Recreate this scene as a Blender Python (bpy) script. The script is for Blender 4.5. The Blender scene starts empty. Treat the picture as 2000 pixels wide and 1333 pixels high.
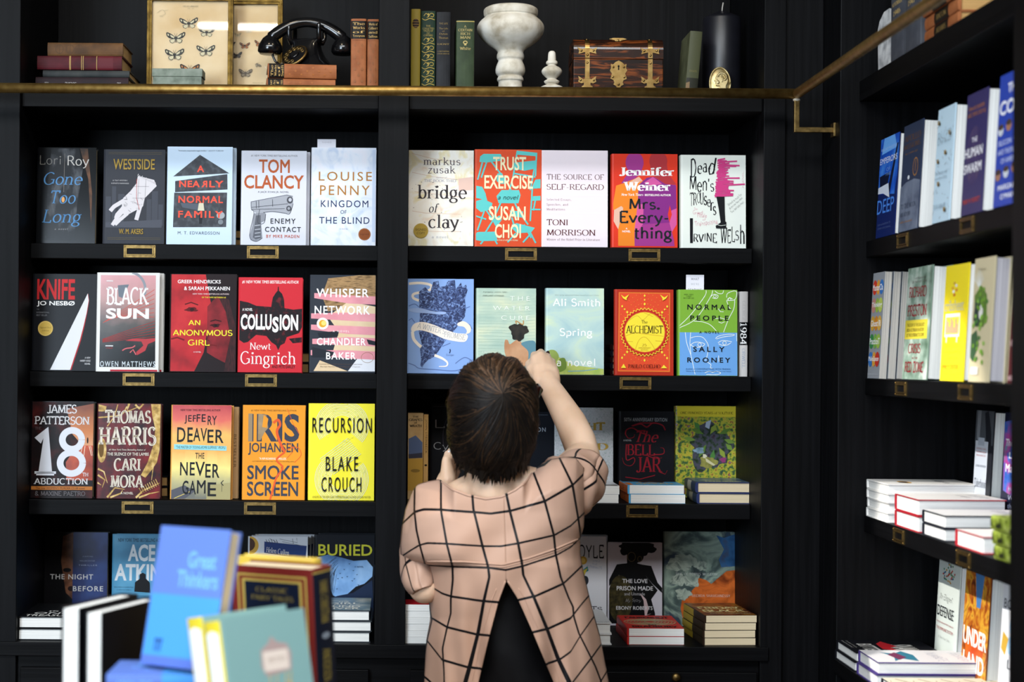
import bpy, bmesh, math, random
from mathutils import Vector, Matrix
from mathutils.geometry import tessellate_polygon
C = bpy.context.scene.collection
random.seed(7)
R = math.radians
# ------------------------------------------------------------------ camera, world, lights, exposure
F, U0, V0, ROLL, EYE = 3300.0, 790.0, 705.0, 0.0075, 1.6      # focal length in px, principal point, roll, eye height
cam_d = bpy.data.cameras.new('camera'); cam = bpy.data.objects.new('camera', cam_d); C.objects.link(cam)
cam.location = (0, 0, EYE)
cam.rotation_euler = (Matrix.Rotation(R(90), 3, 'X') @ Matrix.Rotation(ROLL, 3, 'Z')).to_euler()
cam_d.sensor_width = 36; cam_d.lens = F / 2000 * 36
cam_d.shift_x = (1000 - U0) / 2000; cam_d.shift_y = (V0 - 666.5) / 2000
cam_d.clip_start = 0.05
cam_d.dof.use_dof = True; cam_d.dof.focus_distance = 4.05; cam_d.dof.aperture_fstop = 2.6
bpy.context.scene.camera = cam
sc = bpy.context.scene
sc.view_settings.view_transform = 'Standard'; sc.view_settings.look = 'None'
sc.view_settings.exposure = 0.5; sc.view_settings.gamma = 1.0
wd = bpy.data.worlds.new('world'); sc.world = wd; wd.use_nodes = True
wd.node_tree.nodes['Background'].inputs[0].default_value = (0.75, 0.85, 1.0, 1)
wd.node_tree.nodes['Background'].inputs[1].default_value = 0.05
def area(name, loc, target, sx, sy, power, col):
    l = bpy.data.lights.new(name, 'AREA'); l.shape = 'RECTANGLE'; l.size = sx; l.size_y = sy; l.energy = power; l.color = col
    o = bpy.data.objects.new(name, l); C.objects.link(o); o.location = loc
    o.rotation_euler = (Vector(target) - Vector(loc)).to_track_quat('-Z', 'Y').to_euler()
    return o
def spot(name, loc, target, power, col, ang=40, blend=.6, rad=.04):
    l = bpy.data.lights.new(name, 'SPOT'); l.energy = power; l.color = col; l.spot_size = R(ang); l.spot_blend = blend; l.shadow_soft_size = rad
    o = bpy.data.objects.new(name, l); C.objects.link(o); o.location = loc
    o.rotation_euler = (Vector(target) - Vector(loc)).to_track_quat('-Z', 'Y').to_euler()
    return o
area('shop_window_daylight', (-2.6, -2.85, 2.1), (-.1, 4.1, 1.5), 2.6, 2.2, 330, (.72, .86, 1.0))
area('ceiling_panel_daylight', (-.5, 1.1, 3.56), (-.5, 1.101, 0), 3.2, 1.3, 160, (.93, .97, 1.0))
spot('ceiling_spot_warm', (1.3, 2.2, 3.45), (.42, 3.72, 1.32), 95, (1, .80, .54), 30)
spot('ceiling_spot_shelf', (.35, 3.1, 3.4), (.22, 4.25, 2.45), 15, (1, .82, .58), 50)
spot('ceiling_spot_left_shelf', (-.5, 3.1, 3.4), (-.45, 4.25, 2.45), 9, (1, .82, .58), 50)
spot('sun_through_window', (-2.2, 3.2, 3.5), (1.14, 3.40, 1.22), 640, (1, .96, .9), 12, .2, .03)
# ------------------------------------------------------------------ pixel <-> place
def at(u, v, Y):
    du, dv = u - U0, v - V0
    return Vector(((du + dv * ROLL) * Y / F, Y, EYE - (dv - du * ROLL) * Y / F))
def wx(u, v, Y): return at(u, v, Y).x
# ------------------------------------------------------------------ materials
_M = {}
def lin(c):
    c /= 255.0
    return c / 12.92 if c <= .04045 else ((c + .055) / 1.055) ** 2.4
def hexc(h): return tuple(lin(int(h[i:i + 2], 16)) for i in (0, 2, 4)) + (1,)
def new_mat(name):
    m = bpy.data.materials.new(name); m.use_nodes = True
    return m, m.node_tree.nodes, m.node_tree.links, m.node_tree.nodes['Principled BSDF']
def mat(h, rough=.42, metal=0.0, spec=.12):
    """plain printed / painted colour, kept slightly uneven"""
    if not isinstance(h, str): return h
    if h in _M: return _M[h]
    k = (h, rough, metal, spec)
    if k in _M: return _M[k]
    m, N, L, b = new_mat('ink_' + h)
    b.inputs['Base Color'].default_value = hexc(h); b.inputs['Roughness'].default_value = rough
    b.inputs['Metallic'].default_value = metal; b.inputs['Specular IOR Level'].default_value = spec
    _M[k] = m; return m
def noise_mat(name, cols, scale=20, rough=.42, detail=4, stretch=(1, 1, 1), metal=0, distort=0, bump=0, pos=None, spec=.14):
    m, N, L, b = new_mat(name)
    tc = N.new('ShaderNodeTexCoord'); mp = N.new('ShaderNodeMapping'); nz = N.new('ShaderNodeTexNoise'); rp = N.new('ShaderNodeValToRGB')
    mp.inputs['Scale'].default_value = stretch
    nz.inputs['Scale'].default_value = scale; nz.inputs['Detail'].default_value = detail; nz.inputs['Distortion'].default_value = distort
    L.new(tc.outputs['Object'], mp.inputs[0]); L.new(mp.outputs[0], nz.inputs['Vector']); L.new(nz.outputs[0], rp.inputs[0])
    n = len(cols); e = rp.color_ramp.elements
    while len(e) < n: e.new(.5)
    for i, c in enumerate(cols):
        e[i].position = pos[i] if pos else .3 + .4 * i / max(1, n - 1); e[i].color = hexc(c)
    L.new(rp.outputs[0], b.inputs['Base Color'])
    b.inputs['Roughness'].default_value = rough; b.inputs['Metallic'].default_value = metal; b.inputs['Specular IOR Level'].default_value = spec
    if bump:
        bp = N.new('ShaderNodeBump'); bp.inputs['Strength'].default_value = bump; bp.inputs['Distance'].default_value = .002
        L.new(nz.outputs[0], bp.inputs['Height']); L.new(bp.outputs[0], b.inputs['Normal'])
    _M[name] = m; return m
def grad_mat(name, cols, z0, z1, axis=2, rough=.42, nscale=25, namp=.25):
    """artwork that runs from one colour to another across the printed cover"""
    m, N, L, b = new_mat(name)
    tc = N.new('ShaderNodeTexCoord'); sp = N.new('ShaderNodeSeparateXYZ'); mr = N.new('ShaderNodeMapRange'); rp = N.new('ShaderNodeValToRGB')
    nz = N.new('ShaderNodeTexNoise'); nz.inputs['Scale'].default_value = nscale; nz.inputs['Detail'].default_value = 5
    ad = N.new('ShaderNodeMath'); ad.operation = 'MULTIPLY_ADD'; ad.inputs[1].default_value = namp
    L.new(tc.outputs['Object'], sp.inputs[0]); L.new(tc.outputs['Object'], nz.inputs['Vector'])
    mr.inputs[1].default_value = z0; mr.inputs[2].default_value = z1; mr.clamp = False
    L.new(sp.outputs[axis], mr.inputs[0]); L.new(nz.outputs[0], ad.inputs[0]); L.new(mr.outputs[0], ad.inputs[2])
    sb = N.new('ShaderNodeMath'); sb.operation = 'SUBTRACT'; sb.inputs[1].default_value = namp / 2
    L.new(ad.outputs[0], sb.inputs[0]); L.new(sb.outputs[0], rp.inputs[0])
    e = rp.color_ramp.elements
    while len(e) < len(cols): e.new(.5)
    for i, c in enumerate(cols): e[i].position = i / (len(cols) - 1); e[i].color = hexc(c)
    L.new(rp.outputs[0], b.inputs['Base Color']); b.inputs['Roughness'].default_value = rough; b.inputs['Specular IOR Level'].default_value = .14
    _M[name] = m; return m
def wood_mat(name, dark, light, axis, rough=.5):
    st = [90, 90, 90]; st[axis] = 3
    m = noise_mat(name, [dark, light], 1.0, rough, 5, st, bump=.25, spec=.09)
    return m
W_V = wood_mat('black_wood_upright', '040405', '0c0c0e', 2)
W_X = wood_mat('black_wood_across', '040405', '0a0a0c', 0)
W_Y = wood_mat('black_wood_along', '040405', '0a0a0c', 1)
BRASS = noise_mat('aged_brass', ['8c6c38', 'b29254'], 60, .46, 3, metal=1)
BRASSD = noise_mat('dull_brass', ['5c4a2c', '8d7446'], 90, .45, 3, metal=1)
def page_mat(name, a, b_):
    m, N, L, b = new_mat(name)
    tc = N.new('ShaderNodeTexCoord'); mp = N.new('ShaderNodeMapping'); nz = N.new('ShaderNodeTexNoise'); rp = N.new('ShaderNodeValToRGB')
    mp.inputs['Scale'].default_value = (2, 900, 2); nz.inputs['Scale'].default_value = 1; nz.inputs['Detail'].default_value = 2
    L.new(tc.outputs['Object'], mp.inputs[0]); L.new(mp.outputs[0], nz.inputs['Vector']); L.new(nz.outputs[0], rp.inputs[0])
    rp.color_ramp.elements[0].position = .3; rp.color_ramp.elements[0].color = hexc(a)
    rp.color_ramp.elements[1].position = .6; rp.color_ramp.elements[1].color = hexc(b_)
    L.new(rp.outputs[0], b.inputs['Base Color']); b.inputs['Roughness'].default_value = .8; b.inputs['Specular IOR Level'].default_value = .2
    return m
PG_W = page_mat('page_edges_white', 'c9c6c2', 'ecebe6'); PG_C = page_mat('page_edges_cream', 'c0ab88', 'dccbaa'); PG_T = page_mat('page_edges_tan', 'a07a4c', 'c99e63')
# ------------------------------------------------------------------ mesh builder
class MB:
    def __init__(s): s.v = []; s.f = []; s.m = []; s.sm = []; s.mats = []; s.uv = None
    def mi(s, m):
        m = mat(m)
        if m not in s.mats: s.mats.append(m)
        return s.mats.index(m)
    def add(s, vs, fs, m, smooth=False):
        o = len(s.v); k = s.mi(m); s.v += [tuple(p) for p in vs]
        for f in fs: s.f.append([i + o for i in f]); s.m.append(k); s.sm.append(smooth)
    def box(s, x0, x1, y0, y1, z0, z1, m):
        s.add([(x0, y0, z0), (x1, y0, z0), (x1, y1, z0), (x0, y1, z0), (x0, y0, z1), (x1, y0, z1), (x1, y1, z1), (x0, y1, z1)],
              [(0, 3, 2, 1), (4, 5, 6, 7), (0, 1, 5, 4), (1, 2, 6, 5), (2, 3, 7, 6), (3, 0, 4, 7)], m)
    def poly(s, pts, y, m, n=(0, -1, 0)):
        """flat polygon (x,z) at depth y"""
        t = tessellate_polygon([[Vector((p[0], p[1], 0)) for p in pts]])
        s.add([(p[0], y, p[1]) for p in pts], [tuple(q) for q in t], m)
    def prism(s, pts, y0, y1, m, m_side=None):
        n = len(pts); t = [tuple(q) for q in tessellate_polygon([[Vector((p[0], p[1], 0)) for p in pts]])]
        s.add([(p[0], y0, p[1]) for p in pts] + [(p[0], y1, p[1]) for p in pts],
              t + [tuple(i + n for i in q[::-1]) for q in t], m)
        s.add([(p[0], y0, p[1]) for p in pts] + [(p[0], y1, p[1]) for p in pts],
              [(i, i + n, (i + 1) % n + n, (i + 1) % n) for i in range(n)], m_side or m)
    def extrude_z(s, pts, z0, z1, m, smooth=False):
        """closed outline (x,y) raised from z0 to z1"""
        n = len(pts); t = [tuple(q) for q in tessellate_polygon([[Vector((p[0], p[1], 0)) for p in pts]])]
        s.add([(p[0], p[1], z0) for p in pts] + [(p[0], p[1], z1) for p in pts], t + [tuple(i + n for i in q[::-1]) for q in t], m)
        s.add([(p[0], p[1], z0) for p in pts] + [(p[0], p[1], z1) for p in pts],
              [(i, (i + 1) % n, (i + 1) % n + n, i + n) for i in range(n)], m, smooth)
    def lathe(s, prof, m, n=40, c=(0, 0, 0), smooth=True):
        vs = []; fs = []; k = len(prof)
        for i in range(n):
            a = 2 * math.pi * i / n
            for r, z in prof: vs.append((c[0] + r * math.cos(a), c[1] + r * math.sin(a), c[2] + z))
        for i in range(n):
            j = (i + 1) % n
            for q in range(k - 1): fs.append((i * k + q, j * k + q, j * k + q + 1, i * k + q + 1))
        s.add(vs, fs, m, smooth)
    def tube(s, pts, r, m, n=12, smooth=True, cap=True, flat=1.0, up=None):
        pts = [Vector(p) for p in pts]; rs = r if isinstance(r, (list, tuple)) else [r] * len(pts)
        vs = []; fs = []; prev = None
        for i, p in enumerate(pts):
            d = (pts[min(i + 1, len(pts) - 1)] - pts[max(i - 1, 0)]).normalized()
            a = prev if prev is not None else (Vector(up) if up else (Vector((0, 0, 1)) if abs(d.z) < .9 else Vector((1, 0, 0))))
            x = (a - d * a.dot(d)).normalized(); yv = d.cross(x); prev = x
            for k in range(n):
                t = 2 * math.pi * k / n
                vs.append(p + x * (math.cos(t) * rs[i]) + yv * (math.sin(t) * rs[i] * flat))
        for i in range(len(pts) - 1):
            for k in range(n):
                k2 = (k + 1) % n
                fs.append((i * n + k, i * n + k2, (i + 1) * n + k2, (i + 1) * n + k))
        if cap: fs += [tuple(range(n))[::-1], tuple(range((len(pts) - 1) * n, len(pts) * n))]
        s.add(vs, fs, m, smooth)
    def ell(s, c, r, m, nu=20, nv=12, rot=None):
        vs = []; fs = []
        for j in range(nv + 1):
            t = math.pi * j / nv
            for i in range(nu):
                a = 2 * math.pi * i / nu
                p = Vector((r[0] * math.sin(t) * math.cos(a), r[1] * math.sin(t) * math.sin(a), r[2] * math.cos(t)))
                if rot: p = rot @ p
                vs.append(Vector(c) + p)
        for j in range(nv):
            for i in range(nu):
                i2 = (i + 1) % nu; fs.append((j * nu + i, (j + 1) * nu + i, (j + 1) * nu + i2, j * nu + i2))
        s.add(vs, fs, m, True)
    def build(s, name, parent=None, bevel=0, uv=None):
        me = bpy.data.meshes.new(name); me.from_pydata(s.v, [], s.f)
        for m in s.mats: me.materials.append(m)
        me.polygons.foreach_set('material_index', s.m); me.polygons.foreach_set('use_smooth', s.sm)
        if s.uv:
            ul = me.uv_layers.new(name='fabric')
            for lp in me.loops: ul.data[lp.index].uv = s.uv[lp.vertex_index]
        me.update()
        o = bpy.data.objects.new(name, me); C.objects.link(o)
        if parent: o.parent = parent
        if bevel:
            b = o.modifiers.new('edge', 'BEVEL'); b.width = bevel; b.segments = 2; b.limit_method = 'ANGLE'
        return o
def tag(o, label=None, cat=None, group=None, kind=None):
    if label: o['label'] = label
    if cat: o['category'] = cat
    if group: o['group'] = group
    if kind: o['kind'] = kind
    return o
def thing(name, loc, label, cat, rot=(0, 0, 0), group=None):
    o = bpy.data.objects.new(name, None); C.objects.link(o); o.location = loc; o.rotation_euler = rot; o.empty_display_size = .05
    return tag(o, label, cat, group)
def dup(root, loc=None, label=None, rot=None, group=None):
    r = root.copy(); C.objects.link(r)
    if loc is not None: r.location = loc
    if rot is not None: r.rotation_euler = rot
    if label: r['label'] = label
    if group: r['group'] = group
    for ch in list(root.children):
        c = ch.copy(); C.objects.link(c); c.parent = r
        for g in list(ch.children):
            d = g.copy(); C.objects.link(d); d.parent = c
    return r
# ------------------------------------------------------------------ lettering
def arc(cx, cy, rx, ry, a, b):
    n = max(4, int(abs(b - a) / 18))
    return [(cx + rx * math.cos(R(a + (b - a) * i / n)), cy + ry * math.sin(R(a + (b - a) * i / n))) for i in range(n + 1)]
def ln(*p): return list(p)
X = .64
G = {
'A': (.76, [ln((0, 0), (.38, 1)), ln((.38, 1), (.76, 0)), ln((.14, .34), (.62, .34))]),
'B': (.7, [ln((.1, 0), (.1, 1)), ln((.1, 1), (.35, 1)) + arc(.35, .765, .25, .235, 90, -90) + ln((.1, .53)), ln((.1, .53), (.37, .53)) + arc(.37, .265, .3, .265, 90, -90) + ln((.1, 0))]),
'C': (.8, [arc(.44, .5, .42, .5, 48, 312)]), 'D': (.84, [ln((.1, 0), (.1, 1)), ln((.1, 1), (.36, 1)) + arc(.36, .5, .44, .5, 90, -90) + ln((.1, 0))]),
'E': (.66, [ln((.1, 0), (.1, 1)), ln((.1, 1), (.6, 1), (.6, .86)), ln((.1, .52), (.48, .52)), ln((.1, 0), (.63, 0), (.63, .16))]),
'F': (.62, [ln((.1, 0), (.1, 1)), ln((.1, 1), (.6, 1), (.6, .84)), ln((.1, .5), (.48, .5))]),
'G': (.86, [arc(.44, .5, .42, .5, 48, 330), ln((.8, .42), (.8, .08)), ln((.56, .42), (.86, .42))]),
'H': (.84, [ln((.1, 0), (.1, 1)), ln((.74, 0), (.74, 1)), ln((.1, .52), (.74, .52))]), 'I': (.26, [ln((.13, 0), (.13, 1))]),
'J': (.46, [ln((.34, 1), (.34, .2)) + arc(.16, .2, .18, .22, 0, -150)]), 'K': (.76, [ln((.1, 0), (.1, 1)), ln((.68, 1), (.1, .42)), ln((.3, .6), (.76, 0))]),
'L': (.62, [ln((.1, 0), (.1, 1)), ln((.1, 0), (.6, 0), (.6, .18))]), 'M': (.96, [ln((.08, 0), (.13, 1)), ln((.13, 1), (.48, .08)), ln((.48, .08), (.83, 1)), ln((.83, 1), (.88, 0))]),
'N': (.84, [ln((.1, 0), (.1, 1)), ln((.1, 1), (.74, 0)), ln((.74, 0), (.74, 1))]), 'O': (.88, [arc(.44, .5, .42, .5, 0, 360)]),
'P': (.66, [ln((.1, 0), (.1, 1)), ln((.1, 1), (.35, 1)) + arc(.35, .74, .28, .26, 90, -90) + ln((.1, .48))]),
'Q': (.88, [arc(.44, .5, .42, .5, 0, 360), ln((.5, .2), (.86, -.12))]),
'R': (.74, [ln((.1, 0), (.1, 1)), ln((.1, 1), (.35, 1)) + arc(.35, .75, .27, .25, 90, -90) + ln((.1, .5)), ln((.36, .5), (.74, 0))]),
'S': (.62, [arc(.31, .755, .25, .245, 25, 270) + arc(.31, .255, .28, .255, 90, -155)]), 'T': (.74, [ln((.02, .84), (.02, 1), (.72, 1), (.72, .84)), ln((.37, 1), (.37, 0))]),
'U': (.8, [ln((.1, 1), (.1, .3)) + arc(.4, .3, .3, .3, 180, 360) + ln((.7, 1))]), 'V': (.74, [ln((0, 1), (.37, 0)), ln((.37, 0), (.74, 1))]),
'W': (1.1, [ln((0, 1), (.28, 0)), ln((.28, 0), (.55, .95)), ln((.55, .95), (.82, 0)), ln((.82, 0), (1.1, 1))]), 'X': (.74, [ln((.02, 1), (.72, 0)), ln((.02, 0), (.72, 1))]),
'Y': (.72, [ln((0, 1), (.36, .45)), ln((.72, 1), (.36, .45)), ln((.36, .45), (.36, 0))]), 'Z': (.68, [ln((.05, .86), (.05, 1), (.64, 1), (.04, 0), (.66, 0), (.66, .15))]),
'a': (.56, [arc(.25, .19, .2, .2, 0, 360), ln((.47, .44), (.47, 0)), arc(.27, .44, .2, .2, 0, 150)]), 'b': (.62, [ln((.1, 1), (.1, 0)), arc(.34, .32, .24, .32, 0, 360)]),
'c': (.56, [arc(.31, .32, .27, .32, 45, 318)]), 'd': (.64, [arc(.29, .32, .25, .32, 0, 360), ln((.54, 1), (.54, 0))]),
'e': (.6, [arc(.31, .32, .27, .32, 0, 318), ln((.05, .35), (.58, .35))]), 'f': (.38, [arc(.34, .8, .16, .2, 35, 180) + ln((.18, 0)), ln((.02, X), (.38, X))]),
'g': (.58, [arc(.27, .38, .22, .26, 0, 360), arc(.28, -.14, .27, .16, 0, 360), ln((.12, .16), (.12, .02)), ln((.44, .58), (.58, .64))]),
'h': (.66, [ln((.1, 1), (.1, 0)), arc(.33, .4, .22, .24, 180, 0) + ln((.55, 0))]), 'i': (.26, [ln((.13, X), (.13, 0)), arc(.13, .86, .045, .045, 0, 360)]),
'j': (.28, [ln((.18, X), (.18, -.2)) + arc(.04, -.16, .14, .14, 0, -120), arc(.18, .86, .045, .045, 0, 360)]),
'k': (.62, [ln((.1, 1), (.1, 0)), ln((.54, X), (.1, .26)), ln((.26, .4), (.62, 0))]), 'l': (.26, [ln((.13, 1), (.13, 0))]),
'm': (.98, [ln((.1, X), (.1, 0)), arc(.3, .42, .2, .22, 180, 0) + ln((.5, 0)), arc(.69, .42, .19, .22, 180, 0) + ln((.88, 0))]),
'n': (.66, [ln((.1, X), (.1, 0)), arc(.33, .4, .22, .24, 180, 0) + ln((.55, 0))]), 'o': (.6, [arc(.3, .32, .27, .32, 0, 360)]),
'p': (.62, [ln((.1, X), (.1, -.3)), arc(.34, .32, .24, .32, 0, 360)]), 'q': (.62, [ln((.54, X), (.54, -.3)), arc(.29, .32, .25, .32, 0, 360)]),
'r': (.46, [ln((.1, X), (.1, 0)), arc(.32, .4, .2, .24, 180, 50)]), 's': (.5, [arc(.25, .48, .18, .16, 25, 270) + arc(.25, .16, .21, .16, 90, -155)]),
't': (.4, [ln((.16, .88), (.16, .16)) + arc(.3, .14, .14, .14, 180, 310), ln((.02, X), (.38, X))]), 'u': (.66, [ln((.1, X), (.1, .24)) + arc(.32, .24, .22, .24, 180, 360), ln((.54, X), (.54, 0))]),
'v': (.58, [ln((0, X), (.29, 0)), ln((.29, 0), (.58, X))]), 'w': (.86, [ln((0, X), (.22, 0)), ln((.22, 0), (.43, .6)), ln((.43, .6), (.64, 0)), ln((.64, 0), (.86, X))]),
'x': (.58, [ln((.02, X), (.56, 0)), ln((.02, 0), (.56, X))]), 'y': (.58, [ln((0, X), (.3, .02)), ln((.58, X), (.26, -.16), (.1, -.28), (.02, -.26))]), 'z': (.52, [ln((.04, X), (.48, X), (.03, 0), (.5, 0))]),
'1': (.5, [ln((.08, .8), (.27, 1), (.27, 0)), ln((.06, 0), (.48, 0))]), '8': (.64, [arc(.32, .76, .22, .24, 0, 360), arc(.32, .26, .28, .26, 0, 360)]),
'9': (.62, [arc(.31, .68, .26, .32, 0, 360), arc(.15, .6, .42, .62, 5, -70)]), '4': (.62, [ln((.46, 0), (.46, 1)), ln((.46, 1), (.03, .3), (.6, .3))]),
'2': (.6, [arc(.3, .72, .25, .28, 160, -30) + ln((.05, 0), (.57, 0))]), '5': (.6, [ln((.5, 1), (.14, 1), (.1, .56)) + arc(.28, .32, .27, .32, 110, -150)]),
'0': (.66, [arc(.33, .5, .28, .5, 0, 360)]), '3': (.6, [arc(.28, .76, .22, .24, 150, -90) + arc(.28, .26, .26, .26, 90, -150)]), '6': (.62, [arc(.32, .3, .27, .3, 0, 360), arc(.5, .35, .45, .65, 180, 110)]), '7': (.58, [ln((.04, 1), (.55, 1), (.2, 0))]),
'-': (.4, [ln((.05, .36), (.35, .36))]), '.': (.22, [arc(.1, .05, .05, .05, 0, 360)]), ',': (.22, [ln((.12, .08), (.06, -.12))]), "'": (.2, [ln((.1, 1), (.08, .76))]), '&': (.8, [arc(.34, .76, .2, .24, -40, 220) + ln((.75, 0)), arc(.34, .25, .3, .25, 130, 380)]),
}
def strokes_to_mesh(text, thick, thin, serif, slant, space, jitter=0, seed=1):
    rnd = random.Random(seed); vs = []; fs = []; pen = 0
    def ribbon(pts):
        pts = [p for i, p in enumerate(pts) if i == 0 or math.dist(p, pts[i - 1]) > 1e-4]
        if len(pts) < 2: return
        closed = math.dist(pts[0], pts[-1]) < .01
        o = len(vs); n = len(pts)
        for i, p in enumerate(pts):
            a = pts[i - 1] if i > 0 else (pts[-2] if closed else p); b = pts[i + 1] if i < n - 1 else (pts[1] if closed else p)
            d0 = math.atan2(p[1] - a[1], p[0] - a[0]) if a != p else None; d1 = math.atan2(b[1] - p[1], b[0] - p[0]) if b != p else None
            if d0 is None: d0 = d1
            if d1 is None: d1 = d0
            dx, dy = math.cos(d0) + math.cos(d1), math.sin(d0) + math.sin(d1)
            l = math.hypot(dx, dy) or 1; dx /= l; dy /= l
            mit = min(1.8, 1 / max(.35, abs(math.cos((d1 - d0) / 2))))
            ph = math.atan2(dy, dx)
            w = (thin + (thick - thin) * abs(math.sin(ph - .12)) ** 1.3) / 2 * mit
            if jitter: w *= 1 + rnd.uniform(-.4, .4) * jitter
            vs.append((p[0] - dy * w, p[1] + dx * w)); vs.append((p[0] + dy * w, p[1] - dx * w))
        for i in range(n - 1): fs.append((o + 2 * i, o + 2 * i + 1, o + 2 * i + 3, o + 2 * i + 2))
    for ch in text:
        if ch == ' ': pen += .32 + space; continue
        if ch not in G: ch = ch.upper() if ch.upper() in G else '-'
        adv, st = G[ch]
        dz = rnd.uniform(-.12, .12) * jitter; sc_ = 1 + rnd.uniform(-.15, .15) * jitter
        for s_ in st:
            pts = [(x * (1 if not jitter else 1 + rnd.uniform(-.03, .03) * jitter) + pen, y * sc_ + dz + rnd.uniform(-.03, .03) * jitter) for x, y in s_]
            ribbon(pts)
            if serif and not (math.dist(s_[0], s_[-1]) < .01):
                for e, q in ((s_[0], s_[1]), (s_[-1], s_[-2])):
                    if any(abs(e[1] - lv) < .02 for lv in (0, 1, X, -.3)) and abs(e[1] - q[1]) > abs(e[0] - q[0]) * .8:
                        if e[1] == 1 and ch in 'AM' and abs(e[0] - q[0]) > .1: continue
                        if e[1] == 0 and ch in 'VWvwN' and abs(e[0] - q[0]) > .1: continue
                        hw = thick * .5 + .085; sy = -1 if e[1] > .3 else 1
                        h = max(thin, .045)
                        left = hw; right = hw
                        if ch.islower() and e[1] > .3: right = thick * .5
                        o = len(vs); x0 = e[0] + pen
                        vs.extend([(x0 - left, e[1] + dz), (x0 + right, e[1] + dz), (x0 + right, e[1] + sy * h + dz), (x0 - left, e[1] + sy * h + dz)]); fs.append((o, o + 1, o + 2, o + 3))
        pen += adv + space
    vs = [(x + y * slant, y) for x, y in vs]
    return vs, fs
_TX = {}
def text_mesh(text, font, bold, slant, space, seed):
    k = (text, font, bold, slant, space, seed)
    if k in _TX: return _TX[k]
    if font == 'sans' and bold and any(c in text for c in 'MWmw'):
        vs0, fs0 = text_mesh(text, 'sans', 0, slant, space, seed)[:2]; o = bold * .03; vs, fs = [], []
        for dx, dy in ((-o, -o), (o, -o), (o, o), (-o, o)): fs += [tuple(i + len(vs) for i in f) for f in fs0]; vs += [(x + dx, y + dy) for x, y in vs0]
    elif font == 'sans':
        cu = bpy.data.curves.new('t', 'FONT'); cu.body = text; cu.offset = bold * .042; cu.shear = slant; cu.space_character = 1 + space; cu.resolution_u = 3; cu.fill_mode = 'BOTH'
        ob = bpy.data.objects.new('t', cu); me = bpy.data.meshes.new_from_object(ob)
        vs = [(v.co.x, v.co.y) for v in me.vertices]; fs = [tuple(p.vertices) for p in me.polygons]
        bpy.data.objects.remove(ob); bpy.data.meshes.remove(me); bpy.data.curves.remove(cu)
    else:
        th = {'serif': (.15, .045, True, 0), 'boldserif': (.27, .06, True, 0), 'light': (.07, .065, False, 0), 'stroke': (.15, .13, False, 0), 'brush': (.16, .05, False, 1.0), 'slab': (.17, .11, True, 0), 'pen': (.07, .05, False, .8)}[font]
        vs, fs = strokes_to_mesh(text, th[0] + bold * .1, th[1], th[2], slant, .14 + space, th[3], seed)
    xs = [p[0] for p in vs]; ys = [p[1] for p in vs]
    _TX[k] = (vs, fs, min(xs), max(xs), min(ys), max(ys)); return _TX[k]
def smooth(pts, closed=False, k=5):
    n = len(pts); out = []
    for i in range(n if closed else n - 1):
        g = (lambda j: pts[j % n]) if closed else (lambda j: pts[max(0, min(n - 1, j))])
        p0, p1, p2, p3 = g(i - 1), g(i), g(i + 1), g(i + 2)
        for q in range(k):
            t = q / k; out.append(tuple(.5 * (2 * b + (c - a) * t + (2 * a - 5 * b + 4 * c - d) * t * t + (3 * b - a - 3 * c + d) * t ** 3) for a, b, c, d in zip(p0, p1, p2, p3)))
    return out if closed else out + [pts[-1]]
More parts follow.
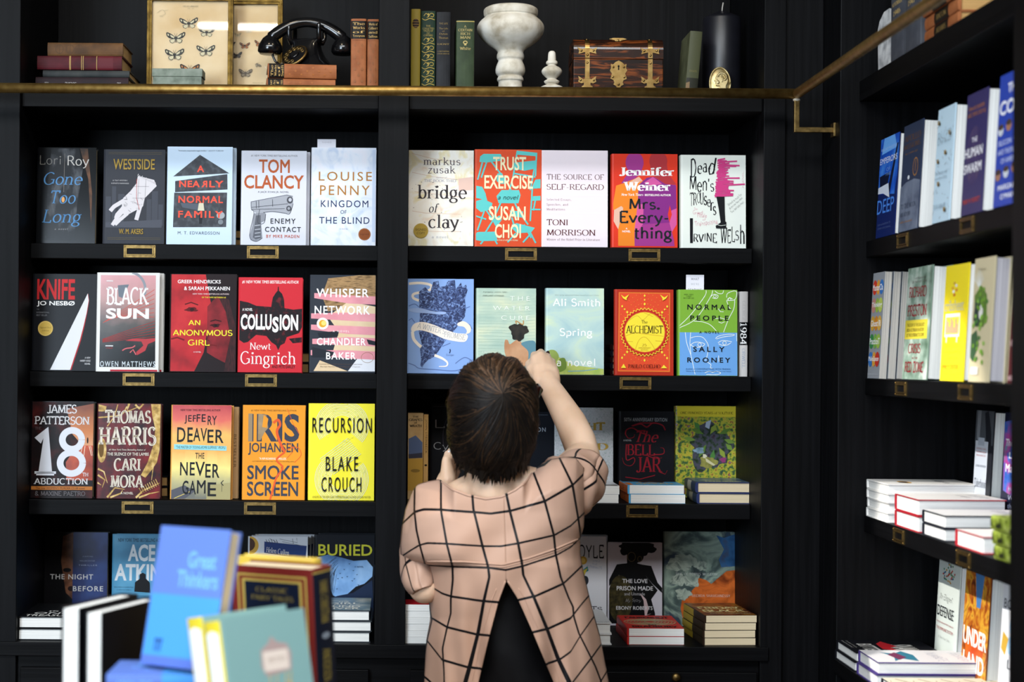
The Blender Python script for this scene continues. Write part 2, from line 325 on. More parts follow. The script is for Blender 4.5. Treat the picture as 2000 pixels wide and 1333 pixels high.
class Art:
    """printing on a flat cover: coordinates come in through fn -> local (x, z); each layer lies a hair above the last"""
    def __init__(s, mb, fn, face, clip, step=.00004): s.mb = mb; s.fn = fn; s.y = face - .00012; s.clip = clip; s.step = step
    def _n(s): s.y -= s.step; return s.y
    def _c(s, p):
        a, b, c, d = s.clip
        return (min(max(p[0], a), b), min(max(p[1], c), d))
    def P(s, pts, m): s.mb.poly([s._c(s.fn(*p)) for p in pts], s._n(), m); return s
    def S(s, pts, m): return s.P(smooth(pts, True), m)
    def Rr(s, x0, y0, x1, y1, m): return s.P([(x0, y1), (x1, y1), (x1, y0), (x0, y0)], m)
    def band(s, v0, v1, m, n=8):
        s.y -= s.step
        for k in range(n):
            a, b = s._c(s.fn(k / n, v1)), s._c(s.fn((k + 1) / n, v0)); s.mb.poly([a, (b[0], a[1]), b, (a[0], b[1])], s.y, m)
        return s
    def E(s, cx, cy, rx, ry, m, n=28): return s.P([(cx + rx * math.cos(2 * math.pi * i / n), cy + ry * math.sin(2 * math.pi * i / n)) for i in range(n)], m)
    def B(s, cx, cy, rx, ry, m, seed=1, n=36):
        """ragged blot"""
        r = random.Random(seed); a, b, c = (r.uniform(0, 6) for _ in range(3))
        return s.P([(cx + rx * k * math.cos(t), cy + ry * k * math.sin(t)) for t, k in ((2 * math.pi * i / n, 1 + .14 * math.sin(3 * 2 * math.pi * i / n + a) + .10 * math.sin(5 * 2 * math.pi * i / n + b) + .07 * math.sin(9 * 2 * math.pi * i / n + c) + r.uniform(-.04, .04)) for i in range(n))], m)
    def L(s, pts, w, m, taper=False):
        if 3 < len(pts) < 14: pts = smooth(pts)
        y = s._n(); q = [s.fn(*p) for p in pts]; k = abs(s.fn(1, 0)[0] - s.fn(0, 0)[0]); w = w * k / 2
        vs = []; n = len(q)
        for i, p in enumerate(q):
            a = q[max(i - 1, 0)]; b = q[min(i + 1, n - 1)]; dx, dz = b[0] - a[0], b[1] - a[1]; l = math.hypot(dx, dz) or 1
            ww = w * (1 - .75 * i / (n - 1) if taper else 1)
            for sg in (1, -1):
                c = s._c((p[0] - dz / l * ww * sg, p[1] + dx / l * ww * sg)); vs.append((c[0], y, c[1]))
        s.mb.add(vs, [(2 * i, 2 * i + 1, 2 * i + 3, 2 * i + 2) for i in range(n - 1)], m); return s
    def ring(s, cx, cy, rx, ry, w, m, a=0, b=360, n=40):
        return s.L([(cx + rx * math.cos(R(a + (b - a) * i / n)), cy + ry * math.sin(R(a + (b - a) * i / n))) for i in range(n + 1)], w, m)
    def T(s, text, x0, y0, x1, y1, m, font='sans', bold=0, slant=0, space=0, rot=0, flip=False, seed=1):
        vs, fs, a, b, c, d = text_mesh(text, font, bold, slant, space, seed); y = s._n()
        cx, cy = (x0 + x1) / 2, (y0 + y1) / 2; out = []; multi = font == 'sans' and bold and any(ch in text for ch in 'MWmw')
        for px, py in vs:
            u = (px - a) / max(b - a, 1e-6) - .5; w = (py - c) / max(d - c, 1e-6) - .5
            if flip: u = -u
            if rot in (90, -90):
                k = 1 if rot == 90 else -1                              # 90: reads downwards
                p = (cx + k * w * (x1 - x0), cy + k * u * (y1 - y0))
            else:
                ex, ey = u * (x1 - x0), -w * (y1 - y0); cr, sr = math.cos(R(rot)), math.sin(R(rot))
                p = (cx + ex * cr - ey * sr, cy + ex * sr + ey * cr)
            q = s._c(s.fn(*p)); out.append((q[0], y - (.00001 * (len(out) // (len(vs) // 4)) if multi else 0), q[1]))
        s.mb.add(out, fs, m); return s
# ------------------------------------------------------------------ books
BOOKS = []
def cover_outline(w, t, hard, th):
    """plan outline of the case: front board, rounded spine at the left, back board"""
    xl, xr = -w / 2, w / 2; o = []; i_ = []
    bul = .0035 if hard else .0008
    n = 8
    o = [(xr, 0), (xl + .006, 0)]
    for k in range(n + 1):
        a = math.pi * (k / n); o.append((xl + .003 - (bul) * math.sin(a) - (.003 if 0 < k < n else 0), t * (1 - math.cos(a)) / 2))
    o += [(xl + .006, t), (xr, t), (xr, t - th)]
    o += [(xl + .004, t - th), (xl + .004, th), (xr, th)]
    return o
def make_book(w, h, t, base, art=None, fn=None, hard=True, pages=None, rough=.35, spine_art=None, back_art=None, name=None, label='', cat='book', group=None, loc=(0, 0, 0), rot=(0, 0, 0)):
    name = name or ('hardcover_book' if hard else 'paperback_book')
    root = thing(name, loc, label, cat, rot, group)
    th = .0022 if hard else .0006
    bm = mat(base, rough) if isinstance(base, str) else base
    mb = MB(); mb.extrude_z(cover_outline(w, t, hard, th), 0, h, bm)
    if art:
        f = fn or (lambda u, v: ((u - .5) * w, (1 - v) * h))
        art(Art(mb, f, 0, (-w / 2 + .0015, w / 2 - .0003, .0004, h - .0004)))
    if back_art:
        k0 = len(mb.v); back_art(Art(mb, lambda u, v: ((u - .5) * w, (1 - v) * h), 0, (-w / 2 + .0015, w / 2 - .0003, .0004, h - .0004)))
        for i in range(k0, len(mb.v)): x, y, z = mb.v[i]; mb.v[i] = (-x, t - y, z)
    if spine_art:
        # lettering wrapped on the spine: u across thickness 0..1, v down the height 0..1
        sb = MB(); spine_art(Art(sb, lambda u, v: (u * t, (1 - v) * h), 0, (.0005, t - .0005, .0004, h - .0004)))
        me = bpy.data.meshes.new('s'); me.from_pydata(sb.v, [], sb.f); me.polygons.foreach_set('material_index', sb.m); g = bmesh.new(); g.from_mesh(me); bpy.data.meshes.remove(me)
        for k in range(1, 8): bmesh.ops.bisect_plane(g, geom=list(g.verts) + list(g.edges) + list(g.faces), plane_co=(t * k / 8, 0, 0), plane_no=(1, 0, 0))
        for fc in g.faces:
            vs = []; mi = fc.material_index
            for vv in fc.verts:
                x, y, z = vv.co; q = x / t                                   # x across the spine, from the back board to the front board
                yy = t * (1 - q); a = math.acos(max(-1, min(1, 1 - 2 * (1 - q))))
                xx = -w / 2 + .003 - (.0035 if hard else .0008) * math.sin(a) - .003
                vs.append((xx + y * 1.0 - .0001, yy, z))
            mb.add(vs, [tuple(range(len(vs)))], sb.mats[mi])
        g.free()
    mb.build('cover', root)
    ins = .003 if hard else .0003
    pb = MB(); pb.box(-w / 2 + .0045, w / 2 - ins, th + .0001, t - th - .0001, ins, h - ins, pages or PG_C)
    pb.build('page_block', root)
    BOOKS.append(root); return root
LEAN = R(3)
def face_book(rect, Y, Zb, t, base, label, art=None, hard=True, lean=LEAN, pages=None, rough=.35, group=None, rz=0, h=None, back_copies=0, back_labels=(), spine_art=None):
    """a book standing face out on the back wall's shelves; rect is where its front cover shows"""
    x0, y0, x1 = rect; cu = (x0 + x1) / 2
    pt = at(cu, y0, Y); s = F / Y; w = (x1 - x0) / s; h = h or (pt.z - Zb)
    X0 = at(cu, (y0 + V0) / 2, Y).x
    def fn(u, v):
        p = at(u, v, Y); return (p.x - X0, p.z - Zb)
    vb = V0 + (EYE - Zb) * s + (cu - U0) * ROLL
    X0 = at(cu, (y0 + vb) / 2, Y).x
    def fn(u, v):
        return ((u - cu) / s, (vb - v) / s)
    lz = Zb + (t * math.sin(lean) if lean > 0 else 0)
    b = make_book(w, h, t, base, art, fn, hard, pages, rough, label=label, group=group, loc=(X0, Y, lz), rot=(-lean, 0, rz), spine_art=spine_art)
    for k in range(back_copies):
        dup(b, (X0 + .007 * (k + 1), Y + (t + .0035) * (k + 1) / math.cos(lean), lz), back_labels[k])
    return b
def basis_euler(xd, zd):
    x = Vector(xd).normalized(); z = Vector(zd); z = (z - x * z.dot(x)).normalized(); y = z.cross(x)
    return Matrix((x, y, z)).transposed().to_euler()
FLAT = (-math.pi / 2, 0, 0)                 # cover up, tail edge toward -Y, spine at the left
# ------------------------------------------------------------------ the room
def struct(name, mb, **k): return tag(mb.build(name, **k), kind='structure')
WALL = noise_mat('wall_plaster', ['55534f', '64625d'], 6, .8); FLOORM = wood_mat('floor_boards', '4a3826', '6b5238', 1, .5); CEIL = noise_mat('ceiling_paint', ['a5a19a', 'b4b0a8'], 5, .85)
def slab(name, *b, m): q = MB(); q.box(*b, m); return struct(name, q)
slab('floor', -4.2, 1.6, -3.1, 4.7, -.1, 0, m=FLOORM); slab('ceiling', -4.2, 1.6, -3.1, 4.7, 3.6, 3.7, m=CEIL)
slab('wall_back', -4.2, 1.6, 4.5, 4.6, 0, 3.6, m=WALL); slab('wall_right', 1.42, 1.52, -3.0, 4.5, 0, 3.6, m=WALL)
slab('wall_left', -4.2, -4.1, -3.0, 4.5, 0, 3.6, m=WALL); slab('wall_front', -4.1, 1.42, -3.1, -3.0, 0, 3.6, m=WALL)
# ------------------------------------------------------------------ heights
SH = [1.882, 1.567, 1.2525]; COUNTER = .923; TOPZ = 2.25; THK = .037
Y0, Y1, YB = 4.03, 4.15, 4.46                # post front, shelf front, back panel
XL, XM0, XM1, XR = -.9215, -.0666, .0067, .853
def holder(parent, c, face, size=(.078, .030)):
    """brass label holder: outer rim, inner rim, open middle; c = centre, face 'y' or 'x'"""
    w, h = size; mb = MB()
    def ring(w, h, b, d0, d1, m):
        for (x0, x1, z0, z1) in ((-w / 2, w / 2, h / 2 - b, h / 2), (-w / 2, w / 2, -h / 2, -h / 2 + b), (-w / 2, -w / 2 + b, -h / 2 + b, h / 2 - b), (w / 2 - b, w / 2, -h / 2 + b, h / 2 - b)):
            mb.box(x0, x1, d1, d0, z0, z1, m)
    ring(w, h, .0035, 0, -.0025, BRASSD); ring(w - .007, h - .007, .002, 0, -.0012, BRASSD); ring(w - .011, h - .011, .0022, 0, -.004, BRASSD)
    for sx in (-1, 1):
        for sz in (-1, 1): mb.ell((sx * (w / 2 - .003), -.0025, sz * (h / 2 - .003)), (.0016, .0012, .0016), BRASS, 8, 6)
    o = mb.build('label_holder', parent); o.location = c
    if face == 'x': o.rotation_euler = (0, 0, -math.pi / 2)
    return o
# ------------------------------------------------------------------ bookcase on the back wall
bc = thing('bookcase', (0, 0, 0), 'tall black wooden bookcase with two bays covering the back wall', 'bookcase')
def part(name, *b, m, bevel=.0015, parent=bc):
    q = MB(); q.box(*b, m); return q.build(name, parent, bevel)
for a, b in ((-1.06, XL), (XM0, XM1), (XR, .905)): part('upright', a, b, Y0, YB, .92 if b == XM1 else .0, 3.0, m=W_V)
part('back_panel', XL, XR, YB, YB + .02, .92, 3.0, m=W_V)
part('filler_panel', .905, .998, 4.045, 4.06, 0, 3.0, m=W_V)
part('counter_top', -1.06, .872, Y0 - .008, YB, COUNTER - .033, COUNTER, m=W_X)
for x0, x1 in ((XL, XM0), (XM1, XR)):
    part('top_shelf', x0, x1, 4.05, YB, 2.203, TOPZ, m=W_X)
    part('header', x0, x1, 4.05, 4.08, 2.92, 3.0, m=W_X)
    for z in SH:
        s_ = part('shelf', x0 + .001, x1 - .001, Y1, YB, z - THK, z, m=W_X)
        us = {SH[0]: ((273, 513.5), (1017.5, 1258.5)), SH[1]: ((271, 510), (1241,)), SH[2]: ((269, 508), (1254,))}[z]
        for u in us[0 if x0 < -.5 else 1]:
            holder(s_, (wx(u, V0 + (EYE - z) * 795, Y1), Y1 - .0002, z - THK * .49), 'y')
part('base_panel', XL, XR, Y0 + .012, Y0 + .03, .02, COUNTER - .033, m=W_X)
dr = part('drawer', .02, .845, Y0 - .006, Y0 + .012, .60, .862, m=W_X)
def knob(x, z, par):
    q = MB(); q.lathe([(0, 0), (.006, 0), (.005, .008), (.010, .012), (.0105, .018), (.007, .022), (0, .023)], BRASSD, 20)
    o = q.build('knob', par); o.location = (x, Y0 - .006, z); o.rotation_euler = (math.pi / 2, 0, 0); return o
knob(at(1319, 1322, 4.02).x, at(1319, 1322, 4.02).z, dr); knob(at(920, 1322, 4.02).x, at(1319, 1322, 4.02).z, dr)
dl = part('drawer', -.91, -.08, Y0 - .006, Y0 + .012, .60, .862, m=W_X)
knob(-.68, at(1319, 1322, 4.02).z, dl); knob(-.3, at(1319, 1322, 4.02).z, dl)
for a, b in ((-.91, -.5), (-.49, -.08), (.02, .43), (.44, .845)): knob((b - .03) if a in (-.91, .02) else a + .03, .5, part('door', a, b, Y0 - .006, Y0 + .012, .06, .59, m=W_V))
# ------------------------------------------------------------------ bookcase on the right
XF, XS, XBK = .996, 1.058, 1.38
YF, YN = 3.88, 2.775                       # far and near sides of the open bay
br = thing('bookcase', (0, 0, 0), 'tall black wooden bookcase along the right wall, seen at an angle', 'bookcase')
def pr(name, *b, m, bevel=.0015): return part(name, *b, m=m, bevel=bevel, parent=br)
pr('upright', XF, XBK, YF, 3.95, 0, 3.0, m=W_V, bevel=.002); pr('upright', XF, XBK, 2.55, YN, 0, 3.0, m=W_V)
pr('corner_panel', XF + .002, XBK, 3.95, 4.06, 0, 3.0, m=W_V)
pr('back_panel', XBK, XBK + .02, 2.55, 4.06, 0, 3.0, m=W_V)
pr('counter_top', XF - .006, XBK, YN, YF, COUNTER - .033, COUNTER, m=W_Y)
pr('top_shelf', 1.040, XBK, YN, YF, 2.203, TOPZ, m=W_Y)
for z, us in zip(SH, (((1762, 1888)), (1761, 1887), (1759, 1886))):
    s_ = pr('shelf', XS, XBK, YN + .001, YF - .001, z - THK, z, m=W_Y)
    for u in us:
        holder(s_, (XS - .0002, XS * F / (u - U0 + .0075 * (V0 - 700)), z - THK * .5), 'x')
pr('base_panel', XF + .01, XF + .03, YN, YF, .02, COUNTER - .033, m=W_V)
# ------------------------------------------------------------------ brass ladder rail
RY, RX, RZ, RR = 3.93, .9076, 2.228, .0118
rl = thing('ladder_rail', (0, RY, RZ), 'round brass ladder rail running along both black bookcases', 'rail')
q = MB(); q.tube([(-1.4, 0, 0), (RX - .0, 0, 0)], RR, BRASS, 24); q.build('long_tube', rl)
q = MB(); q.tube([(RX, .004, 0), (RX, -2.2, 0)], RR, BRASS, 24); q.build('short_tube', rl)
q = MB()
q.box(RX - .006, RX + .006, -.0055, .0055, -.079, -.010, BRASSD); q.box(RX - .006, RX + .088, -.0055, .0055, -.090, -.078, BRASSD)
q.box(RX + .083, RX + .0885, -.015, .015, -.100, -.068, BRASSD); q.ell((RX + .0, 0, -.014), (.009, .008, .005), 'b8b0a0', 12, 8)
q.build('bracket', rl, .001)
q = MB(); q.box(-.9, -.888, -.0055, .0055, -.079, -.010, BRASSD)
# ------------------------------------------------------------------ pendant strip lamp (seen only as a reflection in the picture glass)
lamp = thing('strip_lamp', (-.27, 1.5, 3.075), 'long white strip lamp hanging from the ceiling', 'lamp')
q = MB(); q.box(-.62, .62, -.03, .03, .008, .035, 'b8b8b8'); q.build('housing', lamp)
m_, N_, L_, b_ = new_mat('lamp_glow'); b_.inputs['Emission Color'].default_value = (1, .97, .9, 1); b_.inputs['Emission Strength'].default_value = 26
q = MB(); q.box(-.6, .6, -.014, .014, -.008, .008, m_); q.build('diffuser', lamp)
for sx in (-.5, .5): q = MB(); q.tube([(sx, 0, .03), (sx, 0, .525)], .003, '202020', 8); q.build('cord', lamp)
# ------------------------------------------------------------------ face-out books, upper row, left bay
N1 = "#1 NEW YORK TIMES BESTSELLING AUTHOR"
YR = 4.168
def lines(a, rows, m, **k):
    for t, x0, y0, x1, y1 in rows: a.T(t, x0, y0, x1, y1, m, **k)
def art(a):
    a.P([(98, 290), (152, 290), (160, 330), (150, 400), (146, 470), (88, 470), (92, 360)], noise_mat('jacket_reflection', ['101113', '15161a', '4a4c50', '17181c'], 26, .2, 6, (1, 1, .6), pos=[.3, .5, .62, .75]))  # smoky grey reflection on the glossy jacket, painted into the cover colour
    a.P([(154, 290), (169, 290), (179, 380), (178, 440), (171, 350)], noise_mat('rusty_post', ['2a1a10', '6d4426'], 40, .3))
    a.L([(124, 300), (123.5, 376)], .8, '77706a'); a.E(122.5, 391, 3, 5.5, 'd59a5c')
    a.T('Lori', 76, 304, 117, 322, '8e8a84', 'light'); a.T('Roy', 130, 304, 172, 329, 'cfc9c2', 'light', .4)
    a.T('Gone', 84, 337, 160, 362, '4f86b8', 'serif', -.4, .22); a.T('Too', 99, 373, 147, 399, '4f86b8', 'serif', -.4, .22); a.T('Long', 82, 411, 159, 444, '4f86b8', 'serif', -.4, .22)
    a.T('a novel', 107, 447, 133, 450.5, '9a9a9a', 'serif', 0, .2, .3)
face_book((72, 288, 186), YR, SH[0], .03, '101113', 'glossy near-black novel with slanted blue title, leftmost on the upper shelf', art, rough=.15)
def art(a):
    for y in (298, 301, 466, 469): a.L([(210, y), (314, y)], .5, '6a5c36')
    for i, (x, w, h) in enumerate(((206, 10, 55), (218, 8, 75), (230, 12, 60), (286, 9, 50), (296, 12, 66), (309, 9, 40))): a.Rr(x, 440 - h, x + w, 442, '41444d')
    a.P([(206, 436), (316, 430), (316, 446), (206, 446)], '4a4d57')
    k = lambda p: [(x / 5, 250 + y / 5) for x, y in p]
    g = 'd2cdd0'
    a.P(k([(1340, 470), (1500, 510), (1525, 570), (1410, 690), (1395, 770), (1335, 805), (1230, 862), (1180, 830), (1190, 740), (1200, 690), (1270, 620), (1330, 540)]), g)
    for p, w in (([(1215, 710), (1110, 775), (1075, 818)], 8), ([(1215, 765), (1135, 850), (1117, 885)], 6.5), ([(1215, 805), (1145, 880), (1097, 958)], 7), ([(1245, 840), (1170, 905), (1123, 952)], 7), ([(1370, 760), (1345, 850), (1331, 905)], 8)): a.L(k(p), w, g, True if w < 7 else False)
    for x in (1350, 1420): a.L(k([(x, 500), (x - 10, 760)]), .5, '55525a')
    for y in (575, 690): a.L(k([(1290, y), (1450, y)]), .5, '55525a')
    a.L(k([(1330, 500), (1330, 690), (1360, 800)]), .9, 'b03a3c')
    for i in range(26):
        x, y = 1200 + random.random() * 180, 620 + random.random() * 190; a.L(k([(x, y), (x + random.choice((25, 8)), y + random.choice((4, 22)))]), .5, '6a666c')
    for i in range(14): a.L(k([(1340 + i * 13, 468 + i * 6), (1348 + i * 13, 452 + i * 6 + (i % 3) * 8)]), 1.2, g)
    a.T('WESTSIDE', 220, 311, 301, 332, 'a8893a', 'sans', .35); a.T('A TINY MYSTERY.', 219, 352.4, 249, 355, 'b9b6b8'); a.T('INFINITE DARKNESS.', 216.5, 358, 251.5, 360.6, 'b9b6b8')
    a.T('W. M. AKERS', 233, 448.6, 280, 459, 'a8893a', 'sans', .35)
face_book((202, 292, 321), YR, SH[0], .03, '31333a', 'charcoal novel with gold title above a pale downward hand', art, rough=.4)
def art(a):
    D = noise_mat('slate_photo', ['33363c', '3b3e44', '555a60'], 60, .4, 6)
    a.P([(389, 302), (447, 338), (337, 345)], D); a.P([(341, 354), (443, 339.5), (443.7, 370), (341, 376)], D); a.P([(339.5, 377), (443, 376), (442, 444), (338, 445)], D)
    a.P([(352, 397), (392, 399), (392, 412), (356, 406)], '525a66'); a.E(431, 421, 8, 7, '9fa6aa'); a.E(431, 434, 5, 5, '7a8288')
    a.E(392.5, 396, 3, 4, '3a2e28'); a.P([(388, 397), (397, 397), (399, 412), (386, 412)], 'cfcbb2'); a.P([(388, 414), (396, 414), (395, 438), (389, 438)], '23252a')
    r = 'f0543f'
    a.T('A', 383.6, 323, 397.6, 336, r, bold=.6)
    a.T('NEA', 349, 353, 389.5, 366, r, bold=.6, space=.1); a.T('R', 392.5, 353, 404, 366, r, bold=.6, flip=True); a.T('LY', 408, 353, 436, 366, r, bold=.6, space=.1)
    a.T('NORMAL', 348, 383, 435, 397, r, bold=.6, space=.15); a.T('FAMILY', 348, 412.5, 435, 426, r, bold=.6, space=.2)
    a.T('M. T. EDVARDSSON', 347.6, 453, 429, 459, '3a4654', space=.15); a.T('"Intensely suspenseful legal thriller." -SCOTT TUROW', 346, 292.5, 435, 296, '5a6672')
face_book((327, 286, 453), YR, SH[0], .016, 'c9dcee', 'pale blue novel with a torn dark house and red letters', art, back_copies=1, back_labels=('pale blue novel mostly hidden behind its twin with the torn dark house',))
def art(a):
    a.T(N1, 489, 302, 580, 306, '55555c')
    a.T('TOM', 504.6, 311, 565, 338, 'b0552a', 'sans', .5); a.T('CLANCY', 476, 342, 593, 369, 'b0552a', 'sans', .5)
    for x in (535, 556, 485, 558): a.L([(x, 309), (x, 312)] if x in (535, 556) else [(x, 354), (x + 8, 352)], 1.2, 'd4d6e0')
    a.T('A JACK RYAN JR. NOVEL', 503, 373.6, 564, 378, '44454c')
    k = lambda p: [(360 + x / 5, 250 + y / 5) for x, y in p]
    a.P(k([(650, 725), (1000, 655), (1055, 665), (1062, 740), (1030, 838), (980, 835), (860, 820), (770, 832), (720, 850), (655, 800)]), 'a2a5ae')
    a.P(k([(680, 840), (790, 830), (790, 910), (750, 930), (765, 1080), (700, 1115), (650, 1100), (640, 1060), (665, 960)]), '8b8e97')
    a.P(k([(700, 860), (745, 855), (752, 1080), (700, 1095), (672, 1075)]), '5c5f68')
    for p in ([(650, 725), (1000, 655), (1058, 668)], [(655, 780), (1010, 742)], [(655, 800), (980, 790)], [(770, 832), (860, 820), (980, 835), (1030, 838), (1062, 740)], [(650, 725), (655, 800), (680, 840), (640, 1060), (700, 1115), (765, 1080)], [(735, 800), (720, 930), (780, 930), (795, 840)], [(860, 700), (862, 770)], [(700, 720), (703, 790)], [(725, 712), (727, 785)]): a.L(k(p), 1, '3c3e46')
    for y in (960, 1000, 1035, 1070): a.L(k([(690, y), (745, y - 8)]), 1.6, 'b4b7c0')
    a.E(360 + 1030 / 5, 250 + 705 / 5, 6, 7, '4a4c54'); a.E(360 + 1032 / 5, 250 + 703 / 5, 3.2, 3.8, 'b9bcc6'); a.E(360 + 1020 / 5, 250 + 788 / 5, 5, 5.4, '4a4c54'); a.E(360 + 1020 / 5, 250 + 788 / 5, 2.5, 2.8, '9a9da6')
    a.T('ENEMY', 528.6, 427.6, 577.5, 437.6, '26272c', bold=.2, space=.2); a.T('CONTACT', 518, 444, 588, 454, '26272c', bold=.2, space=.2); a.T('BY MIKE MADEN', 520.6, 459.5, 585, 465.5, 'bf5638', bold=.2, space=.2)
face_book((472, 294, 598), YR, SH[0], .018, 'd4d6e0', 'silver-grey novel with orange stencil letters above a drawn pistol', art, rough=.25, back_copies=1, back_labels=('silver-grey novel standing behind the one with the drawn pistol',))
ICE = noise_mat('frost_print', ['c2cfe4', 'dfe4ee', 'e6e4ec'], 18, .35, 7, distort=2)
def art(a):
    g = 'a8722e'
    a.T('LOUISE', 622, 336, 726, 354, g, bold=.1, space=.25); a.T('PENNY', 624.6, 363, 722, 382, g, bold=.1, space=.3)
    a.Rr(727, 292, 733, 474, 'c3cfe4')
    n = '22335c'
    a.T('KINGDOM', 626.6, 392.4, 719.4, 406, n, bold=.15, space=.2); a.T('OF', 665, 411.6, 677, 419, n); a.T('THE BLIND', 623.6, 425.4, 722, 438.4, n, bold=.15, space=.15)
    a.T('A NOVEL', 664, 447.4, 680, 450, '6a7288', space=.3); a.E(712.4, 459, 12, 12, '86461e'); a.ring(712.4, 459, 10.6, 10.6, .6, 'b0703c'); a.T('signed', 704, 457, 721, 461, '5e2f14')
face_book((609, 288.5, 734), YR, SH[0], .032, ICE, 'frosty white-blue novel with widely spaced gold author name and brown sticker', art)
def card(u0, v0, u1, zb, Y, label, txt):
    p0 = at(u0, v0, Y); p1 = at(u1, v0, Y); w = p1.x - p0.x; h = p0.z - zb
    mb = MB(); mb.box(-w / 2, w / 2, 0, .0006, 0, h, 'eceaf2'); a = Art(mb, lambda u, v: ((u - .5) * w, (1 - v) * h), 0, (-w / 2, w / 2, 0, h))
    for t, y0, y1, c, x0, x1 in txt: a.T(t, x0, y0, x1, y1, c, space=.3)
    o = mb.build('bookmark_card'); o.location = ((p0.x + p1.x) / 2, Y, zb); return tag(o, label, 'card')
card(620, 272, 656, SH[0] + .215, 4.193, 'small white card sticking up behind the frosty white-blue novel', [('SIGNED', .115, .18, 'a8a6ae', .26, .76)])
# ---- upper row, right bay
CLAY = noise_mat('watercolour_print', ['e6cdb4', 'f0e8da', 'f2ece2', 'eadcb0', 'd8d2d6'], 16, .4, 6, distort=1.5, pos=[.28, .42, .52, .62, .75])
def art(a):
    for i in range(5): a.L([(800 + random.random() * 20, 300 + i * 38), (830 + random.random() * 60, 310 + i * 36), (900, 318 + i * 34)], .8, 'd9b9a0')
    a.P([(895, 350), (924, 346), (924, 372), (896, 374)], 'e2bfb0')
    d = '51454a'
    a.T('markus', 826.6, 308, 899, 323.6, d, 'serif', -.2, 0, .06); a.T('zusak', 835, 325, 890, 340, d, 'serif', -.2, 0, .06)
    a.T('Author of', 851, 346.4, 873, 349.6, 'aeaab2', 'serif', 0, .2); a.T('THE BOOK THIEF', 828, 351.4, 893, 357, 'a29ca6', 'serif', 0)
    d = '3a3336'
    a.T('bridge', 815.6, 362.4, 912.4, 398, d, 'serif', .1); a.T('of', 838, 399, 858, 417, d, 'serif', 0, .25); a.T('clay', 837, 421, 897, 455, d, 'serif', .1)
    a.T('a novel', 844, 462, 876, 467.6, 'b2aeb4', 'serif', 0, 0, .2)
    for i in range(24): a.E(805 + random.random() * 112, 355 + random.random() * 100, .5 + random.random() * .8, .6, '5c5254', 6)
    a.E(822.4, 453, 14.5, 14.5, 'b3963f'); a.T('SIGNED', 811.5, 448.6, 833.5, 453, '4a3a1c'); a.T('COPY', 814.5, 455.4, 830.5, 460, '4a3a1c')
face_book((798, 294, 925), YR, SH[0], .042, CLAY, 'cream watercolour novel with black serif title and round gold sticker', art)
def art(a):
    t = '60c6c2'; k = lambda p: [(770 + x / 5, 260 + y / 5) for x, y in p]
    for p in ([(870, 205), (1040, 205), (1052, 240), (1040, 272), (900, 290), (832, 285), (838, 230)], [(1195, 170), (1395, 190), (1385, 225), (1200, 210)], [(1150, 320), (1170, 290), (1390, 265), (1385, 345), (1270, 370), (1160, 345)],
              [(1000, 470), (1005, 400), (1050, 390), (1100, 480), (1090, 500), (1030, 500)], [(795, 520), (860, 530), (895, 600), (895, 660), (795, 640)], [(795, 670), (870, 650), (960, 690), (950, 750), (850, 780), (795, 740)],
              [(1000, 620), (1050, 560), (1220, 560), (1235, 610), (1215, 690), (1020, 690)], [(1350, 520), (1380, 455), (1430, 450), (1430, 540), (1355, 545)], [(1345, 620), (1430, 615), (1430, 660), (1345, 665)], [(1130, 760), (1260, 770), (1255, 830), (1140, 820)],
              [(1150, 900), (1200, 885), (1375, 930), (1340, 975), (1200, 985), (1155, 940)], [(800, 990), (815, 975), (1000, 970), (1010, 1060), (860, 1065), (800, 1055)], [(960, 860), (1030, 810), (1055, 850), (1000, 930)]): a.P(k(p), t)
    for p in ([(860, 290), (815, 460)], [(900, 290), (850, 440)], [(940, 270), (1100, 480), (1140, 560)], [(1200, 180), (1160, 440), (1110, 620)], [(1390, 190), (1380, 420)], [(1370, 340), (1330, 560)], [(1160, 395), (1380, 430)], [(885, 600), (920, 740)], [(880, 770), (815, 960)], [(900, 760), (970, 860)], [(1040, 690), (960, 870), (880, 1000)], [(1180, 690), (1240, 820)], [(1350, 540), (1330, 865)], [(1380, 660), (1360, 760)], [(1340, 750), (1430, 750)], [(1150, 830), (1170, 900)], [(1260, 830), (1310, 900)], [(1190, 985), (1110, 1075)], [(1330, 975), (1385, 1080)], [(1340, 985), (1260, 1075)], [(870, 1065), (845, 1095)], [(990, 1060), (1010, 1095)], [(800, 820), (900, 850)], [(1270, 900), (1340, 1030)]): a.L(k(p), 3, t)
    c = 'f3e6bb'
    a.T('TRUST', 963, 306.4, 1027.6, 333.6, c, bold=.45); a.T('EXERCISE', 946, 343, 1041, 370, c, bold=.45); a.T('SUSAN', 955, 404, 1027, 432, c, bold=.45); a.T('CHOI', 967, 439, 1018, 467, c, bold=.45)
    a.T('a novel', 972.4, 382, 1013, 391, '1f2a2a', 'light', .3, .3); a.T('AUTHOR OF AMERICAN WOMAN', 971, 469.4, 1012, 472.6, c)
face_book((929, 292, 1058), YR, SH[0], .03, 'de512d', 'orange-red novel patterned with turquoise folding chairs', art)
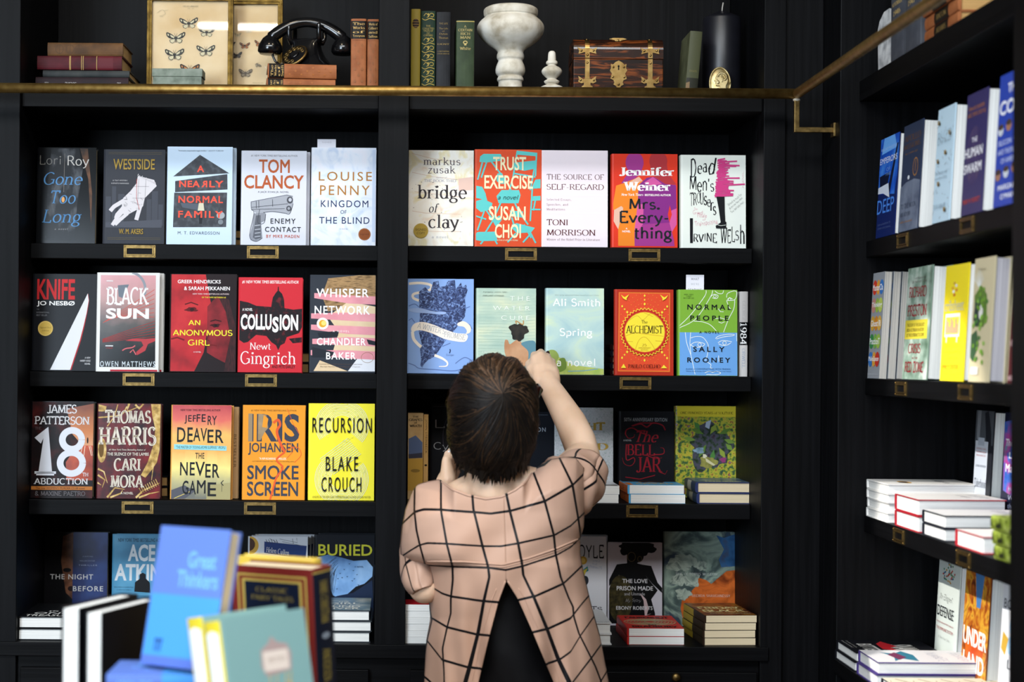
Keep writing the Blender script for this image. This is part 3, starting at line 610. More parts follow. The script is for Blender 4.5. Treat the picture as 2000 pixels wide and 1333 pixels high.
def art(a):
    m = '5a2a2c'
    a.T('THE SOURCE OF', 1068, 341, 1180, 352, m, 'serif', -.2); a.T('SELF-REGARD', 1068, 360.4, 1180, 372, m, 'serif', -.2)
    for y in (383, 418): a.L([(1068, y), (1179, y)], .9, 'fdf6f8')
    a.T('Selected Essays,', 1068, 389, 1116, 394.5, '7a5254', 'serif', -.3, 0, .1); a.T('Speeches, and', 1068, 398.6, 1110, 404.5, '7a5254', 'serif', -.3, 0, .1); a.T('Meditations', 1068, 408, 1104, 412.6, '7a5254', 'serif', -.3, 0, .1)
    a.T('TONI', 1068, 430, 1110, 442, m, 'serif'); a.T('MORRISON', 1068, 450, 1164, 462, m, 'serif'); a.T('Winner of the Nobel Prize in Literature', 1068, 467.4, 1172, 472, '7a5254', 'serif', -.3, 0, .05)
face_book((1058, 294, 1187.5), YR, SH[0], .036, 'f2e3e8', 'plain pale pink book with maroon serif lettering', art)
def art(a):
    k = lambda p: [(1120 + x / 5, 260 + y / 5) for x, y in p]
    o, pu, dp, pk, rd = 'ee8427', 'a03886', '842c80', 'd2589a', 'b0343a'
    a.P(k([(560, 300), (690, 300), (660, 400), (600, 450), (540, 500), (470, 495), (520, 420)]), pu); a.E(1120 + 120, 260 + 58, 17.6, 21, pu)
    a.P(k([(750, 300), (915, 300), (930, 400), (1010, 505), (900, 500), (800, 430), (760, 360)]), rd); a.E(1120 + 166.4, 260 + 55, 17.6, 20, rd)
    a.P(k([(480, 500), (650, 430), (690, 490), (640, 510), (620, 1112), (440, 1112), (440, 950), (490, 740), (385, 760), (385, 690), (420, 520)]), o)
    a.P(k([(470, 720), (490, 740), (440, 950), (395, 870), (400, 760)]), 'e4b7a0')
    a.P(k([(640, 510), (720, 440), (790, 430), (900, 500), (1005, 510), (1010, 740), (960, 760), (940, 900), (990, 1112), (600, 1112), (600, 950), (630, 700)]), dp)
    a.P(k([(630, 700), (690, 700), (680, 900), (610, 1000), (600, 950)]), pk); a.P(k([(690, 490), (780, 430), (870, 500), (760, 520)]), pk); a.P(k([(640, 430), (680, 470), (560, 510), (540, 490)]), 'e8b39c')
    a.P(k([(960, 760), (1010, 740), (1010, 900), (960, 980), (940, 900)]), pk); a.P(k([(945, 710), (965, 800), (940, 880), (925, 800)]), 'e03a24'); a.P(k([(610, 1000), (680, 900), (940, 880), (985, 1050), (990, 1112), (600, 1112)]), pu)
    a.T('Jennifer', 1209.4, 327, 1317.6, 345, 'fbf6f2', 'boldserif'); a.T('Weiner', 1218, 356, 1310.4, 374, 'fbf6f2', 'boldserif')
    a.T('New York Times', 1214, 378.6, 1257, 384, 'fbf0ea', 'serif', .4, .2); a.T('BESTSELLING AUTHOR', 1260, 380, 1311, 384, 'fbf0ea', bold=.5)
    d = '1d2227'
    a.T('Mrs.', 1229.6, 389, 1289.6, 411, d, 'stroke', .2); a.T('Every-', 1211, 413, 1305.6, 444, d, 'stroke', .2); a.T('thing', 1240, 445, 1313, 476, d, 'stroke', .2)
    a.T('A', 1222.6, 446.5, 1226, 450, 'fbf0ea', bold=.5); a.T('NOVEL', 1216, 452, 1232, 456, 'fbf0ea', bold=.5)
face_book((1197, 301, 1324), YR, SH[0], .036, 'e03a24', 'red novel with orange and purple figures and bold white author name', art)
def art(a):
    k = lambda p: [(1120 + x / 5, 260 + y / 5) for x, y in p]; d = '15161a'
    a.T('D', 1350, 309, 1361, 348, d, 'brush', 0, 0); a.T('ea', 1363, 319, 1382, 341, d, 'brush', 0, 0, 0, seed=3); a.T('d', 1384, 308.5, 1401, 343, d, 'brush', 0, .3, seed=4)
    a.T("Men's", 1348, 344, 1396, 377, d, 'brush', 0, 0, -.03, seed=5)
    for t, x, y, h in (('T', 1348, 377, 27), ('R', 1355, 377, 26), ('O', 1362, 377, 22), ('U', 1368, 377, 24), ('s', 1375, 383, 20), ('e', 1382, 390, 16), ('r', 1388, 396, 17), ('s', 1393, 403, 19)): a.T(t, x, y, x + 7, y + h, d, 'brush', seed=int(x))
    p = 'cf6a86'
    a.T('The', 1356, 407, 1363, 412, p, 'pen'); a.T('Grand', 1354, 412, 1373, 421, p, 'pen', seed=2); a.T('Finale', 1363, 418, 1381, 427, p, 'pen', seed=3); a.T('of', 1373, 428, 1379, 433, p, 'pen'); a.T('Trainspotting', 1358, 431, 1402, 443, p, 'pen', rot=-8, seed=6)
    a.T('I', 1348, 428, 1354, 477, d, 'brush', 1); a.T('RVINE', 1355, 456, 1401, 477, d, 'brush', seed=9); a.T('WEL', 1408, 444, 1436, 477, d, 'brush', seed=12); a.T('S', 1437, 451, 1444, 471, d, 'brush', seed=5); a.T('h', 1446, 440, 1455, 478, d, 'brush', seed=7)
    r = random.Random(4)
    for i in range(34):
        y = 258 + i * 11; x0 = 1420 - i * .9 + r.uniform(-12, 10); x1 = 1500 + r.uniform(-20, 40) + (110 if i in (2, 5, 6, 17, 23) else 0) + (30 if i > 18 else 0)
        a.L(k([(x0, y + 6), ((x0 + x1) / 2, y + r.uniform(-4, 4)), (x1, y + r.uniform(-10, 8))]), 2.9, 'cf3f80')
    a.P(k([(1398, 626), (1478, 626), (1480, 760), (1485, 868), (1495, 880), (1492, 940), (1395, 938), (1390, 915), (1440, 880), (1420, 740)]), '17181b'); a.L(k([(1392, 900), (1440, 912), (1490, 905)]), .8, 'e9ece2')
    for i, t in enumerate(('Shrewd as much fun', 'as you can have when', 'four bad lads meet')): a.T(t, 1418 + i * 3, 388 + i * 7, 1452 + i * 2, 394 + i * 7, '33343a', 'pen', rot=-40, seed=i)
    a.T('A NOVEL', 1449.6, 336, 1453.4, 368, 'c76b84', 'pen', rot=-90)
face_book((1332, 303, 1457.5), YR, SH[0], .034, 'e9ece2', 'off-white novel with pink scribble torso, black trouser legs and brush lettering', art)
# ---- second row, left bay
def art(a):
    k = lambda p: [(x / 5, 500 + y / 5) for x, y in p]
    a.P(k([(852, 372), (862, 440), (846, 560), (822, 690), (790, 830), (700, 1122), (684, 1122)]), 'b02a30'); a.P(k([(848, 370), (858, 440), (840, 560), (812, 690), (778, 830), (688, 1122), (492, 1122)]), 'd9dadd')
    a.T('KNIFE', 70.4, 546.4, 144.4, 586.4, 'bf2629', bold=.6); a.T('JO NESB\u00d8', 70.4, 589.4, 144.4, 600.6, 'ecebea', bold=.5)
    lines(a, (('THE', 70, 604.6, 75, 607), ('INTERNATIONAL', 70, 610.6, 95, 613.4), ('BEST SELLER', 70, 616, 91, 619)), '77787c')
    a.E(88, 643.4, 14.8, 14.8, 'c7a64c'); a.ring(88, 643.4, 13.4, 13.4, .5, 'e6d08a'); a.T('Signed First', 77, 640, 99, 644, '6d5720', 'serif', 0, .2); a.T('Edition', 81, 646, 95, 649, '6d5720', 'serif', 0, .2)
    lines(a, (('A NEW', 166, 698.6, 177, 702), ('HARRY HOLE', 157, 704.4, 177, 708), ('NOVEL', 166, 710.4, 177, 714)), 'c9c9cb', bold=.3)
face_book((63, 536, 188), YR, SH[1], .034, '141519', 'black novel with tall red title and a white knife blade', art)
def art(a):
    k = lambda p: [(x / 5, 500 + y / 5) for x, y in p]
    a.P(k([(972, 190), (1512, 190), (1518, 1092), (972, 1092)]), grad_mat('red_grey_poster', ['191a1c', '26282a', '5a5654', 'b08a86', 'd09a9e'], .0, .235, 2, .15, 18, .3))
    a.P(k([(1140, 290), (1250, 280), (1200, 420), (1150, 400)]), '6d7680'); a.ring(250, 566, 32, 34, 5, '8a8f98', -80, 30)
    for i in range(7): a.L(k([(1000 + i * 20, 660 - i * 10), (1500, 330 + i * 45)]), 1.1, 'c2544a')
    for i in range(6): a.L(k([(1000, 820 + i * 6), (1510, 640 + i * 30)]), .9, 'a2302e')
    a.P(k([(1225, 835), (1290, 812), (1420, 815), (1515, 805), (1515, 835), (1445, 865), (1420, 930), (1340, 975), (1330, 945), (1400, 880), (1380, 840)]), 'b03c42')
    for p in ([(1195, 930), (1230, 910), (1290, 900), (1320, 880)], [(1330, 970), (1300, 920), (1270, 950)]): a.L(k(p), 2.2, 'd0646a')
    w = 'e9e5e4'
    a.T('BLACK', 206, 561, 289.4, 597.6, w, 'slab', .2); a.T('SUN', 206, 603, 290, 624, w, bold=.8); a.T('OWEN MATTHEWS', 196, 707, 303.6, 717.6, 'c9d0d6', bold=.3, space=.3)
    a.Rr(206, 548, 219, 551, 'd8c8c8'); a.Rr(206, 676, 221, 678, 'e0dcdc'); a.T('A THRILLER', 207, 680, 220, 682.4, 'c04a4a'); a.Rr(216, 723.4, 308, 727, 'b01e30')
face_book((189, 533, 310), YR - .004, SH[1], .02, 'dedcd8', 'white-bordered thriller with grey and red cover under clear jacket', art, rough=.18, back_copies=1, back_labels=('thriller tucked behind the white-bordered one with grey and red cover',))
def art(a):
    k = lambda p: [(360 + x / 5, 500 + y / 5) for x, y in p]
    a.P([(333, 537), (400, 537), (412, 600), (404, 650), (398, 690), (380, 727), (333, 727)], noise_mat('red_face', ['7c161c', 'b01e26', 'c22a2e'], 14, .35, 3, pos=[.3, .45, .6]))
    a.P([(404, 600), (424, 578), (446, 600), (450, 660), (440, 710), (420, 700), (404, 690)], noise_mat('red_face_dim', ['5c1216', '98222a'], 24, .35, 3))
    a.P([(424, 578), (446, 586), (460, 640), (460, 727), (438, 727), (450, 660), (440, 610)], noise_mat('dark_hair_print', ['1a0e10', '481a1c'], 60, .35, 5, (6, 1, 1)))
    a.B(373, 606, 12, 4.5, '5a1014', 2); a.E(374, 606, 4, 3, '2a080a'); a.L([(360, 596), (372, 592), (386, 597)], 2.2, '4a0c10'); a.B(420, 637, 9, 3.6, '3a0a0e', 5); a.E(421, 637, 3, 2.6, '160406'); a.L([(410, 629), (420, 626), (432, 629)], 2, '240608'); a.L([(405, 678), (413, 675), (424, 677)], 2.4, '6a1216'); a.L([(408, 655), (404, 664), (409, 668)], 1.4, '4a0c10'); a.L([(334, 664), (346, 661), (360, 666)], 3.2, '74141a')
    w = 'f0eaea'
    a.T('GREER HENDRICKS', 345.4, 547.6, 429.6, 554.6, w, bold=.35); a.T('& SARAH PEKKANEN', 358, 560.7, 447.6, 568, w, bold=.35); a.T('NEW YORK TIMES BESTSELLING AUTHORS', 375, 574, 446, 576.6, 'e2caca', bold=.3); a.T('OF THE WIFE BETWEEN US', 393, 580.6, 440, 583.4, 'e6d23c', bold=.3)
    y = 'f1e23a'
    a.T('AN', 367.4, 626.6, 390.6, 637, y, 'stroke'); a.T('ANONYMOUS', 337.4, 645.6, 454, 657.6, y, 'stroke'); a.T('GIRL', 367, 665, 409.4, 676.8, y, 'stroke'); a.T('A NOVEL', 378, 688, 393, 690.6, 'e2caca', bold=.3)
face_book((332, 536, 461), YR, SH[1], .03, '1e1113', 'dark red photo novel of a woman half in shadow, yellow title', art)
def art(a):
    k = lambda p: [(360 + x / 5, 500 + y / 5) for x, y in p]; d = noise_mat('ink_silhouette', ['1c1014', '1c1014', '6a1620'], 70, .4, 5, pos=[.3, .55, .7])
    a.P(k([(528, 445), (620, 462), (700, 495), (845, 505), (850, 460), (860, 410), (885, 370), (905, 345), (908, 305), (916, 305), (920, 345), (950, 375), (970, 430), (975, 515), (1060, 530), (1148, 520), (1148, 700), (1120, 760), (1000, 800), (980, 860), (940, 880), (918, 930), (895, 880), (850, 850), (800, 790), (700, 780), (620, 850), (580, 860), (528, 830)]), d)
    a.P(k([(1020, 815), (1148, 800), (1148, 850), (1060, 860)]), d)
    w = 'f2efec'
    a.T(N1, 471.6, 549, 582, 555.4, w, bold=.3, slant=.2); a.T('A NOVEL', 472.6, 603.6, 492.6, 609, w, bold=.3)
    a.T('COLLU', 469.6, 615, 530, 646, w, bold=.9); a.T('S', 531.5, 620, 544, 651, w, bold=.9); a.T('ION', 546, 615.6, 582, 647, w, bold=.9)
    a.T('Newt', 488, 671, 529, 685, w, 'serif', -.3); a.T('Gingrich', 470, 688, 578, 721, w, 'serif', -.3); a.T('AND PETE EARLEY', 531.4, 715, 577, 721, '2a1216', bold=.3)
face_book((466, 543, 590), YR, SH[1], .034, 'cb2b36', 'red novel with dark domed building silhouette and big white title', art)
def art(a):
    a.P([(607, 538), (660, 538), (640, 600), (650, 680), (628, 727), (607, 727)], '2f343d')
    H = noise_mat('hair_print', ['5c4428', 'b08c60', '3c2c1e'], 40, .35, 5, (1, 1, 6)); S_ = noise_mat('skin_print', ['d9bd96', 'e6cfae'], 14, .35, 3)
    a.P([(640, 545), (700, 538), (733, 538), (733, 580), (690, 600), (640, 610), (628, 580)], H); a.P([(640, 620), (680, 590), (733, 600), (733, 690), (690, 700), (650, 690), (662, 650)], S_); a.P([(613, 727), (625, 706), (680, 727)], S_); a.P([(680, 727), (700, 700), (733, 700), (733, 727)], 'dfe0e6')
    for y, x, sk in ((578, 613, 8), (618, 607, 2), (640, 607, 6), (668, 610, 0), (690, 607, 4)): a.P([(x, y - 4), (680, y - 8 + sk), (733, y - 6 + sk), (733, y + 10 + sk), (680, y + 8 + sk), (x, y + 6)], noise_mat('pink_smear', ['d98a96', 'e6a0a8'], 20, .35, 3))
    a.P([(620, 652), (662, 648), (660, 658), (624, 662)], '20242c'); a.P([(610, 680), (655, 690), (646, 700), (610, 700)], '22262e'); a.P([(716, 664), (733, 668), (733, 676), (720, 674)], '22262e'); a.ring(718, 700, 12, 10, .7, '8a6a3c')
    w = 'fbf7f5'
    a.T('WHISPER', 617.4, 565, 719.5, 582, w, bold=.4, space=.15); a.T('NETWORK', 614, 599, 722, 616, w, bold=.4, space=.15); a.T('CHANDLER', 619, 662, 714.6, 676.4, w, bold=.4, space=.15); a.T('BAKER', 637.4, 690, 695.5, 704, w, bold=.4, space=.2); a.T('A NOVEL', 650, 647, 682, 650.6, w, space=.6)
    a.E(630, 634, 11.6, 11.6, 'f7f3ea'); a.E(630, 634, 7.4, 7.4, 'e0a62c'); a.E(632, 633, 4.8, 4.8, 'f4d777')
    a.T('A pointed roar of a novel, fiercely funny and just plain furious', 624, 712, 708, 715, '6a5448', 'serif', -.3); a.T('Riley Sager, New York Times bestselling author of Final Girls', 626, 717, 704, 720, '6a5448', 'serif', -.3)
face_book((606, 538, 733), YR, SH[1], .034, '30353e', 'novel with pink smears over a blond woman and white title', art)
# ---- second row, right bay
CAST = noise_mat('castle_engraving', ['2a3354', '465684', '86a2d8'], 150, .4, 7, distort=1, pos=[.38, .52, .68])
def art(a):
    k = lambda p: [(770 + x / 5, 520 + y / 5) for x, y in p]
    a.L(k([(140, 180), (250, 172), (350, 190), (355, 230), (300, 255), (190, 280), (185, 320), (240, 345)]), 5, 'f3e7d8')
    a.P(k([(240, 260), (300, 210), (350, 270), (360, 220), (380, 160), (430, 150), (440, 210), (500, 200), (520, 150), (590, 140), (600, 230), (650, 165), (665, 210), (700, 185), (715, 240), (690, 330), (700, 420), (690, 500), (600, 620), (500, 740), (440, 830), (400, 890), (330, 930), (300, 960), (275, 1005), (258, 980), (265, 930), (255, 830), (270, 770), (240, 650), (250, 500), (240, 350)]), CAST)
    for p in ([(140, 400), (200, 380), (260, 420), (350, 430), (500, 460)], [(420, 780), (480, 790), (550, 760)], [(600, 960), (650, 920), (700, 900), (760, 930)], [(140, 960), (200, 980), (250, 1010), (400, 1020), (600, 1030), (740, 980)], [(140, 540), (170, 520), (200, 560)], [(700, 560), (740, 580), (760, 620)], [(690, 420), (740, 400)]): a.L(k(p), 1.6, '5c74ac')
    a.S(k([(140, 430), (250, 420), (380, 450), (500, 455), (480, 480), (330, 470), (180, 460)]), '9db4e0')
    c = 'f5ebdf'
    a.S(k([(165, 620), (200, 570), (280, 555), (380, 580), (480, 620), (600, 660), (700, 670), (720, 700), (690, 745), (600, 742), (480, 715), (380, 670), (280, 640), (215, 640), (180, 660)]), c)
    a.S(k([(700, 670), (745, 650), (742, 590), (680, 545), (620, 565), (625, 590), (680, 600), (710, 640)]), 'efe2d2'); a.L(k([(178, 650), (190, 720), (230, 770), (265, 800)]), 6, c); a.L(k([(395, 880), (470, 910), (520, 950), (510, 985), (440, 990)]), 5.5, c, True)
    a.T("A WINTER'S", 815, 638, 870, 649, '8a8f9e', 'serif', -.5, rot=13); a.T('PROMISE', 868, 652, 909, 663, '8a8f9e', 'serif', -.5, rot=9)
    a.T('Europe', 872, 693, 887, 698, '3f5288', 'serif', -.3); a.L(k([(545, 820), (550, 835), (542, 860)]), 2, '23305c')
face_book((796.5, 546, 925), YR, SH[1], .04, '8aaae0', 'light blue novel with floating castle engraving and cream ribbon', art)
MINT = noise_mat('sea_green_print', ['a9c2b4', 'bccfbc', 'd8dcbc'], 10, .4, 4, (1, 1, 2), pos=[.35, .5, .68])
def art(a):
    for i in range(24): a.L([(934, 580 + i * 6), (970, 579 + i * 6 + (i % 3)), (1005, 581 + i * 6), (1045, 578 + i * 6)], .35, 'a3bcae')
    k = lambda p: [(770 + x / 5, 520 + y / 5) for x, y in p]
    a.S(k([(1080, 740), (1110, 730), (1130, 770), (1190, 730), (1230, 740), (1310, 830), (1300, 960), (1200, 1000), (1090, 880)]), noise_mat('swimmer_skin', ['b07a54', 'd3a682'], 20, .4)); a.S(k([(1240, 760), (1375, 740), (1375, 900), (1310, 960), (1310, 840)]), '5f8a98')
    a.B(1013, 649, 17, 17, noise_mat('wet_hair', ['1c1c1e', '3c3630'], 50, .4), 9); a.L(k([(1195, 570), (1190, 540), (1255, 575), (1262, 535)]), 2, 'b98a50')
    w = 'e9eee4'
    a.T('THE', 996, 579.6, 1035, 588.4, w, space=.6); a.T('WATER', 963, 599, 1035, 607.4, w, space=.5); a.T('CURE', 979, 618, 1035, 626.4, w, space=.5)
    a.T('"A gripping, sinister fable!"', 942, 570, 993, 573.6, '6c7a6e', 'serif', -.4, .2); a.T('-MARGARET ATWOOD', 942, 577.4, 984, 580.4, '6c7a6e'); a.T('A NOVEL', 942, 688, 960, 691, w, space=.5)
face_book((932, 564, 1047), YR, SH[1], .03, MINT, 'sage green novel with dark wet hair and wide white title', art)
SPR = noise_mat('spring_sky_print', ['a8c6c8', 'bcd4cc', 'd2e0bc'], 9, .4, 6, (1, 1, 1.6), distort=1, pos=[.35, .5, .66])
def art(a):
    k = lambda p: [(770 + x / 5, 520 + y / 5) for x, y in p]
    a.P([(1069, 705), (1090, 698), (1120, 715), (1180, 722), (1180, 735), (1069, 735)], noise_mat('meadow_print', ['8aa850', 'b9c46a', '9fb85c'], 30, .4)); a.S([(1092, 705), (1104, 702), (1106, 722), (1090, 728)], '6f8a3c'); a.S([(1069, 690), (1084, 686), (1092, 700), (1078, 716), (1069, 720)], '8fa254'); a.L([(1110, 727), (1140, 726), (1168, 722)], 1.4, '6a9cc0')
    w = 'f6f7f2'
    a.T('Ali Smith', 1080, 584, 1172.7, 600, w, 'stroke'); a.T('Spring', 1093.6, 642.5, 1157.4, 662.6, w, 'stroke'); a.T('a novel', 1088, 702, 1163, 717.6, w, 'stroke', -.2, 0, .1)
    a.T("the long-awaited new novel of our time", 1084, 576, 1170, 579.4, '5a6a6c', 'pen')
face_book((1068, 564, 1180), YR, SH[1], .03, SPR, 'misty green and blue novel with large round white lettering', art)
def art(a):
    k = lambda p: [(1120 + x / 5, 520 + y / 5) for x, y in p]; y = 'f2da3c'; o = 'de4c2c'
    a.P(k([(445, 258), (948, 262), (945, 1038), (437, 1036)]), 'e0772f'); a.P(k([(455, 268), (938, 272), (935, 1028), (447, 1026)]), o)
    cx, cy = 1259.4, 650
    for i in range(40):
        t = R(i * 9); r0 = 45 if i % 2 else 48
        if i % 5 == 0:
            for q, s_ in ((54, 2.2), (62, 1.6), (70, 2), (78, 1.4)):
                px, py = cx + q * math.cos(t) * (.62 + .38 * abs(math.sin(t))), cy + q * math.sin(t) * 1.02
                if 1212 < px < 1306 and 574 < py < 712: a.P([(px, py - s_ * 1.4), (px + s_, py), (px, py + s_ * 1.4), (px - s_, py)], y)
        else:
            for q in (56, 66, 76):
                px, py = cx + q * math.cos(t) * .68, cy + q * math.sin(t)
                if 1212 < px < 1306 and 574 < py < 710: a.E(px, py, .7, .7, 'e8a23c', 6)
    n = 40; star = []
    for i in range(n * 2): t = math.pi * i / n; r = 48.5 if i % 2 == 0 else 44.5; star.append((cx + r * math.cos(t), cy + r * math.sin(t)))
    a.P(star, y); a.P([(cx + (x - cx) * .965, cy + (v - cy) * .965) for x, v in star], 'c02c22'); a.E(cx, cy, 39.6, 39.6, 'e6a638'); a.E(cx, cy, 38.4, 38.4, y)
    g = 'd09a28'
    for p in ([(540, 540), (620, 490), (680, 530), (760, 470), (860, 540)], [(510, 690), (600, 660), (700, 670), (880, 690)], [(600, 840), (640, 730), (700, 700), (760, 760), (800, 830)], [(520, 740), (580, 745)], [(800, 735), (870, 740)], [(540, 600), (600, 580)], [(690, 460), (780, 500)]): a.L(k(p), .8, g)
    d = '2e160e'
    a.T('The', 1253, 627, 1265, 633.4, d, 'serif'); a.T('ALCHEMIST', 1222.5, 637, 1295, 653, d, 'serif', 0, 0, -.04); a.T('25', 1254, 673, 1263, 678, 'a87820', 'serif'); a.T('ANNIVERSARY', 1247, 680, 1271, 682.4, 'a87820'); a.T('EDITION', 1252, 684, 1266, 686.4, 'a87820')
    a.T('PAULO COELHO', 1227, 713, 1289.5, 720.6, '4a1410', 'serif')
    for sx, x in ((1, 1221), (-1, 1297)):
        a.P([(x - 8 * sx, 577), (x - 1 * sx, 582), (x + 8 * sx, 576), (x + 3 * sx, 584), (x + 3 * sx, 588), (x - 1 * sx, 586), (x - 4 * sx, 584)], y)
    a.P([(1213, 720.5), (1218, 712.5), (1223, 720.5)], y); a.P([(1291, 720.5), (1296.5, 714), (1303, 720.5)], y)
face_book((1203, 566, 1316), YR, SH[1], .022, 'b0301f', 'dark red novel with a round yellow sun emblem', art)
def art(a):
    k = lambda p: [(1120 + x / 5, 520 + y / 5) for x, y in p]
    a.Rr(1327, 651, 1441, 735.5, '6ca2dd'); w = 'eef2ea'
    for p in ([(1300, 240), (1285, 300), (1150, 480), (1040, 590)], [(1365, 240), (1340, 310), (1200, 520), (1040, 610)], [(1180, 545), (1260, 550), (1340, 580), (1400, 640)], [(1385, 245), (1420, 270), (1460, 270), (1470, 240)], [(1350, 300), (1375, 280), (1415, 290), (1405, 320), (1360, 315)], [(1500, 310), (1510, 270), (1570, 245), (1600, 260), (1580, 330), (1500, 340)], [(1505, 330), (1530, 310), (1560, 325)], [(1580, 330), (1570, 420), (1520, 520), (1470, 650)], [(1500, 340), (1520, 400), (1545, 430)], [(1420, 420), (1440, 450), (1470, 450)], [(1390, 520), (1440, 510), (1485, 525)], [(1420, 550), (1450, 562), (1480, 548)],
              [(1095, 655), (1110, 760), (1150, 880), (1190, 1065)], [(1148, 655), (1140, 760), (1150, 870)], [(1150, 710), (1200, 695), (1260, 700), (1300, 740), (1320, 790), (1310, 880), (1290, 930)], [(1145, 780), (1180, 755), (1230, 750), (1285, 770), (1240, 800), (1180, 795), (1150, 780)], [(1390, 715), (1420, 690), (1500, 672), (1570, 672), (1560, 685), (1480, 695), (1400, 718)], [(1415, 755), (1450, 735), (1500, 735), (1550, 745)], [(1420, 765), (1460, 780), (1500, 778), (1540, 755)], [(1420, 880), (1425, 940)], [(1310, 945), (1345, 970), (1340, 1000), (1360, 1005)], [(1285, 1050), (1330, 1035), (1360, 1045), (1400, 1035), (1440, 1050), (1400, 1068), (1300, 1066)], [(1595, 660), (1600, 740)]): a.L(k(p), 1.1, w)
    a.ring(1120 + 1235 / 5, 520 + 775 / 5, 3.4, 3.4, 1, w); a.ring(1120 + 1478 / 5, 520 + 757 / 5, 3.4, 3.4, 1, w); a.ring(1120 + 1385 / 5, 520 + 300 / 5, 2.6, 2.6, 1, w); a.ring(1120 + 1530 / 5, 520 + 328 / 5, 2.4, 2.4, 1, w)
    d = '16191c'
    a.T('NORMAL', 1343, 596, 1429, 606.5, d, bold=.45, space=.5); a.T('PEOPLE', 1348.6, 617.7, 1423.6, 627.7, d, bold=.45, space=.5); a.T('A NOVEL', 1366.4, 648, 1405.4, 653, d, bold=.3, space=.5); a.T('SALLY', 1354.4, 678.7, 1415.7, 689, d, bold=.45, space=.5); a.T('ROONEY', 1342.7, 700, 1427, 710, d, bold=.45, space=.5)
    lines(a, (('NEW YORK', 1336.6, 575.4, 1355, 578), ('TIMES', 1340.6, 579, 1351, 581.6), ('BESTSELLER', 1335.6, 582.4, 1356, 585)), '3e5a20', space=.3); a.T('Author of CONVERSATIONS WITH FRIENDS', 1340, 721, 1427, 724, '2c4870', space=.2); a.T('Winner of the Sunday Times Young Writer of the Year Award', 1340, 726, 1428, 728.6, '2c4870')
face_book((1327, 567, 1441), YR, SH[1], .03, '7fae3c', 'half green half blue novel with white line-drawn faces', art)
card(1340, 537, 1375, SH[1] + .195, 4.199, 'small white card with three lines standing behind the green and blue novel', [('WHAT', .13, .24, '55585f', .28, .72), ("WE'RE", .36, .45, 'b4b6bc', .27, .72), ('READING', .6, .72, '55585f', .13, .87)])
def spine_book(rect, Y, Zb, depth, label, spine, base, name='hardcover_book', hard=True, pages=None, lean=0, group=None, rough=.45, h=None, tilt=0):
    """spine toward the room: rect is where the spine shows (x0, top, x1)"""
    x0, y0, x1 = rect; p = at((x0 + x1) / 2, y0, Y); t = (x1 - x0) * Y / F; h = h or p.z - Zb
    # local -x points at the camera
    b = make_book(depth, h, t, base, hard=hard, pages=pages, spine_art=spine, name=name, label=label, group=group, rough=rough)
    M = Matrix(((0, -1, 0), (1, 0, 0), (0, 0, 1))).to_4x4()      # local x -> +Y, local y -> -X
    b.rotation_euler = (Matrix.Rotation(lean, 4, 'Y') @ Matrix.Rotation(tilt, 4, 'X') @ M).to_euler()
    b.location = (p.x + t / 2 * math.cos(lean), Y + depth / 2, Zb)
    return b
def art(a):
    a.band(.0, .36, 'b9b4b0'); a.band(.36, .63, '121214'); a.T('1984', .12, .37, .88, .62, 'f2f0ee', 'serif', .1, rot=90); a.T('GEORGE', .3, .11, .7, .35, 'a9a4a2', 'serif', rot=90); a.T('ORWELL', .3, .67, .7, .9, '9fa7b8', 'serif', rot=90)
spine_book((1444, 570, 1461), 4.19, SH[1], .14, 'slim grey and black spine-out book with white digits 1984', art, 'cfcac6')
# ---- third row, left bay
def art(a):
    a.P([(61, 787), (181, 787), (181, 975), (61, 975)], noise_mat('dark_red_print', ['0c0a0b', '180c0c', '4a1412'], 20, .4, 5, pos=[.35, .5, .72]))
    a.P([(128, 800), (181, 790), (181, 872), (160, 872), (140, 850)], grad_mat('amber_sky', ['d8a27a', 'c07034', '7a3a18'], .10, .225, 2, .22)); a.P([(150, 872), (181, 872), (181, 940), (130, 940), (128, 905)], noise_mat('red_road', ['7a2410', 'c24a1c'], 20, .22))
    for x0, x1 in ((160, 156), (165, 163), (173, 178), (176, 181)): a.L([(x0, 873), (x1, 892)], 1.2, 'e8d0b8')
    a.E(170, 862, 1.5, 6, '1a1010')
    w = 'd3d1d2'
    a.T('JAMES', 89.5, 792, 148, 810, w, 'slab', -.2, 0, -.05); a.T('PATTERSON', 65.7, 815, 173, 832, w, 'slab', -.2, 0, -.05); a.T('THE', 66.5, 836, 79, 841.6, '5a5052', 'serif')
    a.T('1', 66, 836, 109, 931, 'cbccd2', 'boldserif', .6); a.ring(139.5, 861, 19, 18.5, 13, 'd3d4da', 0, 360); a.ring(139, 906.5, 22, 20.5, 13, 'd3d4da', 0, 360)
    a.T('TH', 161, 925, 172.6, 932, w, 'slab'); a.T('ABDUCTION', 66, 936, 172, 948.6, w, 'slab', -.2)
    a.Rr(60, 952, 181, 959, 'b06a2c'); a.T("The new WOMEN'S MURDER CLUB novel", 70, 953.6, 166, 957.6, '3a1c0c', bold=.2); a.T('& MAXINE PAETRO', 69, 961.6, 167, 970.6, '6a6466', 'slab', -.3)
face_book((60, 786, 181), YR, SH[2], .036, '141012', 'dark thriller with a huge silver number 18 on the third shelf', art, rough=.2)
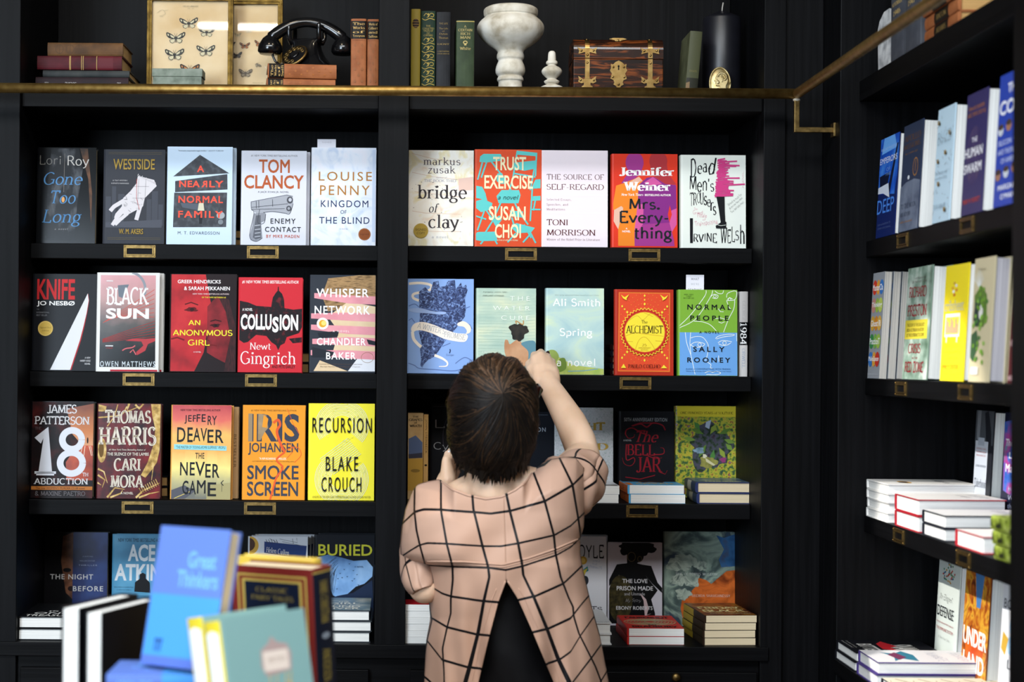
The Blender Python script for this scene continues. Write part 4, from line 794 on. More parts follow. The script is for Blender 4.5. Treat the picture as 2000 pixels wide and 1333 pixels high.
def art(a):
    a.P([(190, 790), (313, 790), (313, 976), (190, 976)], noise_mat('velvet_red_print', ['241014', '501418', '7c1a1e'], 26, .25, 6, pos=[.34, .5, .68]))
    g = noise_mat('gold_leaf', ['7c5c28', 'c09a50', 'e0c484'], 70, .25, 4)
    a.P([(293, 791), (312, 791), (311, 880), (306, 905), (296, 920), (284, 935), (275, 930), (288, 905), (299, 870), (302, 840), (296, 815)], g); a.L([(301, 870), (300, 905), (296, 940)], 3.5, g, True)
    a.E(198, 882, 9, 24, g); a.E(197, 880, 5, 16, '6a4c20'); a.P([(190, 792), (206, 796), (204, 806), (190, 806)], g); a.L([(190, 818), (212, 816), (235, 812), (246, 796)], 2.6, g); a.L([(228, 792), (222, 815), (208, 835)], 2, g); a.L([(250, 790), (246, 806), (270, 796)], 5, g, True); a.L([(262, 792), (270, 800), (278, 790)], 4, g)
    for p in ([(191, 918), (203, 924), (210, 946)], [(191, 930), (205, 940), (200, 955)], [(190, 945), (198, 950)], [(210, 974), (225, 955), (244, 958)], [(216, 974), (236, 966), (240, 960)], [(266, 974), (280, 960), (312, 945)], [(272, 974), (292, 966), (312, 962)]): a.L(p, 4, g, True)
    for i in range(9): a.L([(278 + i * 4, 966 - i * 2), (272 + i * 4, 955 - i * 2.2)], 1.4, g)
    w = 'ddd3c4'; i_ = '8d7a60'
    for t, b in (('THOMAS', (203.3, 802.5, 293.5, 829.5)), ('HARRIS', (192, 835, 304.5, 872.6)), ('CARI', (222, 897, 274.4, 922.6)), ('MORA', (216, 930, 281.4, 955))): a.T(t, *b, w, 'slab', .6, 0, .05); a.T(t, b[0] + 2.2, b[1] + 2, b[2] - 2.2, b[3] - 2, i_, 'light', -.3, 0, .16)
    a.T('#1 New York Times Bestselling Author of', 212, 879, 284, 883, w, 'sans', .2, .15); a.T('THE SILENCE OF THE LAMBS', 209, 886, 290, 892, w, bold=.3); a.T('A NOVEL', 236, 963, 261, 967.6, w, bold=.3)
face_book((189, 790, 313), YR, SH[2], .034, '3a1116', 'dark red thriller with gold leaf shapes and cream outlined title', art, rough=.25)
def art(a):
    pan = [(334, 360), (360, 381), (381, 404), (404, 424), (424, 452)]
    for i, (x0, x1) in enumerate(pan): a.P([(x0, 793), (x1, 793), (x1, 979), (x0, 979)], grad_mat('sunset_panel_%d' % i, ['6a6a60', 'b0a878', 'f0dc80', 'eaa850', 'e8b458', 'd86050', 'b0303c'], .0 + .008 * (i % 2), .236, 2, .3, 30, .12))
    a.P([(334, 960), (360, 950), (381, 962), (360, 979), (334, 979)], '54545c'); a.L([(340, 976), (372, 962)], 1.2, 'd8c060'); a.P([(404, 950), (452, 944), (452, 979), (404, 979)], 'a59b6c'); a.L([(434, 944), (434, 962)], .8, '3a3a34'); a.L([(437, 940), (432, 945), (437, 950)], 1.8, '20201c')
    d = '14161a'
    for t, b in (('JEF', (358, 813, 381, 830)), ('FE', (382, 811, 400, 826)), ('RY', (404, 814, 422, 832)), ('DE', (344, 837, 375, 866)), ('AV', (376, 838, 403, 864)), ('ER', (404, 841, 436, 867)), ('THE', (380.6, 886.6, 398.6, 898)), ('NE', (351, 905, 380, 931)), ('V', (381, 904, 400, 932)), ('ER', (401, 908, 429, 935)), ('GA', (356, 941, 383, 968)), ('M', (385, 940, 402, 966)), ('E', (406, 944, 423, 971))): a.T(t, *b, d, bold=.25, space=.1)
    a.P([(338.5, 870), (442, 873), (442, 882), (338.5, 880)], '92d4da'); a.T('"THE MASTER OF TICKING-BOMB SUSPENSE."-PEOPLE', 342, 873, 440, 878.6, '2c4a50', bold=.2); a.T('NEW YORK TIMES BESTSELLING AUTHOR', 350, 801, 429, 805, '5a2428', bold=.1)
face_book((333, 793, 451), YR - .006, SH[2], .033, 'dba050', 'sunset red and yellow thriller cut into strips, black title', art, pages=PG_T, rz=-.06)
face_book((354, 796, 465), YR + .034, SH[2], .03, 'b89468', 'plain tan book peeking out right behind the sunset thriller', lambda a: a.T('BESTSELLER', 456, 850, 461, 915, '6a5030', rot=90))
def art(a):
    n = '3b404e'
    a.T('IRIS', 484, 810, 584, 865, n, bold=.65); a.P([(484, 810), (492, 810), (492, 864), (484, 864)], '9a8468'); a.P([(503, 810), (519, 812), (523, 838), (516, 846), (508, 862), (503, 862)], noise_mat('face_in_letters', ['b09a7a', '8a7254'], 30)); a.P([(514, 812), (523, 820), (520, 838), (511, 836)], 'e8972c')
    a.T('JOHANSEN', 484, 867, 582, 891, n, bold=.4); a.T('"A RIP-ROARING THRILLER."', 506, 895.6, 561, 900, 'f7e6d0', bold=.4); a.T('-CATHERINE COULTER, New York Times bestselling author', 492, 902, 575, 905, '7a4a1c')
    a.T('SMOKE', 483, 911, 583.3, 938.6, n, bold=.45); a.T('SCREEN', 483, 942.6, 582.7, 971, n, bold=.45); a.T(N1, 489, 802, 578, 805.6, '8a541c', bold=.1)
    sm = 'de5a2c'
    for p, w in (([(533, 828), (542, 822), (546, 832), (540, 845), (548, 870), (556, 885)], 5), ([(556, 885), (540, 900), (552, 915), (540, 935), (533, 960), (528, 978)], 3.5), ([(560, 880), (580, 875), (588, 890), (575, 905)], 1.2), ([(556, 860), (575, 880), (560, 897)], 1), ([(560, 800), (572, 830), (584, 850)], .8)): a.L(p, w, sm, False)
face_book((474.5, 793, 595), YR, SH[2], .03, 'e8972c', 'orange thriller with dark blue capital letters and red smoke', art)
def art(a):
    for r in range(22, 54, 3):
        c = 'c4d0c8' if r % 2 else 'd2d6d8'
        a.ring(667.5, 833, r, r * .94, .9, c, -215, 42 + 0); a.ring(667.5, 938, r, r * .98, .9, c, -38, 222)
    for i in range(11): a.L([(700 - i * 0 + (i - 5) * 2.6 - 8, 862 + i * 3 - 4), (640 + (i - 5) * 2.6 - 2, 905 + i * 3 - 6)], .9, 'c9d3cc')
    for i in range(60):
        t = random.random() * 6.28; r = 26 + random.random() * 24; cy = 833 if i % 2 else 938; a.Rr(667.5 + r * math.cos(t), cy + r * math.sin(t), 667.5 + r * math.cos(t) + 2.2, cy + r * math.sin(t) + 1.6, 'e3de6a')
    d = '14140e'
    a.T('RECURSION', 609.4, 818, 725.5, 847.5, d, 'sans', .05, 0, .3); a.T('BLAKE', 636.4, 894, 699.5, 922, d, 'sans', .05, 0, .3); a.T('CROUCH', 628.4, 934, 706, 962.7, d, 'sans', .05, 0, .3)
    a.T('A NOVEL BY THE NEW YORK TIMES BESTSELLING AUTHOR OF DARK MATTER', 611, 970.5, 724, 974.6, '6c6a2c')
face_book((603.5, 790, 731), YR, SH[2], .032, 'f0e23a', 'bright yellow novel with a pale figure-eight line maze', art)
# ---- third row, right bay (set far back)
YD = 4.335
def art(a):
    t = noise_mat('old_tan_print', ['b08a58', 'c7a473'], 30)
    a.band(0, 1, t); a.P([(.05, .3), (.5, .26), (.95, .34), (.95, .48), (.05, .48)], '55617e'); a.P([(.05, .48), (.95, .46), (.95, .52), (.05, .53)], '3c3a44'); a.band(.53, .9, 'b98d3c')
    for s_, y0, y1, x0, x1 in (('THE', .035, .055, .3, .7), ('GRAPES', .065, .095, .06, .94), ('of', .1, .125, .4, .6), ('WRATH', .135, .165, .1, .9)): a.T(s_, x0, y0, x1, y1, '1e1a18', 'slab', .4)
    a.E(.5, .67, .3, .02, '8a6a30')
spine_book((797, 807, 827), 4.24, SH[2], .14, 'tan spine-out novel with a blue mountain band, third shelf', art, 'b98d4c', hard=False)
def art(a): a.T('JOHN STEINBECK', .25, .06, .75, .46, '3a2a18', rot=90, space=.2); a.E(.5, .6, .28, .012, '2a2018')
spine_book((827.6, 810, 837), 4.245, SH[2], .14, 'thin tan spine-out paperback beside the mountain-banded novel', art, 'c09458', hard=False)
def art(a): a.T('Lost', 850, 822, 930, 838, 'a9a8a8', 'light'); a.T('Cyber', 847, 866, 915, 884, 'a9a8a8', 'light'); a.ring(905, 855, 40, 60, .8, '4a4450'); a.L([(845, 796), (1000, 796)], .6, '4a4a4e')
face_book((842, 790, 962), YD, SH[2], .03, '131316', 'black novel with thin grey lettering, half hidden behind the dark hair', art)
def art(a): a.T('FOUNDATION', 985, 836.5, 1066, 845, 'a9b0bc', space=.2); a.L([(1000, 812), (1070, 812)], .5, '5a6472')
face_book((970, 806, 1083), YD, SH[2], .03, '10141c', 'dark navy novel between the hair and the raised arm', art)
LACE = noise_mat('lace_print', ['b2b5ba', 'c3c6ca', '9aa6a6'], 70, .4, 4, distort=3, pos=[.4, .5, .66])
def art(a): a.T('NIGHT', 1100, 826, 1183, 843, 'ae8f3e', 'boldserif'); a.T('AND', 1120, 867, 1189, 881, 'ae8f3e', 'boldserif', -.2); a.T('MUSIC', 1112, 936, 1188, 946, 'ae8f3e', 'boldserif', -.4)
face_book((1083, 798, 1198), YD, SH[2], .03, LACE, 'pale grey lace-patterned novel with gold letters behind the elbow', art)
def art(a):
    r = '8a1c28'
    a.T('50TH ANNIVERSARY EDITION', 1219.6, 818, 1303.6, 825, 'a3a4a8', bold=.2, space=.1)
    a.L([(1222, 850), (1224, 842), (1236, 838), (1250, 846), (1262, 850)], 2.2, r); a.L([(1222, 850), (1228, 858), (1238, 856), (1240, 850)], 1.8, r, True); a.L([(1236, 834), (1252, 830), (1264, 836), (1276, 828), (1294, 832), (1300, 842)], 2.4, r); a.L([(1234, 834), (1250, 828), (1274, 828)], 1.6, r)
    a.T('The', 1243, 842, 1287, 866, r, 'serif', .1, .35); a.T('BELL', 1225, 869, 1280, 892, r, 'serif', .2); a.T('JAR', 1243, 894, 1294, 925, r, 'serif', .2)
    a.L([(1224, 870), (1224, 900), (1238, 896), (1240, 904), (1232, 912), (1220, 908), (1216, 896)], 2.2, r, True); a.L([(1278, 890), (1296, 888), (1297, 878), (1290, 876)], 2, r, True); a.L([(1266, 892), (1280, 898), (1294, 896)], 1.8, r, True); a.L([(1290, 924), (1300, 928), (1304, 920)], 1.8, r, True); a.L([(1222, 934), (1250, 938), (1280, 930)], 1.6, r); a.T('A NOVEL', 1218, 860.6, 1234, 864, 'a3a4a8', bold=.3)
face_book((1211, 805, 1317), YD, SH[2], .03, '17181d', 'black novel with red swirling lettering behind the blue flat stack', art)
JUNG = noise_mat('jungle_print', ['2c3444', '4a6a34', '9aa038', 'b8a83c', '7a3a30', '7a8494'], 95, .35, 5, pos=[.3, .42, .5, .57, .64, .72])
def art(a):
    a.Rr(1322, 795, 1440, 816, 'd2be34'); a.T('ONE HUNDRED YEARS of SOLITUDE', 1329.5, 806, 1433, 811, '3a3410', 'serif', .1)
    a.B(1388, 876, 40, 44, noise_mat('thicket', ['141c1a', '2c3c28', '4a4a58', '3a2c34'], 80), 3); lf = ['5a7a34', '6f8c3c', '4a7a3c', '86963c']
    for i, (x, y, ang, l) in enumerate(((1375, 850, 205, 26), (1360, 862, 190, 26), (1368, 842, 235, 20), (1388, 850, 300, 24), (1405, 850, 335, 26), (1415, 860, 20, 22), (1395, 880, 100, 26), (1405, 876, 60, 26), (1380, 870, 120, 30), (1418, 868, 45, 20))):
        dx, dy = math.cos(R(ang)), math.sin(R(ang)); a.P([(x, y), (x + dx * l * .5 - dy * 5, y + dy * l * .5 + dx * 5), (x + dx * l, y + dy * l), (x + dx * l * .5 + dy * 5, y + dy * l * .5 - dx * 5)], lf[i % 4])
    a.B(1384, 905, 17, 11, noise_mat('moss_glow', ['6a6a34', 'a09a50'], 60), 7); a.B(1377, 893, 4, 4, 'd0ccb0', 4); a.P([(1378, 896), (1384, 900), (1398, 910), (1394, 912), (1380, 904)], 'c9c29a'); a.B(1413, 900, 6, 5, '8a3a6a', 5); a.B(1366, 882, 10, 6, noise_mat('pond_print', ['4a6474', '8aa4b4'], 80), 6); a.P([(1380, 826), (1390, 822), (1386, 840), (1378, 836)], 'aab4c4')
face_book((1322, 795, 1440), YD, SH[2], .034, JUNG, 'yellow-banded novel with leafy jungle painting on the third shelf', art)
# ---- fourth row, deep on the counter
def art(a):
    a.P([(121, 1050), (141, 1042), (141, 1172), (128, 1160), (118, 1100)], noise_mat('dim_face_print', ['3a231a', '6a4430', '241510'], 22, .35, 3)); a.E(130, 1116, 8, 4, '0c0a0c'); a.E(138, 1152, 6, 5, '1c0e0e')
    a.Rr(141, 1042, 209, 1240, noise_mat('night_blue_print', ['0c1030', '142050', '24407a'], 9, .3, 3, pos=[.34, .5, .7]))
    w = 'b9b7b4'
    a.T('THE NIGHT', 97, 1124, 181, 1134, w, bold=.2, space=.12); a.T('BEFORE', 142, 1147, 201, 1157, w, bold=.2, space=.2); lines(a, (('A RIVETING', 160, 1088, 180, 1090.4), ('ROLLERCOASTER', 155, 1096.6, 184, 1099), ('THRILLER', 152, 1105, 189, 1107.6)), '8a92a8', space=.3)
face_book((84, 1042, 209), YD, COUNTER, .03, '0c0b0d', 'half black half night-blue novel with dim face on the counter', art)
def art(a):
    a.T('NEW YORK TIMES BESTSELLING AUTHOR', 229, 1054, 324, 1061, '122433', bold=.3, slant=.1); a.T('ACE', 248.5, 1066, 302, 1099, 'cbcfd2', bold=.7); a.T('ATKINS', 223, 1104, 330, 1137, 'cbcfd2', bold=.7)
    a.P([(262, 1158), (263, 1140), (272, 1133), (272, 1124), (278, 1121), (284, 1124), (284, 1132), (292, 1140), (294, 1160)], '0e1014'); a.T('Every Atkins is my kind of guy', 223, 1148, 260, 1151, '13212c'); a.T('is what fun really is', 228, 1153.6, 256, 1156, '13212c'); a.Rr(219, 1165, 336, 1240, '3a7090')
face_book((219, 1046, 336), YD, COUNTER, .03, noise_mat('blue_dusk_print', ['2c6484', '4a8aac', '6aa6c4'], 8, .35, 3), 'steel-blue novel with bold white letters and a dark man silhouette', art)
def art(a):
    a.E(486, 1068, 22, 22, 'd2cfd0'); a.E(486, 1068, 18, 18, 'c99a3c'); a.E(484, 1066, 13, 13, '4a2c1c'); a.P([(515, 1060), (598, 1068), (596, 1095), (515, 1082)], '1f3468'); a.T('Helen Cullen', 519, 1073.5, 564, 1084, 'd8d6d0', 'serif', -.2, rot=8)
    for p in ([(525, 1054), (540, 1062)], [(545, 1055), (580, 1062), (578, 1053)], [(550, 1060), (590, 1068)], [(570, 1054), (572, 1064)]): a.L(p, .8, '5a5c64')
    for x in range(518, 540, 5): a.L([(x, 1056), (x + 4, 1064)], 1, '3a3a40')
    a.Rr(485, 1096, 602, 1240, '24386c')
face_book((485, 1050, 600), YD - .04, COUNTER, .02, 'c7c9cf', 'white and navy novel with a coffee cup picture, behind the maroon volume', art, back_copies=2, back_labels=('first spare copy right behind the coffee cup novel', 'rearmost spare copy behind the coffee cup novel'))
def art(a):
    a.P([(618, 1092), (640, 1086), (668, 1092), (690, 1098), (716, 1096), (728, 1110), (727, 1128), (712, 1142), (695, 1148), (676, 1165), (664, 1172), (650, 1165), (640, 1140), (625, 1115)], noise_mat('sky_opening_print', ['3a5a8c', '7aa4d4', 'b4d4f0'], 8, .3, 4))
    for i in range(18): a.L([(618 + i * 2, 1118 + i * 2.5), (650 + random.random() * 10, 1090 + i * 2)], .5, '2c3038')
    for x, y in ((682, 1103), (690, 1116), (697, 1124), (672, 1114), (664, 1122), (660, 1132), (678, 1128), (688, 1136), (700, 1144), (658, 1152), (668, 1130), (692, 1132)): a.P([(x - 2, y - .5), (x, y + .6), (x + 2, y - 1), (x + .4, y + 1.6), (x - .6, y + 1.4)], '1a2030')
    a.P([(640, 1172), (660, 1166), (690, 1160), (727, 1135), (730, 1195), (640, 1195)], '1c2a44')
    a.T('BURIED', 621, 1066, 726.5, 1088, 'd6cf3c', bold=.3); a.T('A NOVEL', 692, 1107.6, 710, 1111, '34507a', bold=.2); a.T('ELLISON', 632, 1176, 722, 1190, 'c2c6ca', 'light', .3); lines(a, (('A gripping, surprise', 628, 1104, 649, 1107), ('that rolls,', 631, 1109, 648, 1112), ('a rare, unblinkered', 630, 1114, 650, 1117)), '9aa2ae')
face_book((615, 1047, 731), YD, COUNTER, .03, '12151d', 'dark blue thriller with yellow capitals over a bright rock opening', art, back_copies=1, back_labels=('spare copy behind the dark thriller with yellow capitals',))
def art(a):
    a.T('T.C. BOYLE', 1070, 1066, 1180, 1093, '141418', 'stroke', -.3, 0, .05); lines(a, (('author of', 1159, 1095.6, 1172, 1100), ('THE', 1157, 1102, 1167, 1106), ('TERRANAUTS', 1147, 1107, 1176, 1112.6)), '5a7ab0', font='pen', rot=6)
    a.E(1139, 1097, 8, 8, 'd2a53a'); a.E(1139, 1097, 4.5, 4.5, 'f0d070'); a.P([(1137, 1117), (1148, 1108), (1150, 1117), (1140, 1123)], '3a8a8c'); a.P([(1134, 1120), (1148, 1112), (1142, 1126)], 'd8c040'); a.E(1144, 1136, 6, 9, '2a2c34'); a.T('LIGHTS', 1110, 1184, 1177, 1196, '141418', 'brush', 0, 0, 0)
face_book((1068, 1050, 1185), YD, COUNTER, .03, 'd9d9de', 'white novel with handwritten capitals beside the checked blouse', art, back_copies=1, back_labels=('spare white copy behind the novel with handwritten capitals',))
def art(a):
    k = lambda p: [(1100 + x / 4, 1000 + y / 4) for x, y in p]; d = '101012'
    a.B(1229, 1073, 20, 13, d, 3); a.B(1261, 1073, 19, 14, d, 8); a.E(1245, 1070, 18, 9, d); a.E(1246, 1088, 12, 13, d); a.P(k([(500, 320), (620, 320), (610, 380), (580, 410), (620, 420), (690, 430), (740, 560), (775, 600), (775, 640), (700, 570), (640, 500), (690, 560), (740, 620), (690, 690), (720, 800), (720, 880), (350, 880), (350, 640), (400, 560), (440, 500), (355, 590), (355, 540), (420, 420), (500, 410)]), d)
    a.E(1200 + 12, 1172, 24, 46, noise_mat('pattern_skirt', ['1a1810', '4c4426'], 90, .4)); a.ring(1234, 1090, 7.5, 9, .8, '7a6a44'); a.ring(1250, 1094, 4, 5, .7, '7a6a44'); a.P(k([(600, 640), (650, 690), (670, 760), (655, 810), (690, 800), (640, 820), (630, 700)]), 'c9aeb0')
    w = 'd6d5d8'
    a.T('THE LOVE', 1216, 1133, 1265, 1141, w, bold=.35); a.T('PRISON MADE', 1205, 1147, 1276, 1155.4, w, bold=.35); a.T('and Unmade', 1220, 1159, 1260, 1165, 'b0aeb2'); a.T('My Story', 1222, 1171, 1253, 1180, '9a989c', 'pen', 0, .4); a.T('EBONY ROBERTS', 1204, 1186, 1275, 1193, w, bold=.25)
face_book((1189, 1062, 1294), YD, COUNTER, .025, 'cbc7d0', 'lilac-white book with black silhouette of a woman with full hair', art)
OCT = noise_mat('ink_cloud_print', ['2c3438', '4f5f5c', '8fa294', '3c4a54', '2a4a70'], 11, .3, 6, distort=1.2, pos=[.3, .42, .52, .62, .74])
def art(a):
    k = lambda p: [(1100 + x / 4, 1000 + y / 4) for x, y in p]; o = noise_mat('orange_cloud_print', ['9a4a1c', 'c8642a', '6a2c14'], 22, .3, 6, distort=1)
    a.P(k([(1350, 460), (1280, 470), (1230, 510), (1160, 570), (1120, 540), (1050, 520), (1060, 570), (1010, 620), (980, 680), (930, 700), (920, 760), (940, 860), (980, 960), (1350, 960)]), o); a.P(k([(1200, 190), (1260, 210), (1350, 180), (1350, 430), (1240, 440), (1220, 380), (1260, 300)]), noise_mat('blue_cloud_print', ['1f3f66', '3a6a9c', '5c4a3c'], 20, .3, 5))
    for cx_, cy_, r in ((880, 420, 60), (960, 400, 70), (1080, 430, 40), (940, 650, 50), (1000, 540, 60), (900, 540, 50)): a.B(1100 + cx_ / 4, 1000 + cy_ / 4, r / 3.4, r / 4.4, noise_mat('grey_cloud_print', ['4c5a5a', '8a988c', 'a9b4a6', '56645f'], 30, .3, 6, distort=1.5), int(cx_))
    a.T('THE OCTOPUS MUSEUM', 1320, 1121, 1402, 1126, 'c2c6c2', 'serif', -.2, 0, .15); a.T('BRENDA SHAUGHNESSY', 1352, 1163, 1427, 1168, 'c9bdb0', 'serif', -.2, 0, .15)
face_book((1300, 1041, 1438), YD, COUNTER, .022, OCT, 'large dark book with grey, blue and orange ink clouds', art)
# ------------------------------------------------------------------ flat stacks on the back wall's shelves
ORD = {2: ('topmost', 'bottom'), 3: ('topmost', 'middle', 'bottom'), 4: ('topmost', 'second', 'third', 'bottom'), 6: ('topmost', 'second', 'third', 'fourth', 'fifth', 'bottom')}
def stack(u0, u1, Yf, Zb, n, t, d, base, what, cover=None, hard=False, pages=None, rz=0, group=None, spine=None, jit=.0025):
    """n copies lying flat; u0..u1 is where the front edge of the stack shows"""
    w = (u1 - u0) * Yf / F; cx = at((u0 + u1) / 2, V0 + (EYE - Zb) * F / Yf, Yf).x; z = Zb
    w0 = w; first = None
    for i in range(n):
        lab = '%s %s' % (ORD[n][n - 1 - i], what) if n > 1 else what
        x = cx + random.uniform(-jit, jit); y = Yf + (random.uniform(0, jit) if i else 0); r_ = rz + random.uniform(-.01, .01) * (1 if jit else 0)
        loc = (x, y, z + t); rot = (Matrix.Rotation(r_, 3, 'Z') @ Matrix.Rotation(-math.pi / 2, 3, 'X')).to_euler()
        if first is None or i == n - 1:
            b = make_book(w, d, t, base, cover if (i == n - 1 or n == 1) else None, None, hard, pages or PG_W, label=lab, group=group, loc=loc, rot=rot, spine_art=spine)
            if first is None: first = b
        else: b = dup(first, loc, lab, rot)
        z += t + .0003
    return z
def cv(a): a.Rr(.05, .8, .95, .98, '3a3e48'); a.T('RADIO', .5, .86, .9, .94, 'c0a86a', 'slab')
stack(1162, 1210, 4.17, SH[2], 2, .021, .19, 'cfcfd2', 'white paperback in the pair beside the checked sleeve', cv, group='white pair behind the elbow')
def cv(a): a.Rr(0, 0, 1, .3, '1c2026'); a.T('ALOE', .25, .34, .75, .5, 'd8953a', bold=.6); a.T('HAMLETS', .2, .62, .86, .8, 'd9b640', bold=.6); a.P([(.3, .2), (.8, .2), (.7, .5), (.5, .35), (.35, .5)], '1a1c20'); a.P([(0, .5), (.1, .5), (.1, 1), (0, 1)], 'c9702c')
def sp(a): a.band(0, 1, 'c8682a'); a.T('ALOE', .2, .1, .8, .6, '2a1a10', rot=90)
stack(1228, 1338, 4.165, SH[2], 2, .0225, .158, '4f9cc6', 'blue-topped paperback in the pair below the red-lettered black novel', cv, group='blue pair on the third shelf', spine=sp)
def cv(a):
    a.P([(0, 0), (1, 0), (1, 1), (0, 1)], noise_mat('seascape_print', ['24384c', '4a6478', '8a9a94'], 22, .3, 5)); a.T('FIELD NOTES', .2, .72, .85, .86, 'd6d2a8', 'slab', .3); a.T('THE RIVER', .3, .9, .8, .98, 'b9bfa8', 'slab')
def sp(a): a.band(0, 1, '2c3a50'); a.band(.3, .62, 'a8a494')
stack(1361, 1469, 4.168, SH[2], 2, .0265, .155, '2b3358', 'navy-boarded book in the pair under the yellow-banded novel', cv, True, PG_C, .0, 'navy pair on the third shelf', sp)
def cv(a):
    a.T('IS A', .4, .55, .8, .64, 'd8d6d0', 'slab'); a.T('ONE', .2, .68, .8, .8, 'e2e0da', bold=.2); a.T('TREASURE', .1, .84, .95, .97, 'e2e0da', bold=.2)
stack(34, 150, 4.05, COUNTER, 2, .028, .22, '111214', 'black-boarded book at the far left end of the counter', cv, True, PG_W, .0, 'black pair at the left end')
def cv(a): a.P([(0, 0), (1, 0), (1, 1), (0, 1)], noise_mat('river_print', ['38464c', '6a7a78', 'c9c4b0'], 14, .3, 5)); a.T('THE', .4, .3, .6, .37, 'd9d6c8', bold=.3); a.T('GIRL', .25, .4, .8, .52, 'e2dfd2', bold=.4); a.T('FROM', .35, .55, .65, .6, 'd9d6c8', bold=.3); a.T('BLIND', .2, .63, .82, .76, 'e2dfd2', bold=.4); a.T('RIVER', .2, .8, .82, .92, 'e2dfd2', bold=.4)
stack(612, 724, 4.05, COUNTER, 3, .0255, .215, '34383c', 'grey river-covered book in the stack left of the middle post', cv, True, PG_W, .0, 'river-covered stack')
def cv(a): a.Rr(0, 0, 1, 1, '141416'); a.Rr(0, .55, 1, 1, 'b01c26'); a.T('Fear, grit', .3, .62, .9, .92, 'f0e4e0', 'pen', .3); a.E(.85, .8, .09, .04, 'd9a54a')
def sp(a): a.band(0, 1, 'b01c26')
stack(787, 900, 4.045, COUNTER, 6, .0152, .19, 'e6e4e0', 'white paperback in the red-spined stack left of the blouse', cv, False, PG_W, .0, 'red and black topped stack', sp)
def cv(a): a.T('OUTSIDE', .5, .9, .97, .97, '6a6c74', 'pen'); a.P([(.1, .2), (.5, .2), (.6, .7), (.1, .6)], 'cfd2d6')
stack(1085, 1196, 4.045, COUNTER, 2, .026, .22, 'dcdbd9', 'white hardcover in the pair right of the checked blouse', cv, True, PG_W, .0, 'white pair right of the blouse')
def cv(a):
    a.Rr(0, 0, 1, 1, 'c42a24')
    for i in range(7): a.ring(.5, .52, .46 - .06 * i, .24 - .03 * i, .02, 'e0cf9a'); a.ring(.5, .535, .46 - .06 * i, .24 - .03 * i, .012, '1c1210')
    a.T('FAHRENHEIT', .1, .12, .9, .26, '1c1210', 'slab', .6); a.T('RAY', .42, .72, .58, .79, '1c1210', bold=.6); a.T('BRADBURY', .1, .82, .92, .95, '241410', 'slab', .6)
def sp(a): a.band(0, 1, 'b02420')
stack(1226, 1337, 4.05, COUNTER, 2, .0195, .205, 'b02420', 'red paperback with ringed cover in the pair below the woman silhouette', cv, False, PG_W, .0, 'red ringed pair', sp)
def cv(a):
    a.P([(0, 0), (1, 0), (1, 1), (0, 1)], noise_mat('ember_print', ['141210', '5a2a14', '8a5a20', '2a1a14'], 22, .3, 5)); a.T('FRIDAY', .1, .3, .95, .5, 'dcc98a', 'slab', .9); a.T('BLACK', .1, .54, .95, .74, 'dcc98a', 'slab', .9); a.T('ADJEI-BRENYAH', .15, .8, .95, .9, '9a8c6a', 'slab')
def sp(a): a.band(0, .5, 'b39a2c'); a.band(.5, 1, '2c241a')
stack(1373, 1477, 4.05, COUNTER, 4, .0178, .205, '2a1e16', 'dark ember-patterned paperback in the stack at the right end', cv, False, PG_C, .07, 'ember-patterned stack', sp)
# low stacks tucked behind face-out books, seen only in the gaps
def low(u0, u1, Zb, n, t, base, what, pages=PG_C, Yf=4.25): stack(u0, u1, Yf, Zb, n, t, .15, base, what, None, True, pages, 0, None, None, .001)
low(560, 604, SH[1], 2, .026, '15161a', 'black book lying in the gap left of the pink-smeared novel', PG_T)
low(280, 328, SH[2], 2, .026, '15161a', 'dark book lying in the gap left of the sunset novel', PG_T)
low(425, 478, SH[0], 2, .022, '15161a', 'dark book lying in the gap right of the torn-house novel', PG_T)
for i in range(5):
    z = SH[1] + .006 + i * .0165
    p = at(1198, 700, 4.26)
    b = make_book(.13, .10, .0155, '1a1c2c' if i % 2 else '2c1216', hard=True, pages=PG_C, label='small dark book, %s in the pile half hidden left of the sun emblem novel' % ('bottom', 'second', 'third', 'fourth', 'topmost')[i], group='pile behind the sun emblem novel', loc=(p.x + .06, 4.26, SH[1] + .0155 + i * .0158), rot=FLAT)
# ------------------------------------------------------------------ ornaments on the high shelf
SPINE_OUT = Matrix(((0, 0, -1), (1, 0, 0), (0, -1, 0))).to_euler()      # lying cover up, spine toward the room
def lying(u0, u1, Yf, z, t, depth, base, label, spine=None, pages=PG_T, rz=0, group=None, hard=True):
    w = (u1 - u0) * Yf / F; x1 = at(u1, 150, Yf).x
    rot = (Matrix.Rotation(rz, 3, 'Z') @ Matrix(((0, 0, -1), (1, 0, 0), (0, -1, 0)))).to_euler()
    o = Vector((x1, Yf, z + t)) + Matrix.Rotation(rz, 3, 'Z') @ Vector((0, depth / 2, 0))
    return make_book(depth, w, t, base, None, None, hard, pages, .5, spine_art=spine, label=label, group=group, loc=o, rot=rot)
def old(n, a, b): return noise_mat(n, [a, b], 30, .5, 5, bump=.15)
z = TOPZ
def sp(a):
    for s_, x0, x1, m in (('KIPLING', .1, .14, 'a09a94'), ('SOCIAL', .32, .44, 'b9b3ae'), ('1911', .88, .92, 'b9b3ae')): a.T(s_, .35, x0, .65, x1, m, 'serif', rot=-90)
lying(70, 251, 4.13, z, .038, .16, old('maroon_cloth', '160a10', '281218'), 'dark maroon old book at the bottom of the pile on the high shelf', sp); z += .0385
def sp(a): a.band(.55, .95, '3a1c22'); a.band(.3, .52, '3a1416')
lying(84, 253, 4.14, z, .0175, .17, old('slate_cloth', '25292a', '383a39'), 'thin slate-grey old book third from the top of the pile on the high shelf', None); z += .018
def sp(a):
    for y in (.38, .39, .52, .54, .7): a.band(y, y + .008, 'a88a50')
    a.band(.72, .9, '5a1a22')
